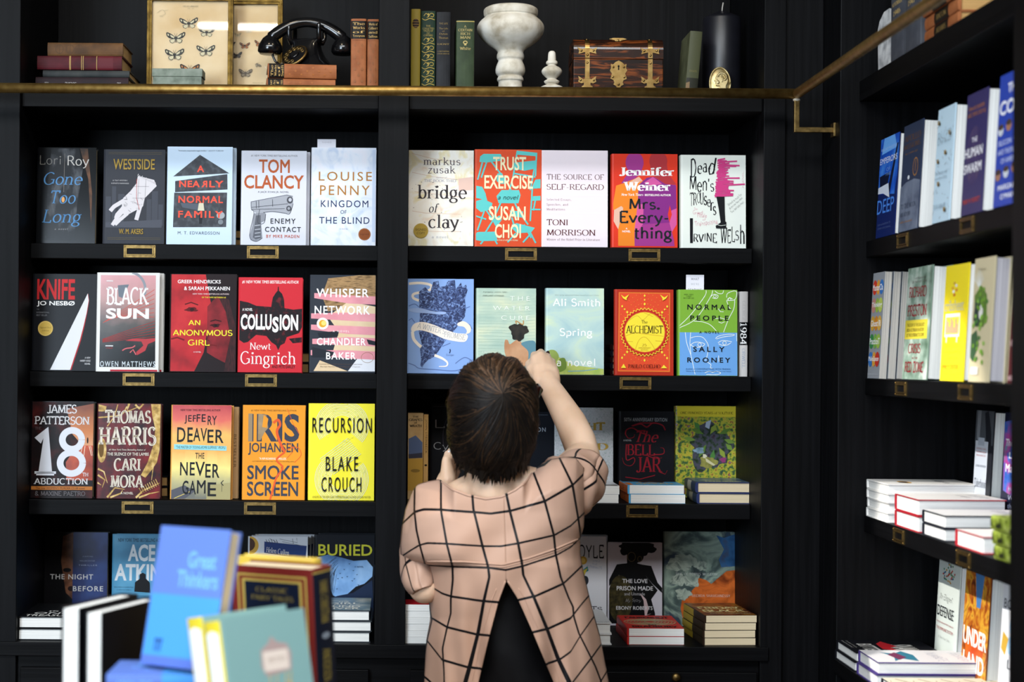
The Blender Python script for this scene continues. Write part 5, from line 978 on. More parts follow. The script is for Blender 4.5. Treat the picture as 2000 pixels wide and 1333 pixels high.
lying(73, 238, 4.14, z, .035, .155, old('oxblood_leather', '3c0c14', '54121c'), 'oxblood red old book second from the top of the pile', sp, PG_T); z += .0355
def sp(a):
    for c in (.16, .3, .42): a.ring(.5, c, .32, .05, .03, '4a3420'); a.L([(.2, c), (.8, c)], .03, '4a3420')
lying(93, 240, 4.15, z, .034, .15, old('brown_leather', '48301a', '6a4826'), 'worn brown old book on top of the pile on the high shelf', sp)
GOLD = noise_mat('gilt_frame', ['43310f', '68501f', '83682f'], 60, .45, 4, metal=.5)
def glass_mat():
    m = bpy.data.materials.new('picture_glass'); m.use_nodes = True; N = m.node_tree.nodes; L = m.node_tree.links; N.remove(N['Principled BSDF'])
    g = N.new('ShaderNodeBsdfGlossy'); t = N.new('ShaderNodeBsdfTransparent'); f = N.new('ShaderNodeFresnel'); x = N.new('ShaderNodeMixShader'); f.inputs[0].default_value = 1.5; g.inputs['Roughness'].default_value = .02
    L.new(f.outputs[0], x.inputs[0]); L.new(t.outputs[0], x.inputs[1]); L.new(g.outputs[0], x.inputs[2]); L.new(x.outputs[0], N['Material Output'].inputs[0]); return m
GLASS = glass_mat(); _M['glass'] = GLASS
def butterfly(a, cx, cy, w, edge, fill, rot=0, side=False):
    c_, s_ = math.cos(R(rot)), math.sin(R(rot)); h = w / 2
    def q(p, sx): return [(cx + (x * sx * c_ - y * s_) * h, cy + (x * sx * s_ + y * c_) * h) for x, y in p]
    for sx in ((1, -1) if not side else (1,)):
        fw = [(.04, -.1), (.45, -.42), (.85, -.62), (1, -.55), (.95, -.25), (.7, .0), (.3, .1), (.05, .12)]; hw = [(.05, .05), (.4, .08), (.68, .2), (.6, .45), (.35, .55), (.12, .4)]
        a.P(q(hw, sx), edge); a.P(q([(x * .8 + .06, y * .8 + .06) for x, y in hw], sx), fill)
        a.P(q(fw, sx), edge); a.P(q([(.15, -.12), (.45, -.3), (.62, -.36), (.5, -.1), (.2, .02)], sx), fill); a.P(q([(.72, -.42), (.86, -.48), (.84, -.28), (.7, -.22)], sx), fill)
        a.L(q([(.02, -.15), (.14, -.5)], sx), w * .012, edge)
    a.L(q([(0, -.2), (0, .45)], 1), w * .05, edge)
def picture(u0, u1, vtop, Y, lean, label, art, fb):
    w = (u1 - u0) * Y / F; p = at((u0 + u1) / 2, vtop, Y); h = p.z - TOPZ; X0 = p.x; cu = (u0 + u1) / 2; s = F / Y
    root = thing('picture_frame', (X0, Y, TOPZ + .018 * math.sin(lean)), label, 'picture', (-lean, 0, 0), 'framed butterfly prints'); b = fb
    q = MB()
    for (x0, x1, z0, z1) in ((-w / 2, w / 2, h - b, h), (-w / 2, w / 2, 0, b), (-w / 2, -w / 2 + b, b, h - b), (w / 2 - b, w / 2, b, h - b)): q.box(x0, x1, 0, .018, z0, z1, GOLD); 
    for (x0, x1, z0, z1) in ((-w / 2 + b * .3, w / 2 - b * .3, h - b * .6, h - b * .35), (-w / 2 + b * .3, -w / 2 + b * .6, 0, h - b * .4), (w / 2 - b * .6, w / 2 - b * .3, 0, h - b * .4)): q.box(x0, x1, -.003, .001, z0, z1, GOLD)
    q.build('frame', root, .0008)
    q = MB(); q.box(-w / 2 + b, w / 2 - b, .010, .012, b, h - b, noise_mat('aged_paper', ['c8a878', 'd8bf96', 'e0cba8'], 7, .7, 4))
    vb = V0 + (EYE - TOPZ) * s + (cu - U0) * ROLL
    art(Art(q, lambda u, v: ((u - cu) / s, (vb - v) / s), .010, (-w / 2 + b, w / 2 - b, b, h - b))); q.build('print', root)
    q = MB(); q.box(-w / 2 + b * .9, w / 2 - b * .9, .006, .0075, b * .9, h - b * .9, GLASS); q.build('glass', root)
    q = MB(); q.box(-w / 2 + b * .5, w / 2 - b * .5, .0125, .0165, b * .5, h - b * .5, '3a2c1c'); q.build('backing', root)
    return root
def art(a):
    for cx, cy, w in ((368, 44, 37), (403, 61, 33), (343, 73, 38), (402, 98, 37), (341, 106, 38)): butterfly(a, cx, cy, w, '25241f', 'c9bd9a', random.uniform(-3, 3))
    butterfly(a, 371, 136, 39, '2a211a', 'b8773a'); a.T('HELICONIDAE', 356, 9, 387, 12, '8f8468', 'serif'); a.T('Pl. 12', 366, 14, 378, 16, '8f8468', 'serif')
    for p in ([(306, 24), (316, 18), (322, 26), (312, 30)], [(310, 30), (318, 32)], [(318, 20), (328, 18)]): a.L(p, .5, 'a3977a')
picture(287, 455, -9, 4.27, R(.8), 'gilt-framed print of five clear-winged and one orange butterfly', art, .0125)
def art(a):
    butterfly(a, 464, 67, 14, '8a7a5c', 'c9b896'); butterfly(a, 485, 59, 15, '9a8a6a', 'cfc0a0'); butterfly(a, 478, 88, 21, '3a2418', 'a8622c'); butterfly(a, 507, 84, 21, '3a2418', 'a8622c', 5); butterfly(a, 463, 107, 21, '2c2622', '4a4038', -4); butterfly(a, 502, 123, 18, '6a5c4a', '9c8e74', 60, True); butterfly(a, 480, 142, 27, '5c5044', '94866e'); butterfly(a, 453, 85, 14, '2c2622', '4a4038')
    a.T('Published as the Act directs', 494, 160, 515, 162, '8f8468', 'serif')
picture(447, 552, -2, 4.33, R(.6), 'narrow gilt-framed print of small brown and orange butterflies', art, .0125)
bx = thing('lidded_box', (at(346, 160, 4.16).x, 4.16, TOPZ), 'small weathered grey-green lidded box before the larger butterfly print', 'box')
GG = noise_mat('grey_green_paint', ['5e665a', '7e877a', '8f968a'], 40, .6, 6, bump=.2)
q = MB(); q.box(-.060, .060, .001, .059, 0, .046, GG); q.build('body', bx, .001); q = MB(); q.box(-.062, .062, 0, .06, .0465, .066, GG); q.build('lid', bx, .001)
OR = old('orange_cloth', '864c2a', 'a3643e')
def sp_t(t1, t2):
    def sp(a):
        a.band(.02, .24, '171310')
        for i, s_ in enumerate((t1, 'Works', 'of', t2)): a.T(s_, .12, .045 + i * .05, .88, .08 + i * .05, 'c09c5c', 'serif', .2) if t1 != 'lie' else a.T(('The', 'Works', 'of', t2)[i], .12, .045 + i * .05, .88, .08 + i * .05, 'c09c5c', 'serif', .2)
        for i in range(8):
            for x in (.27, .73): a.E(x + (.23 if i % 2 else 0) * (1 if x < .5 else -1), .32 + i * .085, .07, .016, 'a06034')
    return sp
lying(521, 655, 4.13, TOPZ, .036, .16, OR, 'orange old book at the bottom of the pair under the black telephone', sp_t('lie', 'Burns'), PG_T, .10)
lying(523, 657, 4.13, TOPZ + .0365, .036, .16, OR, 'orange old book with black label directly under the black telephone', sp_t('lie', 'Swift'), PG_T, .10)
def spv(lab):
    def sp(a):
        a.band(.03, .27, '171310')
        for i, s_ in enumerate(lab): a.T(s_, .12, .05 + i * .055, .88, .085 + i * .055, 'c09c5c', 'serif', .2)
        a.L([(.08, .29), (.92, .29)], .02, '6a3c20')
        for i in range(8):
            for x in ((.28, .72) if i % 2 == 0 else (.5,)): a.E(x, .36 + i * .08, .08, .017, '8a5634'); a.E(x, .36 + i * .08 - .018, .04, .008, '8a5634')
    return sp
spine_book((685.5, 37, 716.5), 4.11, TOPZ, .09, 'upright orange old book with black label, right of the telephone', spv(('The', 'Works', 'of', 'Tennyson')), OR, pages=PG_T)
spine_book((717.5, 38, 740.5), 4.11, TOPZ, .09, 'upright orange old book against the middle post', spv(('Works of', 'Gilbert', 'and', 'Sullivan')), OR, pages=PG_T)
# rotary telephone
BAKE = noise_mat('black_bakelite', ['0a0a0b', '101012'], 40, .16, 3, spec=.6)
tp = thing('rotary_telephone', (at(599, 128, 4.235).x, 4.235, TOPZ + .0730), 'black rotary telephone with brass-edged dial standing on two orange books', 'telephone', (0, 0, R(-18)))
q = MB(); n = 28; rows = [(.072, .060, 0), (.074, .062, .004), (.070, .058, .010), (.056, .048, .022), (.044, .038, .038), (.036, .030, .056), (.034, .027, .066), (.040, .022, .074), (.040, .020, .080)]
vs = []; fs = []
for rx, ry, zz in rows:
    for i in range(n):
        t = 2 * math.pi * i / n; e = .6
        vs.append((rx * math.copysign(abs(math.cos(t)) ** e, math.cos(t)), ry * math.copysign(abs(math.sin(t)) ** e, math.sin(t)), zz))
for j in range(len(rows) - 1):
    for i in range(n): fs.append((j * n + i, j * n + (i + 1) % n, (j + 1) * n + (i + 1) % n, (j + 1) * n + i))
fs += [tuple(range(n))[::-1], tuple(range((len(rows) - 1) * n, len(rows) * n))]; q.add(vs, fs, BAKE, True)
q.build('body', tp)
for sx in (-1, 1):
    q = MB()
    for yy in (-.020, .018): q.tube([(sx * .036, yy * .5, .070), (sx * .040, yy, .084), (sx * .040, yy * 1.1, .112), (sx * .040, yy * 1.1, .116)], [.007, .006, .0055, .0045], BAKE, 12)
    q.build('cradle', tp)
q = MB(); pts = []
for i in range(17):
    t = i / 16; x = -.085 + .17 * t; pts.append((x, 0, .088 + .036 * (1 - (2 * t - 1) ** 2)))
q.tube([(-.088, 0, .074)] + pts + [(.088, 0, .074)], [.012] + [.016 - .004 * (1 - abs(i / 8 - 1)) for i in range(17)] + [.012], BAKE, 18, flat=1.0)
for sx in (-1, 1): q.lathe([(0, -.026), (.026, -.026), (.031, -.020), (.030, -.006), (.020, .012), (.008, .022), (0, .024)], BAKE, 28, (sx * .092, 0, .070))
hs = q.build('handset', tp); hs.rotation_euler = (0, 0, R(18))
dd = MB(); dd.lathe([(0, 0), (.034, 0), (.035, .003), (.031, .006), (0, .006)], BAKE, 32); dd.lathe([(.0335, .0005), (.0362, .003), (.0335, .0062), (.031, .0062)], BRASSD, 32); dd.lathe([(0, .007), (.013, .007), (.014, .009), (.011, .0105), (0, .0105)], BAKE, 24)
for i in range(10): t = R(30 + i * 28); dd.lathe([(.0035, .0062), (.0052, .0082), (.0058, .0066)], BRASSD, 12, (.0235 * math.cos(t), .0235 * math.sin(t), 0))
d_ = dd.build('dial', tp); d_.location = (-.012, -.048, .030); d_.rotation_euler = (R(52), 0, R(-14))
q = MB(); q.tube([(-.06, .01, .01), (-.085, .0, .03), (-.098, -.005, .06), (-.094, 0, .075)], .003, BAKE, 8); q.build('cord', tp)
# right bay of the high shelf
def sp(a):
    a.band(0, 1, '8f7f34'); a.E(.5, .17, .36, .055, '2a1c10')
    for y in (.12, .15, .18, .21): a.L([(.15, y), (.85, y)], .04, 'a07a3a')
spine_book((803, 18, 821.5), 4.12, TOPZ, .14, 'upright mustard old book next to the middle post', sp, old('mustard_cloth', '6f6226', '8f7f34'), pages=PG_T)
def sp(a):
    g = 'a48e44'
    lines(a, (('THE', .35, .17, .65, .19), ('COLLECTED', .12, .2, .88, .222), ('TALES OF', .18, .228, .82, .248), ('A.E.', .38, .256, .62, .274), ('COPPARD', .2, .282, .8, .304)), g, font='serif')
    for i in [0] + list(range(3, 10)):
        y = .06 + i * .098
        a.L([(.08, y + .03), (.3, y + .05), (.6, y + .03), (.92, y + .045)], .05, g); a.L([(.2, y), (.35, y - .03), (.5, y), (.4, y + .02)], .04, g); a.L([(.5, y + .015), (.65, y - .03), (.85, y - .02), (.8, y + .01), (.65, y + .005)], .04, g); a.E(.5, y - .02, .06, .012, g)
spine_book((822, 22, 851.5), 4.12, TOPZ, .14, 'upright dark green old book with gold scrolls on its spine', sp, old('bottle_green_cloth', '16281e', '22382a'), pages=PG_T, rough=.5)
def sp(a): lines(a, (('THE LIFE', .2, .13, .8, .15), ('The Life', .2, .19, .8, .21), ('of', .42, .225, .58, .24), ('Dylan', .22, .255, .78, .28), ('Thomas', .18, .3, .82, .325), ('DENT', .1, .38, .9, .4), ('CONSTANTINE', .1, .47, .9, .485), ('FITZGIBBON', .1, .5, .9, .515)), '8a7442', font='serif')
spine_book((852, 24, 881), 4.12, TOPZ, .14, 'upright charcoal old book with faint gold writing', sp, old('charcoal_cloth', '18191c', '242529'), pages=PG_T)
def sp(a): a.band(.01, .022, 'b09a58'); lines(a, (('A', .42, .07, .56, .1), ('CERTAIN', .12, .115, .88, .15), ('RICH', .24, .165, .76, .2), ('MAN', .22, .215, .78, .25), ('White', .2, .36, .8, .4)), 'b9a468', font='serif'); a.ring(.5, .3, .1, .018, .05, 'b9a468'); a.L([(.5, .31), (.5, .34)], .12, 'b9a468')
spine_book((891, 40, 927), 4.12, TOPZ, .14, 'upright olive green old book standing alone with gold writing', sp, old('olive_cloth', '2c3826', '3c4a32'), pages=PG_T)
STONE = noise_mat('whitewashed_stone', ['a89c86', 'd6cfc0', 'e4dfd4'], 22, .75, 6, pos=[.3, .5, .65], bump=.25)
def turned(name, u, Y, prof, label, cat):
    s = F / Y; p = at(u, 100, Y); vb = V0 + (EYE - TOPZ) * s + (u - U0) * ROLL
    pr_ = [(r / s, (vb - v) / s) for r, v in prof]
    pr_[-1] = (pr_[-1][0], 0); pr_.append((0, 0))
    # smooth the profile
    q = MB(); out = [(0, pr_[0][1])]
    for i in range(len(pr_) - 1):
        p0, p1, p2, p3 = pr_[max(i - 1, 0)], pr_[i], pr_[i + 1], pr_[min(i + 2, len(pr_) - 1)]
        for k in range(5):
            t = k / 5; f_ = lambda a_, b_, c_, d_: .5 * (2 * b_ + (c_ - a_) * t + (2 * a_ - 5 * b_ + 4 * c_ - d_) * t * t + (3 * b_ - a_ - 3 * c_ + d_) * t ** 3)
            out.append((max(0, f_(p0[0], p1[0], p2[0], p3[0])), max(0, f_(p0[1], p1[1], p2[1], p3[1]))))
    out.append((0, 0)); q.lathe(out, STONE, 48); o = q.build(name); o.location = (p.x, Y, TOPZ); return tag(o, label, cat)
turned('stone_urn', 997, 4.2, [(46, 15), (52, 19), (53, 25), (52, 31), (50, 34), (58, 41), (64, 49), (65.5, 57), (63, 67), (56, 77), (45, 86), (34, 93), (27, 99), (25, 103), (26.5, 108), (26.5, 114), (24, 118), (24, 121), (27, 128), (29, 137), (28, 144), (24, 149), (24, 151), (25.5, 154), (25.5, 158), (23, 161), (23.5, 172), (25, 184)], 'large whitewashed turned stone urn with wide round bowl', 'urn')
turned('stone_finial', 1078, 4.15, [(4, 100), (7, 104), (8, 116), (8, 118), (11, 121), (11, 125), (8, 128), (16, 133), (20, 139), (18, 145), (11, 152), (9, 155), (15, 159), (13, 163), (10, 165), (21, 170), (22, 174), (22, 184)], 'small whitewashed turned stone finial beside the wooden chest', 'finial')
# chest
ch = thing('treasure_chest', (at(1208, 120, 4.11).x, 4.11, TOPZ), 'small dark striped wooden chest with ornate brass straps and lock plate', 'chest')
m, N, L, b = new_mat('macassar_wood'); tc = N.new('ShaderNodeTexCoord'); mp = N.new('ShaderNodeMapping'); mp.inputs['Scale'].default_value = (6, 20, 55); nz = N.new('ShaderNodeTexNoise'); nz.inputs['Scale'].default_value = 1.2; nz.inputs['Detail'].default_value = 6; nz.inputs['Distortion'].default_value = 1.6; rp = N.new('ShaderNodeValToRGB')
for i, (p_, c_) in enumerate(((.36, '140a06'), (.5, '30160a'), (.6, '7a3e18'), (.7, '2a1208'))):
    e = rp.color_ramp.elements[i] if i < 2 else rp.color_ramp.elements.new(p_); e.position = p_; e.color = hexc(c_)
L.new(tc.outputs['Object'], mp.inputs[0]); L.new(mp.outputs[0], nz.inputs['Vector']); L.new(nz.outputs[0], rp.inputs[0]); L.new(rp.outputs[0], b.inputs['Base Color']); b.inputs['Roughness'].default_value = .2; MAC = m
W_, D_ = .109, .13
q = MB(); q.box(-W_, W_, 0, D_, 0, .0885, MAC); q.build('body', ch, .002)
q = MB(); prof = [(0, .0895), (0, .112)] + [(.030 - .030 * math.cos(R(a_)), .112 + .028 * math.sin(R(a_))) for a_ in range(10, 91, 10)] + [(D_ - .03, .140), (D_, .112), (D_, .0895)]
n = len(prof); q.add([(-W_, y, z_) for y, z_ in prof] + [(W_, y, z_) for y, z_ in prof], [(i, (i + 1) % n, (i + 1) % n + n, i + n) for i in range(n)] + [tuple(range(n))[::-1], tuple(range(n, 2 * n))], MAC); q.build('lid', ch)
BR = noise_mat('bright_brass', ['86683a', 'a98c58'], 60, .3, 3, metal=1)
def flare(x, z, s_, lower):
    """fleur-shaped brass plate with studs"""
    q = MB(); k = 1 if lower else -1
    pts = [(-.004, .018), (.004, .018), (.005, .006), (.010, .004), (.022, .012), (.020, .004), (.022, -.002), (.014, -.006), (.008, -.004), (.008, -.010), (.014, -.014), (.008, -.022), (0, -.026), (-.008, -.022), (-.014, -.014), (-.008, -.010), (-.008, -.004), (-.014, -.006), (-.022, -.002), (-.020, .004), (-.022, .012), (-.010, .004), (-.005, .006)]
    q.prism([(x + a_ * s_, z + c_ * s_) for a_, c_ in pts], -.003, 0, BR)
    for a_, c_ in ((-.016, .002), (.016, .002), (0, -.018)): q.ell((x + a_ * s_, -.004, z + c_ * s_), (.0028, .002, .0028), BR, 10, 6)
    return q
for x in (-.076, .077):
    q = flare(x, .034, 1, True); q.prism([(x - .0055, .04), (x + .0055, .04), (x + .0055, .088), (x - .0055, .088)], -.0036, -.0002, BR); q.ell((x, -.004, .078), (.003, .002, .003), BR, 10, 6)
    q.prism([(x - .0055, .090), (x + .0055, .090), (x + .0055, .114), (x - .0055, .114)], -.0036, -.0002, BR); q.ell((x, -.004, .097), (.003, .002, .003), BR, 10, 6)
    q.prism([(x - .006, .104), (x - .022, .100), (x - .020, .107), (x - .024, .116), (x - .014, .112), (x - .006, .113), (x + .006, .113), (x + .014, .112), (x + .024, .116), (x + .020, .107), (x + .022, .100), (x + .006, .104)], -.003, 0, BR)
    for dx in (-.015, .015): q.ell((x + dx, -.004, .108), (.0028, .002, .0028), BR, 10, 6)
    pp = [(.030 - .0315 * math.cos(R(a_)), .112 + .0298 * math.sin(R(a_))) for a_ in range(0, 91, 10)] + [(.06, .1415)]
    for (y0, z0), (y1, z1) in zip(pp, pp[1:]): q.add([(x - .0055, y0, z0), (x + .0055, y0, z0), (x + .0055, y1, z1), (x - .0055, y1, z1)], [(0, 1, 2, 3)], BR)
    q.ell((x, .016, .138), (.003, .003, .002), BR, 10, 6); q.build('strap', ch)
q = MB(); pts = [(0, .084), (.008, .080), (.014, .074), (.019, .076), (.018, .066), (.021, .060), (.016, .052), (.020, .040), (.012, .036), (.010, .030), (.013, .026), (.006, .022), (.002, .014), (0, .002), (-.002, .014), (-.006, .022), (-.013, .026), (-.010, .030), (-.012, .036), (-.020, .040), (-.016, .052), (-.021, .060), (-.018, .066), (-.019, .076), (-.014, .074), (-.008, .080)]
q.prism(pts, -.0035, 0, BR)
for a_, c_ in ((-.013, .068), (.013, .068), (-.014, .044), (.014, .044), (0, .026)): q.ell((a_, -.0045, c_), (.0028, .002, .0028), BR, 10, 6)
q.prism([(.0025 * math.cos(t), .070 + .0028 * math.sin(t)) for t in [i * .52 for i in range(12)]], -.0042, -.003, '0a0806'); q.prism([(-.001, .070), (.001, .070), (.0016, .061), (-.0016, .061)], -.0042, -.003, '0a0806'); q.build('lock_plate', ch)
q = MB(); q.prism([(-.022, .139), (-.008, .136), (0, .126), (.008, .136), (.022, .139), (.012, .142), (-.012, .142)], .012, .0155, BR); q.ell((0, .011, .135), (.003, .002, .003), BR, 10, 6); q.build('lid_ornament', ch)
# leaning book, candle, cameo
def sp(a): a.band(0, .72, '4a4c36'); a.band(.72, 1, '2c2c24'); a.P([(.02, .8), (.3, .78), (.32, 1), (.02, 1)], '7a6244'); a.T('ESSAYS', .2, .6, .8, .63, '7a7040', 'serif')
spine_book((1338, 62, 1362), 4.125, TOPZ, .13, 'worn grey-green old book leaning right against the black candle', sp, old('grey_green_cloth', '4c4e38', '66684c'), pages=PG_T, lean=R(4.6))
cd = thing('pillar_candle', (at(1409.5, 100, 4.225).x, 4.225, TOPZ), 'tall black pillar candle behind the gold cameo', 'candle')
q = MB(); q.lathe([(0, 0), (.047, 0), (.0478, .002), (.0478, .209), (.046, .213), (.034, .219), (.012, .229), (0, .231)], noise_mat('black_wax', ['101015', '1a1a21'], 14, .38, 3, spec=.5), 48); q.build('wax', cd)
q = MB(); q.tube([(0, 0, .228), (.001, 0, .24), (.003, 0, .252)], .0016, 'b9b4ac', 8); q.build('wick', cd)
cm = thing('cameo', (at(1407.5, 150, 4.15).x, 4.15, TOPZ), 'oval gold cameo of a profile head propped on the black candle', 'ornament', (R(-6), 0, 0))
GC = noise_mat('pale_gold', ['a08a58', 'cdbd90'], 80, .42, 3, metal=.75)
q = MB(); rx, rz = .0252, .0395; q.ell((0, .008, rz), (rx, .008, rz), GC, 36, 18); q.tube([(rx * math.cos(t), .004, rz + rz * math.sin(t)) for t in [i * math.pi / 24 for i in range(49)]], .0022, GC, 8); q.build('plaque', cm)
q = MB(); prof = [(.004, .065), (-.005, .063), (-.010, .058), (-.0118, .052), (-.0112, .050), (-.0148, .0448), (-.0120, .0432), (-.0128, .0412), (-.0115, .0398), (-.0122, .0382), (-.0105, .0366), (-.0112, .034), (-.0085, .0318), (-.003, .0318), (-.001, .027), (-.003, .018), (.004, .0135), (.012, .016), (.0135, .022), (.012, .030), (.0165, .040), (.017, .052), (.012, .061)]
q.prism(smooth(prof, True, 3), -.0045, .004, GC)
for i in range(14): t = R(-50 + i * 17); q.ell((.004 + .0105 * math.cos(t), -.0045, .0535 + .0095 * math.sin(t)), (.0036, .0022, .0022), GC, 8, 6, Matrix.Rotation(-t, 3, 'Y'))
for i in range(5): q.ell((.002 + .002 * i, -.005, .057 - .003 * i), (.003, .0016, .0016), GC, 8, 6)
q.ell((.004, -.005, .043), (.002, .0014, .003), GC, 8, 6); q.ell((-.0085, -.0046, .047), (.002, .001, .0012), GC, 8, 6); q.ell((-.006, -.0042, .040), (.004, .002, .005), GC, 10, 8)
q.build('relief_head', cm)
# ------------------------------------------------------------------ books in the right-hand bookcase
def yx(u, X, v=700): return X * F / (u - U0 + (v - V0) * ROLL)
def face_right(u0, u1, vt, X, Zb, t, base, label, art=None, hard=True, pages=PG_W, rough=.35, copies=0, clabels=(), group=None, h=None, w=None, lean=R(3)):
    ya = yx(u0, X, vt); yb = yx(u1, X, vt); w = w or ya - yb; cy = ya - w / 2
    h = h or at(u0, vt, ya).z - Zb
    b = make_book(w, h, t, base, art, None, hard, pages, rough, label=label, group=group, loc=(X, cy, Zb + t * math.sin(lean)), rot=(-lean, 0, -math.pi / 2))
    for k in range(copies): dup(b, (X + (t + .003) * (k + 1) / math.cos(lean), cy + random.uniform(-.002, .002), Zb + t * math.sin(lean)), clabels[k])
    return b
def art(a):
    a.P([(0, 0), (1, 0), (1, .4), (.9, .6), (0, .55)], noise_mat('deep_sea_print', ['123a9c', '1f5ac8', '4a90e8'], 14, .25, 3)); a.P([(.2, 0), (.75, 0), (.9, .14), (.1, .16)], '6aaaf0'); a.P([(.9, .1), (.98, .1), (.62, .62), (.55, .5)], '0c1430'); a.P([(.05, .38), (.6, .36), (.5, .5), (.1, .5)], '0c1430'); a.P([(0, .49), (.55, .47), (.65, .62), (.3, .56), (0, .55)], 'd2dae8')
    a.T('WILLIAM McKEEVER', .06, .1, .9, .13, 'a9c8f0'); a.T('EMPERORS', .03, .2, .95, .26, 'dfe6f2'); a.T('OF', .4, .31, .6, .345, '6a90d0'); a.T('THE', .35, .36, .65, .39, '6a90d0'); a.T('DEEP', .02, .62, .92, .76, '4a86e0', bold=.1); lines(a, (('SHARKS', .1, .86, .8, .88), ('THE OCEAN', .1, .9, .8, .92)), '4a5a8a')
face_right(1711, 1747, 275, 1.062, SH[0], .028, '10225c', 'bright blue diving-shark book, farthest on the upper right shelf', art)
def art(a):
    a.P([(0, .58), (.3, .54), (.7, .53), (1, .56), (1, 1), (0, 1)], noise_mat('moon_print', ['4a5468', '6c768a', '7c8698'], 24, .4, 5)); a.ring(.72, .42, .12, .08, .02, 'a8763c'); a.L([(.72, .36), (.72, .46)], .02, 'a8763c'); a.E(.4, .5, .05, .02, 'e0e4ea')
    a.T('APOLLO', .08, .1, .9, .16, '6c4c34', 'serif'); a.T('MISSIONS', .08, .18, .9, .23, '6c4c34', 'serif'); a.T('for a new age', .15, .26, .8, .285, '8a6440', 'serif'); a.T('TO THE MOON', .08, .74, .85, .79, '3a4254', 'serif'); a.T('AND BEYOND', .08, .82, .6, .86, '3a4254', 'serif'); a.T('with a foreword', .1, .9, .7, .92, 'b07a3c', 'serif')
face_right(1755, 1793, 250, 1.062, SH[0], .034, '2f3a52', 'slate-blue moon landscape book on the upper right shelf', art)
def art(a):
    for i in range(46): x, y = random.random(), random.random(); a.L([(x, y), (x + random.uniform(-.1, .1), y + random.uniform(-.03, .03))], .012, '8a9298')
    for x, y in ((.6, .4), (.2, .46), (.3, .66), (.8, .24), (.15, .12), (.75, .9)): a.E(x, y, .06, .02, 'a8884c'); a.E(x + .05, y + .01, .04, .014, '3a342c'); a.L([(x - .1, y - .02), (x + .1, y + .01)], .012, '7c7a70')
    a.T('BUZZ', .15, .2, .9, .32, '9ab0bc', 'pen'); a.T('The nature and', .1, .55, .8, .58, '8aa0ac', 'serif'); a.T('necessity of bees', .1, .6, .8, .63, '8aa0ac', 'serif'); a.T('THOR HANSON', .1, .84, .8, .88, '9ab0bc', 'serif')
face_right(1821, 1855, 218, 1.062, SH[0], .036, 'c9e2f0', 'pale ice-blue book sprinkled with bees on the upper right shelf', art)
def art(a):
    a.E(.5, .52, .36, .24, noise_mat('violet_globe', ['332c58', '453a64', '5c4a64'], 30, .4, 5)); lines(a, (('How our societies', .12, .1, .86, .14), ('ARISE, THRIVE, AND FALL', .08, .16, .95, .2)), 'b0703c'); a.T('THE', .36, .37, .62, .41, 'e6e2ea', bold=.4); a.T('HUMAN', .06, .45, .9, .53, 'f0eef2', bold=.6); a.T('SWARM', .06, .58, .88, .66, 'f0eef2', bold=.6); a.T('MARK W. MOFFETT', .1, .87, .9, .91, 'c0442c', bold=.3)
face_right(1877, 1918, 190, 1.062, SH[0], .036, '3a3462', 'violet-blue book with dim globe and white capitals, upper right shelf', art)
def art(a):
    a.T('THE', .3, .08, .62, .15, 'f2f2f6', bold=.7); a.T('CODE', .06, .2, .95, .31, 'f2f2f6', bold=.7); a.T('SILICON VALLEY', .08, .5, .95, .54, 'c9cfea', bold=.3); a.T('AND THE REMAKING', .08, .57, .95, .61, 'c9cfea', bold=.3); a.T('OF AMERICA', .2, .64, .8, .68, 'c9cfea', bold=.3); a.T('MARGARET', .15, .84, .85, .88, 'f2f2f6', bold=.5); a.T("O'MARA", .25, .91, .8, .95, 'f2f2f6', bold=.5)
    for x, y, c in ((.14, .42, 'd0d4da'), (.4, .4, 'a8785a'), (.66, .38, 'd0d4da'), (.88, .4, 'a8785a'), (.14, .76, 'a87a60'), (.4, .75, 'd0d4da'), (.66, .73, 'a8785a'), (.88, .76, 'd0d4da')): a.E(x, y, .09, .045, c); a.E(x, y - .022, .09, .022, '4a3a34')
face_right(1940, 1990, 152, 1.062, SH[0], .036, '2c47ac', 'royal blue book with rows of small heads, nearest on the upper right shelf', art, w=.152)
# second shelf
def art(a):
    for i, (c1, c2, c3) in enumerate((('d8402c', 'e8a03c', '3c78c0'), ('c88a7c', '9cba4a', 'c0d060'), ('d8a43c', 'd88a2c', 'e0b04c'), ('3c8a4c', '7cb04c', 'a0c050'), ('3c78c0', 'e0a03c', 'c83a2c'))):
        y = .14 + i * .17
        for x0, x1, c in ((.04, .4, c1), (.36, .66, c2), (.6, .96, c3)): a.E((x0 + x1) / 2, y, (x1 - x0) / 2, .07, c)
        a.T(('MasterCla', 'Thinking', 'Ghost Ri', 'PracticeT', 'MakeSpace')[i], .06, y - .03, .9, y + .03, 'f2f0ec', bold=.5)
    a.L([(.05, .96), (.95, .96)], .008, 'd0d2d6')
face_right(1695, 1718, 535, 1.062, SH[1], .0165, '9a9da2', 'silver paperback with five coloured lozenges on the second right shelf', art, False, page_mat('grey_page_edges', '8c8682', 'd0c8bc'), copies=4, clabels=tuple('%s copy behind the silver paperback with coloured lozenges' % k for k in ('nearest', 'second', 'third', 'rearmost')))
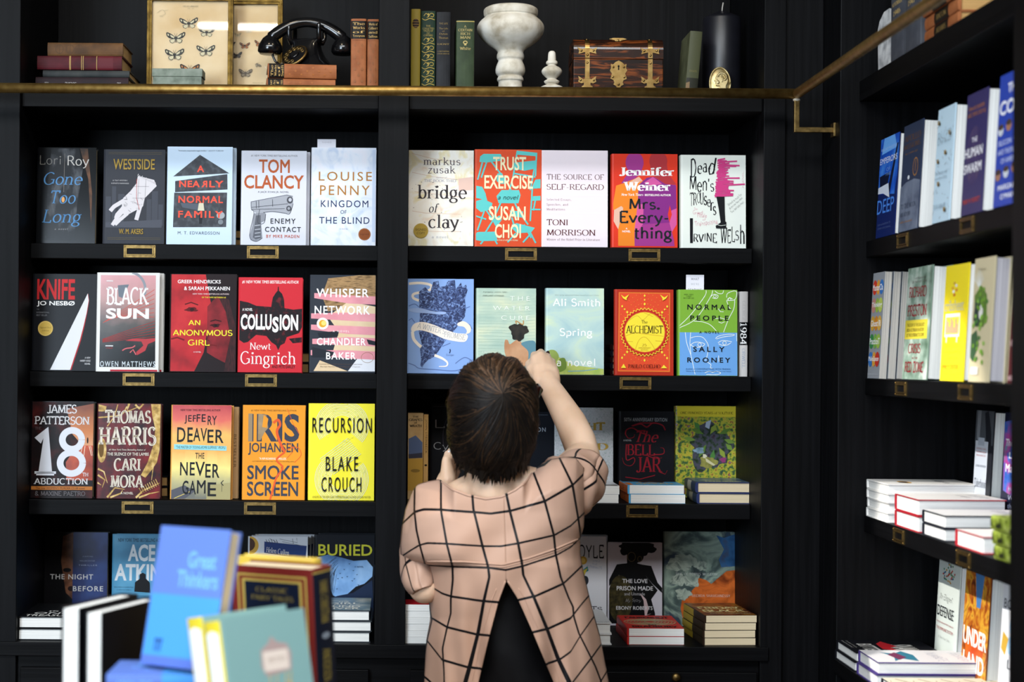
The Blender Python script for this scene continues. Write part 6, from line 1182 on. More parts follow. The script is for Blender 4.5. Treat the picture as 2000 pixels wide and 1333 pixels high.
def art(a):
    a.P([(0, 0), (1, 0), (1, 1), (0, 1)], noise_mat('jungle_mist_print', ['4a6450', '8aa090', 'c2ccc0'], 22, .35, 5, pos=[.32, .5, .64])); r = '8a1a28'
    lines(a, (('#1 BESTSELLING AUTHOR', .3, .09, .75, .11), ('OF THE HOT ZONE', .2, .12, .8, .14)), '5a3a40'); a.T('RICHARD', .1, .17, .8, .27, r, 'slab', .2, 0, -.04); a.T('PRESTON', .08, .33, .85, .44, r, 'slab', .2, 0, -.04); a.Rr(.02, .47, .92, .64, 'd2c03c'); lines(a, (('THE STORY OF THE DEADLIEST', .1, .5, .8, .53), ('EBOLA OUTBREAK IN HISTORY', .1, .545, .8, .575), ('OF THE OUTBREAKS TO COME', .1, .59, .8, .62)), '4a3a14', bold=.3); a.T('CRISIS', .2, .68, .7, .77, r, 'slab', .2); a.T('IN THE', .38, .8, .6, .82, r); a.T('RED ZONE', .1, .84, .85, .94, r, 'slab', .2)
face_right(1763, 1811, 527, 1.062, SH[1], .036, '7c9484', 'misty green jungle book with dark red lettering and yellow label', art, copies=1, clabels=('copy behind the misty green jungle book',))
def art(a):
    for x, y, c in ((.42, .16, 'c9a040'), (.5, .18, 'e8e0d0'), (.36, .2, 'e0a838'), (.52, .22, 'd89030'), (.4, .23, 'f0ece0'), (.44, .26, 'd07828')): a.E(x, y, .05, .014, c)
    a.T('cribsheet', .06, .3, .86, .4, 'b9b8a0', 'sans', .2); a.Rr(.12, .42, .74, .62, 'f4ece4'); a.Rr(.15, .45, .71, .6, 'e8d44c')
    for i, hh in enumerate((.12, .1, .06, .13, .11, .05, .12, .08)): a.Rr(.16 + i * .068, .59 - hh, .2 + i * .068, .59, 'a87890')
    for x in (.2, .64): a.Rr(x, .62, x + .04, .67, 'f4ece4')
    lines(a, (('a data-driven guide', .14, .68, .76, .71), ('to better, more relaxed parenting', .06, .735, .86, .76), ('from birth to preschool', .14, .79, .74, .815)), 'b8a030'); a.T('EMILY OSTER', .1, .86, .8, .9, 'c08820'); a.T('author of Expecting Better', .2, .93, .7, .945, 'b8a030')
face_right(1836, 1882, 522, 1.062, SH[1], .03, 'f2da24', 'bright yellow parenting book with tiny cot picture on the second right shelf', art)
def art(a):
    for i in range(9): a.L([(.3, .24), (.02 + .06 * i, .08 + .02 * abs(i - 4))], .02, 'e0e0d8')
    a.P([(.1, .3), (.4, .22), (.7, .3), (.75, .5), (.6, .56), (.2, .55)], '5c7a34'); a.P([(.15, .36), (.35, .34), (.5, .48), (.3, .56), (.1, .5)], '2c3c3c'); a.E(.45, .44, .1, .06, 'e0dcd6'); a.P([(.05, .62), (.3, .58), (.45, .7), (.2, .84), (.05, .8)], '3c5a3c')
    for i in range(34): a.E(.15 + random.random() * .6, .18 + random.random() * .68, .05, .018, random.choice(('6f9a34', '8ab84a', '4a7a3c')))
    a.Rr(.15, .88, .5, .94, 'e8e4dc'); a.T('Flora', .25, .08, .6, .1, '6a6248', 'serif')
face_right(1892, 1932, 508, 1.062, SH[1], .03, 'c8bb98', 'beige botanical book with green parrot-like foliage on the second right shelf', art, copies=1, clabels=('copy behind the beige botanical book',), pages=page_mat('lilac_page_edges', '8a868c', 'b9b4b8'))
def art(a):
    for y in (.06, .4, .68, .7, .96): a.E(.12, y, .08, .02, 'c9a0a0')
face_right(1968, 2010, 497, 1.062, SH[1], .03, '6a2228', 'dull red book at the near end of the second right shelf', art, w=.15)
# flat stacks in the right-hand bookcase: front faces the room
FLAT_R = Matrix(((0, 0, 1), (-1, 0, 0), (0, -1, 0))).to_euler()
def stack_r(u0, u1, v, X, Zb, n, t, d, base, what, cover=None, spine=None, pages=PG_W, group=None, hard=True, labels=None):
    ya, yb = yx(u0, X, v), yx(u1, X, v); w = ya - yb; z = Zb; first = None
    for i in range(n):
        lab = (labels[i] if labels else ('%s %s' % (ORD[n][n - 1 - i], what) if n > 1 else what)); loc = (X + random.uniform(0, .004), (ya + yb) / 2 + random.uniform(-.003, .003), z + t)
        if first is None or i == n - 1:
            b = make_book(w, d, t, base, cover if i == n - 1 else None, None, hard, pages, .4, label=lab, group=group, loc=loc, rot=FLAT_R, spine_art=spine); first = first or b
        else: dup(first, loc, lab)
        z += t + .0004
def cv(a): a.T('Maps of', .2, .2, .8, .34, '8a8a92', 'serif'); a.E(.6, .72, .2, .07, 'd0a868'); a.P([(.5, .68), (.75, .7), (.7, .8), (.55, .78)], '2c2c34')
stack_r(1691, 1732, 1005, 1.060, SH[2], 4, .0208, .20, 'e4e1dc', 'white book in the stack of four, third right shelf', cv, None, PG_W, 'stack of four white books')
def cv(a): a.T('HISTORY', .15, .1, .8, .22, '9a9aa0', 'serif'); a.T('of light', .2, .28, .7, .38, '9a9aa0', 'serif')
def sp(a): a.band(0, 1, 'a8202c')
def jacket(a): a.Rr(.0, 0, 1, 1, 'e8e4df'); cv(a)
stack_r(1746, 1791, 1025, 1.060, SH[2], 2, .034, .183, 'a8202c', 'white-jacketed book with red spine, third right shelf', jacket, None, PG_W, 'red-spined white pair')
def jacket(a): a.Rr(0, 0, 1, 1, 'e2e0de'); a.T('NEW MORNING', .15, .15, .85, .3, 'a0a2a8', 'serif')
stack_r(1800, 1843, 1040, 1.060, SH[2], 2, .0255, .183, '22242c', 'white-topped book with black boards, third right shelf', jacket, None, PG_W, 'black-boarded white pair')
def jacket(a): a.Rr(0, 0, 1, 1, 'eae4e0'); a.P([(.1, .5), (.6, .35), (.9, .5), (.5, .75)], 'b83038'); a.T('HEART', .2, .15, .8, .28, 'c04048', bold=.5)
stack_r(1863, 1916, 1060, 1.060, SH[2], 1, .032, .19, 'b02630', 'single white and red book beside the green patterned trio', jacket)
GP = noise_mat('green_black_pattern', ['1c1c18', '8a9a34', 'b4c060', '3a2a20'], 38, .45, 2, pos=[.34, .46, .58, .68])
for i in range(3):
    t = .026
    make_book(.10, .13, t, GP, pages=PG_C, label='%s green and black patterned book near the end of the third right shelf' % ('bottom', 'middle', 'topmost')[i], group='green patterned trio', loc=(1.062 + .05 - .003 * i, yx(1942, 1.06, 1050), SH[2] + t + i * (t + .0004)), rot=Matrix(((1, 0, 0), (0, 0, 1), (0, -1, 0))).to_euler())
    b = BOOKS[-1]; b.location.y -= .13
def art(a): a.Rr(0, .0, 1, .3, '4c5056'); a.P([(.1, 0), (.3, 0), (.25, .3), (.1, .25)], '7a7e84'); a.P([(.5, .02), (.7, .0), (.9, .2), (.95, .5), (.7, .4)], '22242a'); a.Rr(.06, .27, .76, .97, 'c2c8d2'); a.Rr(.2, .24, .55, .31, 'aab2be'); lines(a, (('REDEFINING AGING', .14, .33, .66, .345), ('TRANSFORMING MEDICINE', .14, .36, .66, .375), ('REIMAGINING LIFE', .14, .39, .66, .405)), 'b06a6a'); a.T('LOUISE ARONSON', .14, .48, .7, .5, '5a6270'); a.T('Elderhood', .12, .6, .76, .68, '3a424e', 'serif')
face_right(1896, 1931, 803, 1.25, SH[2], .03, '22242a', 'black book with pinned white note, standing behind the white stacks', art, h=.247)
def art(a): a.P([(0, .08), (.5, .04), (.95, .12), (.95, .6), (.5, .7), (.1, .66)], noise_mat('cell_print', ['2c2a8a', '3a6ac0', 'b03a8a', '2a8aa0'], 24, .35, 4)); lines(a, (('The Age of', .1, .22, .85, .3), ('Living', .25, .33, .85, .4), ('Machines', .15, .43, .95, .5)), 'f0eef4', bold=.4); lines(a, (('How Biology', .3, .62, .9, .66), ('Will Build', .3, .69, .9, .73), ('the Next', .3, .76, .9, .8), ('Technology', .3, .83, .9, .87), ('Revolution', .3, .9, .9, .94)), 'c9d0e8')
face_right(1951, 2000, 805, 1.25, SH[2], .03, '1a1c34', 'dark blue book with magenta cell image at the near end, third right shelf', art, w=.155, h=.247)
def art(a):
    for i in range(40): t = random.random() * 6.28; r = random.random() ** .7; a.E(.5 + .3 * r * math.cos(t), .1 + .09 * r * math.sin(t), .025, .009, random.choice(('c0402c', '3a6a8a', 'd09a3c', '4a8a5a')))
    a.T('An Elegant', .15, .3, .75, .38, '5a5c58', 'pen', 0, .3); a.T('DEFENSE', .08, .42, .82, .52, '22262a', 'sans'); a.T('THE EXTRAORDINARY NEW SCIENCE OF', .08, .57, .85, .585, 'a04a4a'); a.T('THE IMMUNE SYSTEM', .08, .62, .85, .65, 'a04a4a'); a.T('A Tale in Four Lives', .2, .7, .7, .73, '6a6c68', 'pen'); a.T('MATT RICHTEL', .15, .88, .8, .93, '6a6c68')
face_right(1824, 1866, 1092, 1.2, COUNTER, .03, 'cfd6ce', 'pale grey-green book with coloured dots, lowest right shelf', art, h=.236)
def art(a): a.P([(0, 0), (1, 0), (1, 1), (0, 1)], noise_mat('fire_tree_print', ['4a1c14', 'a8541c', 'd8a034', '6a3a1c'], 20, .35, 6, distort=2, pos=[.3, .45, .58, .7])); a.P([(.4, 0), (.75, 0), (.65, .3), (.5, .3)], '4a7ab0'); a.E(.5, .66, .36, .16, noise_mat('ember_glow_print', ['b83a14', 'd86a1c'], 20, .35)); a.T('UNDER', .04, .5, .96, .66, 'f2eee6', bold=.7); a.T('LAND', .08, .72, .9, .88, 'f2eee6', bold=.7); a.T('ROBERT MACFARLANE', .1, .92, .9, .95, 'd8c8a0')
face_right(1876, 1925, 1113, 1.2, COUNTER, .03, '7a3a1c', 'fiery orange and yellow tree book with big white letters, lowest right shelf', art, h=.236)
def art(a):
    for x, y, r in ((.5, .34, .2), (.4, .5, .16), (.6, .46, .14), (.5, .24, .12)): a.E(x, y, r, r * .5, noise_mat('petal_print', ['4a8ac8', '9ac8ec', 'd0e4f4'], 40, .35))
    a.P([(.1, .4), (.3, .45), (.2, .6), (.05, .55)], 'c9a03c'); a.T('BOTTLED', .08, .12, .98, .2, '2c3038'); a.T('D', .66, .4, .84, .47, '2c3038'); a.T('LIES', .3, .62, .9, .7, '2c3038')
face_right(1948, 2000, 1140, 1.2, COUNTER, .03, 'e6e8ee', 'white book with blue petals at the near end, lowest right shelf', art, w=.155, h=.236)
def jacket(a): a.Rr(0, 0, 1, 1, '15151a'); a.T('SNAKE', .35, .2, .95, .5, 'd6d3ce', bold=.3, rot=0); a.P([(.1, .5), (.5, .4), (.6, .5), (.9, .46), (.7, .62), (.3, .6)], 'b8242c'); a.T('BITTEN', .3, .66, .95, .84, 'c8c5c0', bold=.3); lines(a, (('A memoir of venom', .05, .88, .6, .91), ('and survival', .05, .93, .6, .96)), '9a9894')
stack_r(1630, 1668, 1290, .993, COUNTER, 2, .0212, .19, '15151a', 'black book in the corner pair on the lowest right shelf', jacket, None, PG_W, 'black corner pair')
def jacket(a): a.Rr(0, 0, 1, 1, 'dfdcdc'); a.T('ANSWERS', .2, .1, .9, .2, '8a90a8', 'pen'); a.T('NUMBERS', .2, .3, .9, .42, '8a90a8', 'pen'); a.P([(.1, .62), (.4, .56), (.9, .6), (.7, .72), (.9, .82), (.5, .76), (.2, .84), (.3, .72)], '3a7a90'); a.P([(.2, .7), (.6, .66), (.8, .76), (.4, .8)], '7a3a58')
stack_r(1673, 1711, 1310, .993, COUNTER, 2, .026, .228, '4a3a78', 'white-topped book with violet spine on the lowest right shelf', jacket, None, PG_W, 'violet-spined pair')
def jacket(a):
    a.Rr(0, 0, 1, 1, 'ddd2b8')
    for i in range(5): a.L([(.1, .1 + i * .2), (.4, .02 + i * .2), (.6, .14 + i * .2), (.9, .06 + i * .2)], .02, '7a5a2c'); a.L([(.2, .16 + i * .2), (.5, .2 + i * .2), (.8, .14 + i * .2)], .008, '8a6a3c')
stack_r(1720, 1764, 1330, .993, COUNTER, 1, .026, .235, '2a2a34', 'cream book with brown twig drawings in front on the lowest right shelf', jacket)
# high shelf of the right-hand bookcase
bk = thing('stone_bookend', (1.05, 3.710, TOPZ), 'pale marble bookend with rounded top on the right high shelf', 'bookend', (0, 0, -math.pi / 2))
MAR = noise_mat('grey_marble', ['8e8e90', 'c4c4c4', 'dadad8'], 30, .5, 6, pos=[.34, .5, .62], bump=.3)
pts = [(-.052, 0), (.052, 0), (.052, .118), (.03, .126), (-.01, .126), (-.045, .112), (-.062, .09), (-.062, .074), (-.05, .068), (-.056, .055)]
q = MB(); q.prism(pts, 0, .03, MAR); q.build('slab', bk, .003); q = MB(); q.box(-.05, .05, .03, .09, 0, .008, MAR); q.build('foot', bk, .001)
def vol(u0, u1, y1, y2, lab):
    t = yx(u0, 1.05, 60) - yx(u1, 1.05, 60); b = make_book(.19, .29, t, old('grey_cloth_volume', '3a3c42', '4a4c52'), pages=PG_C, spine_art=lambda a: (a.band(0, 1, noise_mat('grey_cloth_volume2', ['3f4148', '4c4e55'], 40, .6)), a.T('VOL. 185', .2, .5, .8, .53, 'c8a860', 'serif'), a.T('NOVEMBER', .15, .56, .85, .59, 'c8a860', 'serif'), a.T(y1, .25, .62, .75, .66, 'c8a860', 'serif')), label=lab, group='bound grey volumes', loc=(1.05 + .095, yx(u1, 1.05, 60), TOPZ), rot=(0, 0, 0))
vol(1741, 1768, '1946', 0, 'grey bound volume with gold date next to the marble bookend'); vol(1769.5, 1797, '1947', 0, 'grey bound volume with gold date next to the orange pile')
z = TOPZ
for i in range(5):
    t = .0262
    def sp(a): a.band(.3, .72, '1c1612'); a.T(('ADAMS', 'BACON', 'BURKE', 'EMERSON', 'HUME')[i], .3, .36, .7, .66, '8a7040', 'serif', rot=90)
    rot = Matrix(((1, 0, 0), (0, 0, 1), (0, -1, 0))).to_euler()
    make_book(.15, .205, t, OR, pages=PG_T, spine_art=sp, label='%s orange old book of the pile on the right high shelf' % ('bottom', 'second lowest', 'middle', 'second highest', 'topmost')[i], group='orange pile on the right', loc=(1.05 + .075 + random.uniform(-.004, .006), yx(1870, 1.05, 40) , z + t), rot=rot); z += t + .0004
# ------------------------------------------------------------------ display table in the foreground
tb = thing('display_table', (-.36, 2.62, 0), 'dark wooden display table carrying the blurred foreground books', 'table')
TW = wood_mat('walnut', '2a1a10', '442c1a', 0, .4)
q = MB(); q.box(-.46, .34, -.30, .33, .968, 1.0, TW); q.build('table_top', tb, .003)
for sx in (-.42, .30):
    for sy in (-.26, .29): q = MB(); q.add([(sx + a * .025, sy + c * .025, .968) for a, c in ((-1, -1), (1, -1), (1, 1), (-1, 1))] + [(sx + a * .016, sy + c * .016, 0) for a, c in ((-1, -1), (1, -1), (1, 1), (-1, 1))], [(0, 1, 2, 3), (7, 6, 5, 4), (0, 4, 5, 1), (1, 5, 6, 2), (2, 6, 7, 3), (3, 7, 4, 0)], TW); q.build('leg', tb)
q = MB(); q.box(-.40, .28, -.24, .27, .91, .968, TW); q.build('apron', tb)
TT = 1.0
def fg(corner, cx, cy, w, h, t, xd, zd, base, label, art=None, **k):
    """corner: where local point (cx, cy, h) of the book is; the book is then let down/up onto the table"""
    x = Vector(xd).normalized(); z = Vector(zd); z = (z - x * z.dot(x)).normalized(); y = z.cross(x)
    o = Vector(corner) - x * cx - y * cy - z * h
    return make_book(w, h, t, base, art, label=label, loc=o, rot=basis_euler(xd, zd), **k)
def on_table(b, w, t, zz=TT):
    M = b.rotation_euler.to_matrix(); lo = min((M @ Vector((sx * w / 2, ty, 0))).z for sx in (-1, 1) for ty in (0, t)); b.location.z = zz - lo
# two black books, page edges toward the camera
BLK = mat('111216', .4)
xd = (-.38, -.925, 0)
p = at(120, 1186, 2.60); b = fg(p, .085, 0, .17, p.z - TT, .033, xd, (0, 0, 1), BLK, 'black book with white page edges, leftmost on the display table', pages=PG_W, group=None); on_table(b, .17, .033)
p = at(167, 1195, 2.58); b = fg(p, .085, 0, .17, p.z - TT, .030, xd, (0, 0, 1), BLK, 'second black book with white page edges on the display table', pages=PG_W); on_table(b, .17, .03)
PER, SKY = '5670b4', '4388cc'
def art(a):
    a.Rr(0, .0, 1, .49, PER); a.Rr(0, .49, 1, .93, SKY); a.Rr(0, .93, 1, 1, '5068b4')
    a.T('Great', .46, .17, .86, .29, '6aa0ee', 'sans', .5); a.T('Thinkers', .34, .31, .92, .43, '6aa0ee', 'sans', .5)
    for x in (.16, .2, .24): a.L([(x, .9), (x + .01, .83)], .02, '2a4a7c'); a.E(x + .01, .82, .02, .015, '2a4a7c')
def sp(a): a.band(0, .5, PER); a.band(.5, .93, SKY); a.band(.93, 1, PER); a.T('Great Thinkers', .25, .1, .75, .42, '6aa0ee', rot=-90)
for i in range(4):
    rz = R(-2 + (i % 2) * 1.5); M = Matrix.Rotation(rz, 3, 'Z') @ Matrix(((0, 0, -1), (1, 0, 0), (0, -1, 0)))
    make_book(.112, .162, .0345, PER, art if i == 3 else None, label='%s blue book lying in the pile under the tilted blue one' % ('lowest', 'second', 'third', 'topmost')[i], group='pile of blue books on the display table', spine_art=sp, loc=Vector((-.270, 2.468, TT + .0345 + i * .0347)) + Matrix.Rotation(rz, 3, 'Z') @ Vector((0, .056, 0)), rot=M.to_euler())
b = fg(at(316, 1025, 2.56), -.065, 0, .13, .208, .028, (.85, -.5, .0), (.245, .12, .96), PER, 'two-tone blue book standing tilted to the right on the blue pile', art); on_table(b, .13, .028, TT + .1389)
def art(a):
    a.P([(.42, .22), (.52, .18), (.56, .14), (.62, .18), (.74, .2), (.78, .26), (.76, .36), (.46, .38), (.41, .32)], 'a08a86'); a.Rr(.44, .23, .74, .35, 'cfc0b4'); a.T('BRITISH', .5, .27, .7, .3, '9a8478')
    for x, y in ((.47, .5), (.55, .48), (.66, .5), (.72, .44)): a.L([(x + .03, .37), (x, y)], .014, 'b29a68'); a.E(x, y, .022, .016, 'b29a68')
    a.ring(.62, .74, .14, .09, .012, 'b0a08c'); a.ring(.62, .74, .11, .07, .008, 'b0a08c'); a.E(.64, .82, .06, .03, 'd8ccc0')
def sp(a):
    a.band(0, 1, 'd9c336')
    for y0, y1 in ((.06, .42), (.48, .86)): a.P([(.14, y0 + .02), (.5, y0), (.86, y0 + .02), (.86, y1 - .02), (.5, y1), (.14, y1 - .02)], 'eeeff2')
xd, zd = (.76, .64, .03), (-.22, .06, .97)
tl = fg(at(430, 1206, 2.36), -.0725, 0, .145, .232, .041, xd, zd, '769896', 'teal book with yellow spine and white spine labels, front copy', art, spine_art=sp); on_table(tl, .145, .041)
d_ = tl.rotation_euler.to_matrix() @ Vector((0, .0450, 0)); tl2 = dup(tl, tl.location + d_, 'teal book with yellow spine, rear copy behind the front one'); tl2.location.z = tl.location.z + d_.z; on_table(tl2, .145, .041)
NAVY = mat('12182c', .35); MRN = mat('6e2420', .35); GLD = 'b09a4c'
def bart(a):
    a.Rr(.03, .03, .97, .97, '6e2420'); a.Rr(.07, .05, .93, .95, GLD); a.Rr(.09, .062, .91, .938, '6e2420'); a.Rr(.13, .08, .87, .92, GLD); a.Rr(.16, .095, .84, .905, '121a2c')
    a.T('CLASSIC', .3, .13, .7, .16, '8a7a3c', 'serif'); a.T('FAIRY TALES', .24, .18, .76, .21, '8a7a3c', 'serif')
def sp(a): a.band(0, 1, '6e2420'); a.band(.02, .98, GLD); a.band(.03, .97, '151a28'); a.T('HANS CHRISTIAN', .3, .08, .7, .34, 'a08c40', 'serif', rot=90); a.E(.5, .42, .2, .02, '8a94a0'); a.T('ANDERSEN', .3, .5, .7, .7, 'a08c40', 'serif', rot=90); a.T('TALES', .3, .76, .7, .92, 'a08c40', 'serif', rot=90)
xd, zd = (-.83, .55, -.02), (-.2, .06, .98)
b = fg(at(606, 1131, 2.70), -.08, .052, .165, .262, .052, xd, zd, MRN, 'thick maroon and navy book with gold borders leaning left', None, spine_art=sp, back_art=bart); on_table(b, .165, .052)
b2 = make_book(.16, .27, .022, 'd8b84a', label='yellow and white book behind the maroon and navy one', pages=PG_W, rot=basis_euler((-.83, .55, -.02), (-.2, .06, .98)))
b2.location = b.location + b.rotation_euler.to_matrix() @ Vector((.034, -.024, 0)); on_table(b2, .16, .022)
# ------------------------------------------------------------------ the person reaching up to the second shelf
pn = thing('person', (at(960, 1000, 3.6).x, 3.6, 0), 'person with short dark hair and peach checked blouse, back turned, reaching up to the books', 'person')
PO = pn.location.copy()
def pl(u, v, Y): return at(u, v, Y) - PO
m, N, L, b = new_mat('skin'); b.inputs['Base Color'].default_value = hexc('e3bb9d'); b.inputs['Roughness'].default_value = .5; b.inputs['Subsurface Weight'].default_value = .12; b.inputs['Subsurface Radius'].default_value = (.012, .005, .003); b.inputs['Subsurface Scale'].default_value = .6
nz = N.new('ShaderNodeTexNoise'); nz.inputs['Scale'].default_value = 14; nz.inputs['Detail'].default_value = 5; rp = N.new('ShaderNodeValToRGB'); tc = N.new('ShaderNodeTexCoord'); L.new(tc.outputs['Object'], nz.inputs['Vector']); L.new(nz.outputs[0], rp.inputs[0])
rp.color_ramp.elements[0].position = .35; rp.color_ramp.elements[0].color = hexc('deb899'); rp.color_ramp.elements[1].position = .62; rp.color_ramp.elements[1].color = hexc('e8c4a8'); L.new(rp.outputs[0], b.inputs['Base Color']); SKIN = m
def limb(q, pts, rs, m=None, n=16):
    """chain of rounded, tapering segments"""
    for p, r in zip(pts, rs): q.ell(p, (r, r, r), m or SKIN, n, 10)
    q.tube(pts, rs, m or SKIN, n)
def grown(q, name, parent, vox, it=8):
    o = q.build(name, parent); r = o.modifiers.new('join', 'REMESH'); r.mode = 'VOXEL'; r.voxel_size = vox; r.use_smooth_shade = True
    s = o.modifiers.new('soften', 'SMOOTH'); s.iterations = it; s.factor = .5; return o
FWD = Vector((.30, .90, .36)).normalized(); SIDE = FWD.cross(Vector((0, 0, 1))).normalized(); UPH = SIDE.cross(FWD).normalized()
HC = pl(958, 802, 3.595)
def hd(s_, f_, u_): return HC + SIDE * s_ + FWD * f_ + UPH * u_
HR = Matrix((SIDE, FWD, UPH)).transposed()
q = MB()
q.ell(HC, (.074, .094, .102), SKIN, 28, 18, HR); q.ell(hd(0, .035, -.075), (.054, .062, .052), SKIN, 20, 12, HR); q.ell(hd(0, .082, -.10), (.022, .02, .018), SKIN, 14, 10, HR)   # skull, jaw, chin
limb(q, [hd(0, .092, -.005), hd(0, .110, -.032), hd(0, .108, -.042)], [.008, .011, .013]); q.ell(hd(0, .093, .014), (.055, .012, .010), SKIN, 16, 8, HR)                         # nose, brow
q.ell(hd(0, .093, -.072), (.022, .010, .006), SKIN, 14, 8, HR); q.ell(hd(0, .091, -.082), (.019, .010, .007), SKIN, 14, 8, HR)                                                   # lips
for s_ in (-1, 1): q.ell(hd(s_ * .071, -.004, -.03), (.010, .018, .029), SKIN, 14, 10, HR)                                                                                        # ears
limb(q, [pl(962, 952, 3.605), pl(961, 905, 3.60), pl(959, 850, 3.60)], [.060, .055, .054])
limb(q, [pl(962, 960, 3.615), pl(905, 974, 3.625), pl(850, 996, 3.64)], [.058, .044, .036]); limb(q, [pl(962, 960, 3.615), pl(1025, 953, 3.62), pl(1080, 955, 3.645)], [.058, .048, .040])
q.ell(pl(966, 1030, 3.632), (.138, .078, .115), SKIN, 28, 16); q.ell(pl(968, 1120, 3.63), (.120, .080, .16), SKIN, 28, 16); q.ell(pl(972, 1290, 3.63), (.115, .082, .16), SKIN, 24, 14); q.ell(pl(975, 1400, 3.63), (.150, .098, .12), SKIN, 24, 14)
for s_ in (-1, 1): limb(q, [Vector((s_ * .075, .03, .84)), Vector((s_ * .09, .03, .46)), Vector((s_ * .095, .03, .09))], [.088, .055, .036], n=20)
for s_ in (-1, 1): limb(q, [Vector((s_ * .095, .02, .05)), Vector((s_ * .105, .14, .04))], [.038, .03])
# right arm, forearm and hand
limb(q, [pl(1082, 958, 3.645), pl(1116, 920, 3.72), pl(1140, 893, 3.80)], [.042, .043, .038], n=20)
limb(q, [pl(1140, 893, 3.80), pl(1131, 862, 3.83), pl(1115, 826, 3.865), pl(1094, 790, 3.91), pl(1074, 757, 3.955), pl(1068, 744, 3.97)], [.037, .0385, .036, .031, .0265, .026], n=20)
W = pl(1067, 745, 3.97)
kn = [pl(1045, 702, 4.015), pl(1056, 695, 4.02), pl(1068, 701, 4.02), pl(1078, 712, 4.015)]
for i, k_ in enumerate(kn): limb(q, [W + Vector(((i - 1.5) * .009, 0, 0)), (W + k_) / 2 + Vector(((i - 1.5) * .004, -.004, 0)), k_], [.021, .0185, .0125 - .0006 * i], n=12)
fin = [((1043, 694, 4.05), (1047, 704, 4.085), (1052, 716, 4.105)), ((1056, 688, 4.06), (1058, 700, 4.10), (1060, 714, 4.118)), ((1069, 694, 4.058), (1069, 706, 4.092), (1068, 718, 4.108)), ((1080, 706, 4.048), (1078, 717, 4.076), (1075, 727, 4.09))]
for i, (k_, f_) in enumerate(zip(kn, fin)): limb(q, [k_] + [pl(*p) for p in f_], [.0118 - .0008 * i, .0098 - .0006 * i, .0088 - .0006 * i, .0074 - .0004 * i], n=10)
limb(q, [W + Vector((-.012, .01, .004)), pl(1040, 724, 4.0), pl(1035, 712, 4.035), pl(1043, 708, 4.075), pl(1049, 713, 4.10)], [.021, .017, .0125, .0105, .0085], n=12)
# left arm: elbow down, hand lifted beside the neck
limb(q, [pl(850, 1000, 3.635), pl(826, 1070, 3.655), pl(829, 1149, 3.602)], [.036, .034, .031], n=20); limb(q, [pl(829, 1149, 3.602), pl(838, 1080, 3.65), pl(860, 1000, 3.70), pl(874, 940, 3.725)], [.034, .037, .032, .025], n=20)
W2 = pl(875, 936, 3.725); kn2 = [pl(888, 886, 3.765), pl(882, 884, 3.745), pl(876, 889, 3.725), pl(872, 898, 3.71)]
for i, k_ in enumerate(kn2): limb(q, [W2 + Vector((0, .012 - .008 * i, 0)), k_], [.020, .0125 - .0006 * i], n=12)
fin2 = [((900, 872, 3.78), (915, 874, 3.775), (922, 882, 3.77)), ((894, 870, 3.758), (911, 872, 3.755), (919, 882, 3.752)), ((888, 876, 3.735), (905, 878, 3.735), (912, 888, 3.735)), ((882, 890, 3.715), (896, 891, 3.72), (902, 899, 3.722))]
for i, (k_, f_) in enumerate(zip(kn2, fin2)): limb(q, [k_] + [pl(*p) for p in f_], [.0108 - .0008 * i, .0094 - .0006 * i, .0086 - .0006 * i, .0072 - .0004 * i], n=10)
limb(q, [W2 + Vector((.008, .02, .01)), pl(893, 908, 3.785), pl(905, 900, 3.80), pl(914, 895, 3.80)], [.018, .014, .011, .0085], n=12)
grown(q, 'body', pn, .0036, 7)
# ring, eyes, glasses
q = MB(); c = pl(879, 884, 3.731); q.tube([c + Vector((0, .0125 * math.cos(t), .0125 * math.sin(t))) for t in [i * math.pi / 12 for i in range(25)]], .0016, 'c9c6c0', 8); q.ell(c + Vector((-.003, -.012, .001)), (.003, .003, .003), 'e6e6ea', 8, 6)
q.build('ring', pn); q = MB(); q.ell(pl(1070, 690, 4.045), (.0045, .004, .0055), '2a1a1c', 10, 8); q.build('fingernail', pn)
for s_ in (-1, 1):
    q = MB(); q.ell(hd(s_ * .032, .082, -.004), (.012, .012, .012), 'e8e4e0', 14, 10); q.ell(hd(s_ * .032, .0925, -.004), (.005, .002, .005), '3a2a1c', 10, 8, HR); q.build('eye', pn)
TORT = noise_mat('tortoiseshell', ['120806', '30170f'], 60, .15, 3)
q = MB()
for s_ in (-1, 1):
    q.tube([hd(s_ * .034 + .026 * math.cos(t), .110, -.006 + .020 * math.sin(t)) for t in [i * math.pi / 14 for i in range(29)]], .0024, TORT, 8)
    q.tube([hd(s_ * .060, .109, .010), hd(s_ * .079, .104, .014), hd(s_ * .088, .088, .013), hd(s_ * .086, .0, .0), hd(s_ * .083, -.02, -.016)], [.004, .0075, .0075, .003, .002], TORT, 10)
q.tube([hd(-.008, .111, .0), hd(0, .113, .003), hd(.008, .111, 0)], .002, TORT, 8); q.build('glasses', pn)
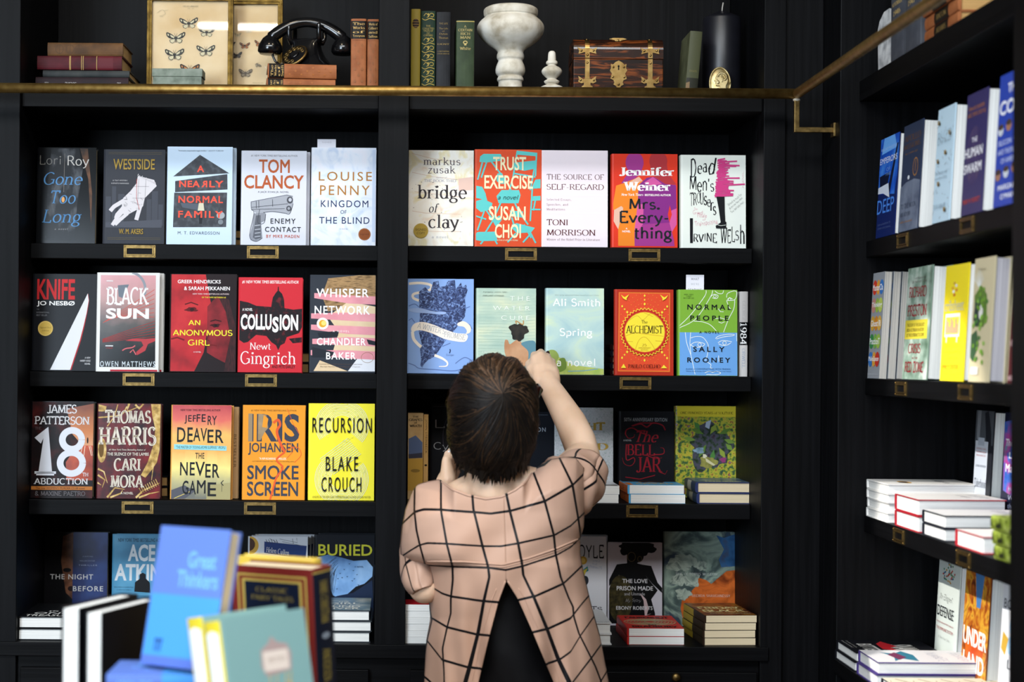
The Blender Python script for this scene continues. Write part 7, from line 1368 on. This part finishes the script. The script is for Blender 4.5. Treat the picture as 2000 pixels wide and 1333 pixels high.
# ------------------------------------------------------------------ hair: many tapering locks combed out of the crown
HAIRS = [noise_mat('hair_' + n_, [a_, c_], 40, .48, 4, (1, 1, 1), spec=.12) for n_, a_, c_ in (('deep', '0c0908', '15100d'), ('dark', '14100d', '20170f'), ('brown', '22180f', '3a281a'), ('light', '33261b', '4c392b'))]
HH = pl(959, 800, 3.59)
def hs(d, k=1.0):
    z = max(-.999, min(.999, d.z)); h = Vector((d.x, d.y, 0)); h = h.normalized() if h.length > 1e-6 else Vector((0, -1, 0))
    if z >= 0: f_ = math.sqrt(1 - z * z); zz = z * .118
    else: f_ = (1 - abs(z) ** 3) ** (1 / 3); zz = z * .143
    lop = .010 * z
    return HH + Vector((h.x * f_ * .0965 * k + .004 + lop * .4, h.y * f_ * .108 * k, zz * (k if z > 0 else 1)))
wh = Vector((.14, -.945, .30)).normalized(); e1 = wh.cross(Vector((0, 0, 1))).normalized(); e2 = e1.cross(wh).normalized()
q = MB(); vs = []; fs = []; nu, nv = 48, 26
for j in range(nv + 1):
    t = .02 + (2.75 - .02) * j / nv
    for i in range(nu):
        a_ = 2 * math.pi * i / nu; d = wh * math.cos(t) + (e1 * math.cos(a_) + e2 * math.sin(a_)) * math.sin(t)
        d = Vector((d.x, min(d.y, .55 if d.z < .45 else 1), max(d.z, -.82))).normalized(); vs.append(hs(d, .95))
for j in range(nv):
    for i in range(nu): fs.append((j * nu + i, j * nu + (i + 1) % nu, (j + 1) * nu + (i + 1) % nu, (j + 1) * nu + i))
q.add(vs, fs, HAIRS[0], True)
rn = random.Random(11)
def lock(phi, t0, t1, k, wd, mt, wob):
    pts = []
    n = 12
    for i in range(n + 1):
        t = t0 + (t1 - t0) * i / n; ph = phi + .75 * (1 - math.exp(-1.3 * t)) + wob * math.sin(t * 2.3 + phi * 3) + .10 * math.sin(phi * 4 + t * 3)
        d = wh * math.cos(t) + (e1 * math.cos(ph) + e2 * math.sin(ph)) * math.sin(t)
        if d.y > .5 and d.z < .42 or d.y > .86: break
        if d.z < -HEM(d): break
        pts.append(hs(d, k * (1 - .012 * (i / n) ** 2) + .016 * math.sin(ph * 9 + 2.1 * math.sin(t * 2)) * min(1, t) + .010 * math.sin(ph * 17 + t * 4) * min(1, t)))
    if len(pts) < 3: return
    o = []; f = []; n = len(pts)
    for i, p in enumerate(pts):
        tg = (pts[min(i + 1, n - 1)] - pts[max(i - 1, 0)]).normalized(); nr = (p - HH).normalized(); sd = tg.cross(nr).normalized()
        w = wd * (1 - (i / (n - 1)) ** 2.2 * .9) * min(1, .35 + i * .3)
        o += [p - sd * w, p + nr * w * .55, p + sd * w]
    for i in range(n - 1):
        for k_ in (0, 1): f.append((3 * i + k_, 3 * i + k_ + 1, 3 * i + 3 + k_ + 1, 3 * i + 3 + k_))
    q.add(o, f, mt, True)
_h = [0]
def HEM(d): return min(.99, _h[0]) + (.0 if d.y < -.2 else -.10)
for i in range(4200):
    phi = rn.uniform(0, 2 * math.pi); t0 = rn.choice((.0, .0, rn.uniform(0, .5), rn.uniform(0, 1.3))); _h[0] = .93 + .035 * math.sin(phi * 19 + 1) + .03 * math.sin(phi * 33) + rn.uniform(-.06, .05)
    up = math.sin(phi + .3) ; r_ = rn.random()
    top_ = math.sin(phi) > .1  # upper locks lighter, lower ones near black: light from above painted into the hair
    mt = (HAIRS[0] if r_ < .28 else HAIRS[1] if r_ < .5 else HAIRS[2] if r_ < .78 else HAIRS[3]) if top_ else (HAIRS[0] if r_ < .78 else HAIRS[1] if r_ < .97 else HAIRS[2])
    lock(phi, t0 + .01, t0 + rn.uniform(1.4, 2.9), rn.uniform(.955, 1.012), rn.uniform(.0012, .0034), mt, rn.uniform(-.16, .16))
for i in range(70):
    phi = rn.uniform(0, 2 * math.pi); _h[0] = rn.uniform(.9, 1); lock(phi, rn.uniform(.2, 1.2), rn.uniform(1.5, 2.9), rn.uniform(1.015, 1.05), .0005, HAIRS[2], rn.uniform(-.25, .25))
for i in range(150):
    a_ = rn.uniform(-2.9, .0) if i % 4 else rn.uniform(-2.3, -.9); bk_ = max(0, -math.sin(a_)) ** 2; zz_ = -.76 - .15 * bk_ + rn.uniform(-.05, .03); d = Vector((math.cos(a_), math.sin(a_), 0)); d.z = zz_; p0 = hs(d, rn.uniform(.96, 1.0)); L_ = rn.uniform(.006, .030); wv = Vector((rn.uniform(-.010, .006), .004, -L_)); sd = Vector((-math.sin(a_), math.cos(a_), 0)) * rn.uniform(.0025, .008)
    up_ = hs(Vector((d.x, d.y, zz_ + .16)), .99); nr = Vector((math.cos(a_), math.sin(a_), 0)) * .002
    q.add([up_ - sd, up_ + nr, up_ + sd, p0 - sd, p0 + nr, p0 + sd, p0 + wv], [(0, 1, 4, 3), (1, 2, 5, 4), (3, 4, 6), (4, 5, 6)], HAIRS[0 if i % 3 else 1], True)
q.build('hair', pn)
# ------------------------------------------------------------------ blouse
m, N, L, b = new_mat('peach_check_satin'); uvn = N.new('ShaderNodeUVMap'); uvn.uv_map = 'fabric'; sp_ = N.new('ShaderNodeSeparateXYZ'); L.new(uvn.outputs[0], sp_.inputs[0]); outs = []
for ax in (0, 1):
    f_ = N.new('ShaderNodeMath'); f_.operation = 'ADD'; f_.inputs[1].default_value = 100.5; L.new(sp_.outputs[ax], f_.inputs[0]); g_ = N.new('ShaderNodeMath'); g_.operation = 'FRACT'; L.new(f_.outputs[0], g_.inputs[0])
    s_ = N.new('ShaderNodeMath'); s_.operation = 'SUBTRACT'; s_.inputs[1].default_value = .5; L.new(g_.outputs[0], s_.inputs[0]); a_ = N.new('ShaderNodeMath'); a_.operation = 'ABSOLUTE'; L.new(s_.outputs[0], a_.inputs[0])
    l_ = N.new('ShaderNodeMath'); l_.operation = 'LESS_THAN'; l_.inputs[1].default_value = .036; L.new(a_.outputs[0], l_.inputs[0]); outs.append(l_)
mx = N.new('ShaderNodeMath'); mx.operation = 'MAXIMUM'; L.new(outs[0].outputs[0], mx.inputs[0]); L.new(outs[1].outputs[0], mx.inputs[1]); cm_ = N.new('ShaderNodeMixRGB'); cm_.inputs[1].default_value = hexc('ba9682'); cm_.inputs[2].default_value = hexc('0e0d10'); L.new(mx.outputs[0], cm_.inputs[0]); L.new(cm_.outputs[0], b.inputs['Base Color'])
b.inputs['Roughness'].default_value = .46; b.inputs['Specular IOR Level'].default_value = .2
tc = N.new('ShaderNodeTexCoord'); mp = N.new('ShaderNodeMapping'); mp.inputs['Scale'].default_value = (14, 14, 5); nz = N.new('ShaderNodeTexNoise'); nz.inputs['Scale'].default_value = 1; nz.inputs['Detail'].default_value = 2; bp = N.new('ShaderNodeBump'); bp.inputs['Strength'].default_value = .35; bp.inputs['Distance'].default_value = .012
L.new(tc.outputs['Object'], mp.inputs[0]); L.new(mp.outputs[0], nz.inputs['Vector']); L.new(nz.outputs[0], bp.inputs['Height']); L.new(bp.outputs[0], b.inputs['Normal']); CHECK = m
def cz(p): return [(770 + x / 3.078, 900 + y / 3.078) for x, y in p]
VL = [cz(p) for p in ([(125, 120), (122, 300), (135, 420), (155, 510), (185, 620), (212, 760), (208, 860), (228, 960), (200, 1080), (180, 1200), (170, 1800)],
    [(280, 110), (280, 300), (315, 500), (350, 640), (352, 720), (340, 830), (340, 920), (318, 1000), (290, 1130), (300, 1270), (310, 1800)],
    [(462, 110), (475, 290), (530, 515), (565, 640), (572, 700), (538, 840), (500, 1040), (445, 1240), (400, 1400), (380, 1800)],
    [(655, 110), (695, 305), (745, 500), (770, 640), (775, 690), (840, 820), (920, 1010), (990, 1190), (1060, 1333), (1120, 1800)],
    [(845, 95), (905, 245), (960, 450), (970, 560), (1000, 700), (1050, 830), (1075, 880), (1080, 940), (1110, 1040), (1210, 1240), (1245, 1333), (1300, 1800)],
    [(1000, 0), (1070, 145), (1105, 350), (1118, 440), (1125, 560), (1150, 720), (1190, 850), (1200, 930), (1230, 1040), (1330, 1240), (1400, 1800)])]
HL = [cz(p) for p in ([(0, 400), (50, 380), (125, 310), (180, 295), (280, 297), (490, 312), (580, 320), (700, 303), (905, 245), (1070, 150), (1140, 80), (1300, -40)],
    [(0, 610), (85, 552), (150, 512), (200, 498), (320, 503), (540, 517), (640, 518), (745, 500), (960, 452), (1060, 395), (1150, 310), (1300, 200)],
    [(0, 700), (170, 628), (350, 637), (570, 645), (670, 658), (770, 635), (970, 570), (1060, 520), (1115, 465), (1300, 330)],
    [(100, 690), (235, 765), (290, 800), (345, 818), (530, 845), (670, 856), (750, 838), (850, 815), (1015, 740), (1120, 640), (1300, 480)],
    [(100, 870), (230, 950), (320, 1003), (490, 1045), (670, 1062), (830, 1035), (930, 1010), (1060, 950), (1130, 860), (1200, 780), (1300, 660)],
    [(100, 1020), (205, 1090), (290, 1200), (440, 1243), (670, 1268), (910, 1225), (1000, 1195), (1060, 1150), (1120, 1050), (1190, 950), (1320, 800)],
    [(100, 1230), (205, 1320), (290, 1400), (440, 1450), (670, 1470), (910, 1430), (1060, 1350), (1190, 1180), (1320, 1000)])]
def interp(pl_, key, k_i, o_i):
    if key <= pl_[0][k_i]: a_, c_ = pl_[0], pl_[1]
    elif key >= pl_[-1][k_i]: a_, c_ = pl_[-2], pl_[-1]
    else:
        for a_, c_ in zip(pl_, pl_[1:]):
            if a_[k_i] <= key <= c_[k_i]: break
    t = (key - a_[k_i]) / (c_[k_i] - a_[k_i]); return a_[o_i] + (c_[o_i] - a_[o_i]) * max(-.5, min(1.5, t))
def grade(vals, x):
    for i in range(len(vals) - 1):
        if x < vals[i + 1] or i == len(vals) - 2: return i + (x - vals[i]) / max(vals[i + 1] - vals[i], 4)
def fabric(u, v): return (grade([interp(p, v, 1, 0) for p in VL], u), grade([interp(p, u, 0, 1) for p in HL], v))
TOP = [(802, 972), (808, 956), (816, 947), (835, 941), (857, 937), (868, 945), (884, 956), (912, 967), (949, 974.5), (980, 970), (1006, 957), (1026, 942), (1044, 917), (1060, 905), (1075, 898), (1103, 893), (1125, 896), (1140, 915)]
LE = [(802, 900), (802, 970), (792, 995), (785, 1030), (782, 1062), (783, 1084), (796, 1096), (834, 1106), (838, 1176), (841, 1209), (833, 1251), (828, 1333), (826, 1500)]
RE = [(1140, 890), (1142, 985), (1140, 1030), (1133, 1053), (1133, 1082), (1138, 1111), (1153, 1176), (1171, 1241), (1189, 1333), (1205, 1500)]
SLL = [(982, 900), (985, 970), (988, 1080), (989, 1133), (973, 1176), (955, 1244), (934, 1333), (900, 1500)]
SLR = [(982, 900), (985, 970), (988, 1080), (989, 1133), (1012, 1170), (1041, 1235), (1082, 1333), (1135, 1500)]
def back_y(u, v, top):
    xl, xr = interp(LE, v, 1, 0), interp(RE, v, 1, 0); qn = max(-1, min(1, 2 * (u - xl) / (xr - xl) - 1)); s_ = math.sqrt(max(0, 1 - abs(qn) ** (2.4 + 2.2 * max(0, min(1, (1090 - v) / 80)))))
    nf = max(0, min(1, (u - 862) / 25)) * max(0, min(1, (1046 - u) / 25)); g_ = math.sqrt(max(0, min(1, (v - top) / 62)))
    D = .118 + (.02 if v > 1110 else .02 * max(0, (v - 1000)) / 110)
    low = max(0, (v - 1110) / 220)
    fold = low * (.010 * math.sin(u * .075 + v * .006) + .007 * math.sin(u * .13 - v * .011 + 1)) + .0035 * math.sin(u * .05 + v * .045) * min(1, max(0, (v - 985) / 60)) * (1 - min(1, low))
    return 3.635 - D * s_ * (g_ * (1 - nf) + nf * (.93 + .07 * g_)) + fold * s_
q = MB(); q.uv = []
def sheet(EL, ER, nx, ny, vb, yf, back=True):
    vs = []; fs = []; uv = []
    for j in range(ny + 1):
        for i in range(nx + 1):
            f_ = i / nx; u0_ = EL[0][0] + (ER[0][0] - EL[0][0]) * f_; vt = interp(TOP, u0_, 0, 1); r = (j / ny) ** 1.15; v = vt + (vb - vt) * r
            u = interp(EL, v, 1, 0) + (interp(ER, v, 1, 0) - interp(EL, v, 1, 0)) * f_
            vs.append(pl(u, v, yf(u, v, interp(TOP, u, 0, 1)))); uv.append(fabric(u, v) if back else (u / 62, v / 66))
    for j in range(ny):
        for i in range(nx): fs.append((j * (nx + 1) + i, j * (nx + 1) + i + 1, (j + 1) * (nx + 1) + i + 1, (j + 1) * (nx + 1) + i))
    q.add(vs, fs, CHECK, True); q.uv += uv
sheet(LE, SLL, 60, 110, 1470, back_y); sheet(SLR, RE, 60, 110, 1470, back_y)
sheet(LE, RE, 60, 60, 1470, lambda u, v, t: 3.635 + (.105 * math.sqrt(max(0, 1 - abs(2 * (u - interp(LE, v, 1, 0)) / (interp(RE, v, 1, 0) - interp(LE, v, 1, 0)) - 1) ** 2.4))) * (.45 + .55 * math.sqrt(max(0, min(1, (v - t) / 90)))), False)
def sleeve(axis, rs, u_of, n=40, hem=True, wr=.0):
    """fabric tube around an arm; u_of gives pattern coordinates"""
    ax = [pl(*p) for p in axis]; k = 6; P_ = []; R_ = []
    for i in range(len(ax) - 1):
        for t in range(k):
            t /= k; a_, b_, c_, d_ = ax[max(i - 1, 0)], ax[i], ax[i + 1], ax[min(i + 2, len(ax) - 1)]
            P_.append(.5 * (2 * b_ + (c_ - a_) * t + (2 * a_ - 5 * b_ + 4 * c_ - d_) * t * t + (3 * b_ - a_ - 3 * c_ + d_) * t ** 3)); R_.append(tuple(rs[i][z_] + (rs[i + 1][z_] - rs[i][z_]) * t for z_ in (0, 1)))
    P_.append(ax[-1]); R_.append(rs[-1]); vs = []; fs = []; uv = []; pa = Vector((0, -1, 0)); ln_ = 0
    for i, p in enumerate(P_):
        d = (P_[min(i + 1, len(P_) - 1)] - P_[max(i - 1, 0)]).normalized(); x = (pa - d * pa.dot(d)).normalized(); y = d.cross(x)
        if i: ln_ += (P_[i] - P_[i - 1]).length
        for j in range(n + 1):
            a_ = 2 * math.pi * j / n; w_ = 1 + wr * math.sin(a_ * 3 + i * .55) * min(1, i / 8) + wr * .6 * math.sin(a_ * 5 - i * .9)
            vs.append(p + x * math.cos(a_) * R_[i][0] * w_ + y * math.sin(a_) * R_[i][1] * w_); uv.append(u_of(a_, ln_, vs[-1]))
    for i in range(len(P_) - 1):
        for j in range(n): fs.append((i * (n + 1) + j, i * (n + 1) + j + 1, (i + 1) * (n + 1) + j + 1, (i + 1) * (n + 1) + j))
    q.add(vs, fs, CHECK, True); q.uv += uv
    return vs[-(n + 1):]
sleeve([(1062, 985, 3.66), (1088, 966, 3.665), (1108, 953, 3.68), (1126, 938, 3.71), (1144, 914, 3.755)], [(.055, .060), (.064, .070), (.068, .072), (.062, .064), (.050, .050)], lambda a_, l_, p: (4.8 + (a_ - math.pi) * .95, 1.32 - l_ / .07 * .9 + .3 * math.sin(a_)), wr=.05)
sleeve([(824, 1030, 3.70), (817, 1072, 3.69), (815, 1102, 3.648), (821, 1135, 3.612), (829, 1158, 3.600)], [(.050, .036), (.055, .038), (.056, .039), (.050, .036), (.043, .027)], lambda a_, l_, p: (.15 + (a_ - math.pi) * .85, 2.2 + l_ / .072), wr=.05)
def seam(pts, r, uvc=(.5, .5), dy=0):
    k0 = len(q.v); pp = [pl(u, v, back_y(u, v, interp(TOP, u, 0, 1)) - dy) for u, v in pts]; q.tube(pp, r, CHECK, 8)
    for u, v in pts: q.uv += [fabric(u, v)] * 8
sm_ = [(834 + i * 298 / 60, 0) for i in range(61)]; yk = [(830, 1097), (905, 1098), (981, 1104), (1030, 1092), (1085, 1073), (1133, 1052)]
seam([(u, interp(yk, u, 0, 1)) for u, _ in sm_], .0016, dy=.001); seam([(u, interp(yk, u, 0, 1) + 5) for u, _ in sm_], .0008, dy=.0008)
seam([(u, interp(TOP, u, 0, 1) + 1) for u in range(860, 1045, 4)], .0022, dy=.0005)
for E_, sg in ((SLL, -1), (SLR, 1)): seam([(interp(E_, v, 1, 0) + sg * 1, v) for v in range(1136, 1460, 6)], .0014, dy=.0004); seam([(interp(E_, v, 1, 0) + sg * 13, v) for v in range(1150, 1460, 6)], .0005, dy=.0006)
bl = q.build('blouse', pn); sd = bl.modifiers.new('cloth', 'SOLIDIFY'); sd.thickness = .0012; sd.offset = 0
# black top worn under it, trousers, shoes
q = MB(); rows = [(1060, 138, .095), (1120, 136, .100), (1180, 134, .102), (1250, 132, .102), (1330, 138, .106), (1420, 152, .112), (1460, 154, .112)]; vs = []; fs = []; n = 48
for j in range(49):
    t = j / 48 * (len(rows) - 1); i = min(int(t), len(rows) - 2); f_ = t - i; v, hw, d_ = (rows[i][k] + (rows[i + 1][k] - rows[i][k]) * f_ for k in range(3))
    for k in range(n):
        a_ = 2 * math.pi * k / n; w_ = .012 * math.sin(v * .021 + math.sin(a_ * 2) * 2.2) * max(0, min(1, (v - 1180) / 80)); vs.append(pl(985 + hw * .94 * math.cos(a_) * (1 if abs(math.cos(a_)) > 0 else 1), v, 3.63) + Vector((0, (d_ - .004 + w_) * math.sin(a_), 0)))
for j in range(48):
    for k in range(n): fs.append((j * n + k, j * n + (k + 1) % n, (j + 1) * n + (k + 1) % n, (j + 1) * n + k))
q.add(vs, fs, noise_mat('black_satin', ['0b0b0d', '141416'], 18, .42, 3, (1, 1, .4), bump=.2), True); q.build('black_top', pn)
DEN = noise_mat('dark_denim', ['14161e', '20242e'], 90, .8, 4)
q = MB()
for s_ in (-1, 1): limb(q, [Vector((.02 + s_ * .075, .03, .85)), Vector((s_ * .09, .03, .46)), Vector((s_ * .095, .03, .10))], [.088, .068, .055], DEN, 20)
q.ell(Vector((.02, .03, .88)), (.140, .092, .10), DEN, 24, 14); grown(q, 'trousers', pn, .009, 5)
for s_ in (-1, 1):
    q = MB(); q.ell((s_ * .100, .075, .045), (.043, .125, .045), '18181a', 20, 12); q.box(s_ * .100 - .04, s_ * .100 + .04, -.04, .19, 0, .018, '2a2a2c'); q.build('shoe', pn)
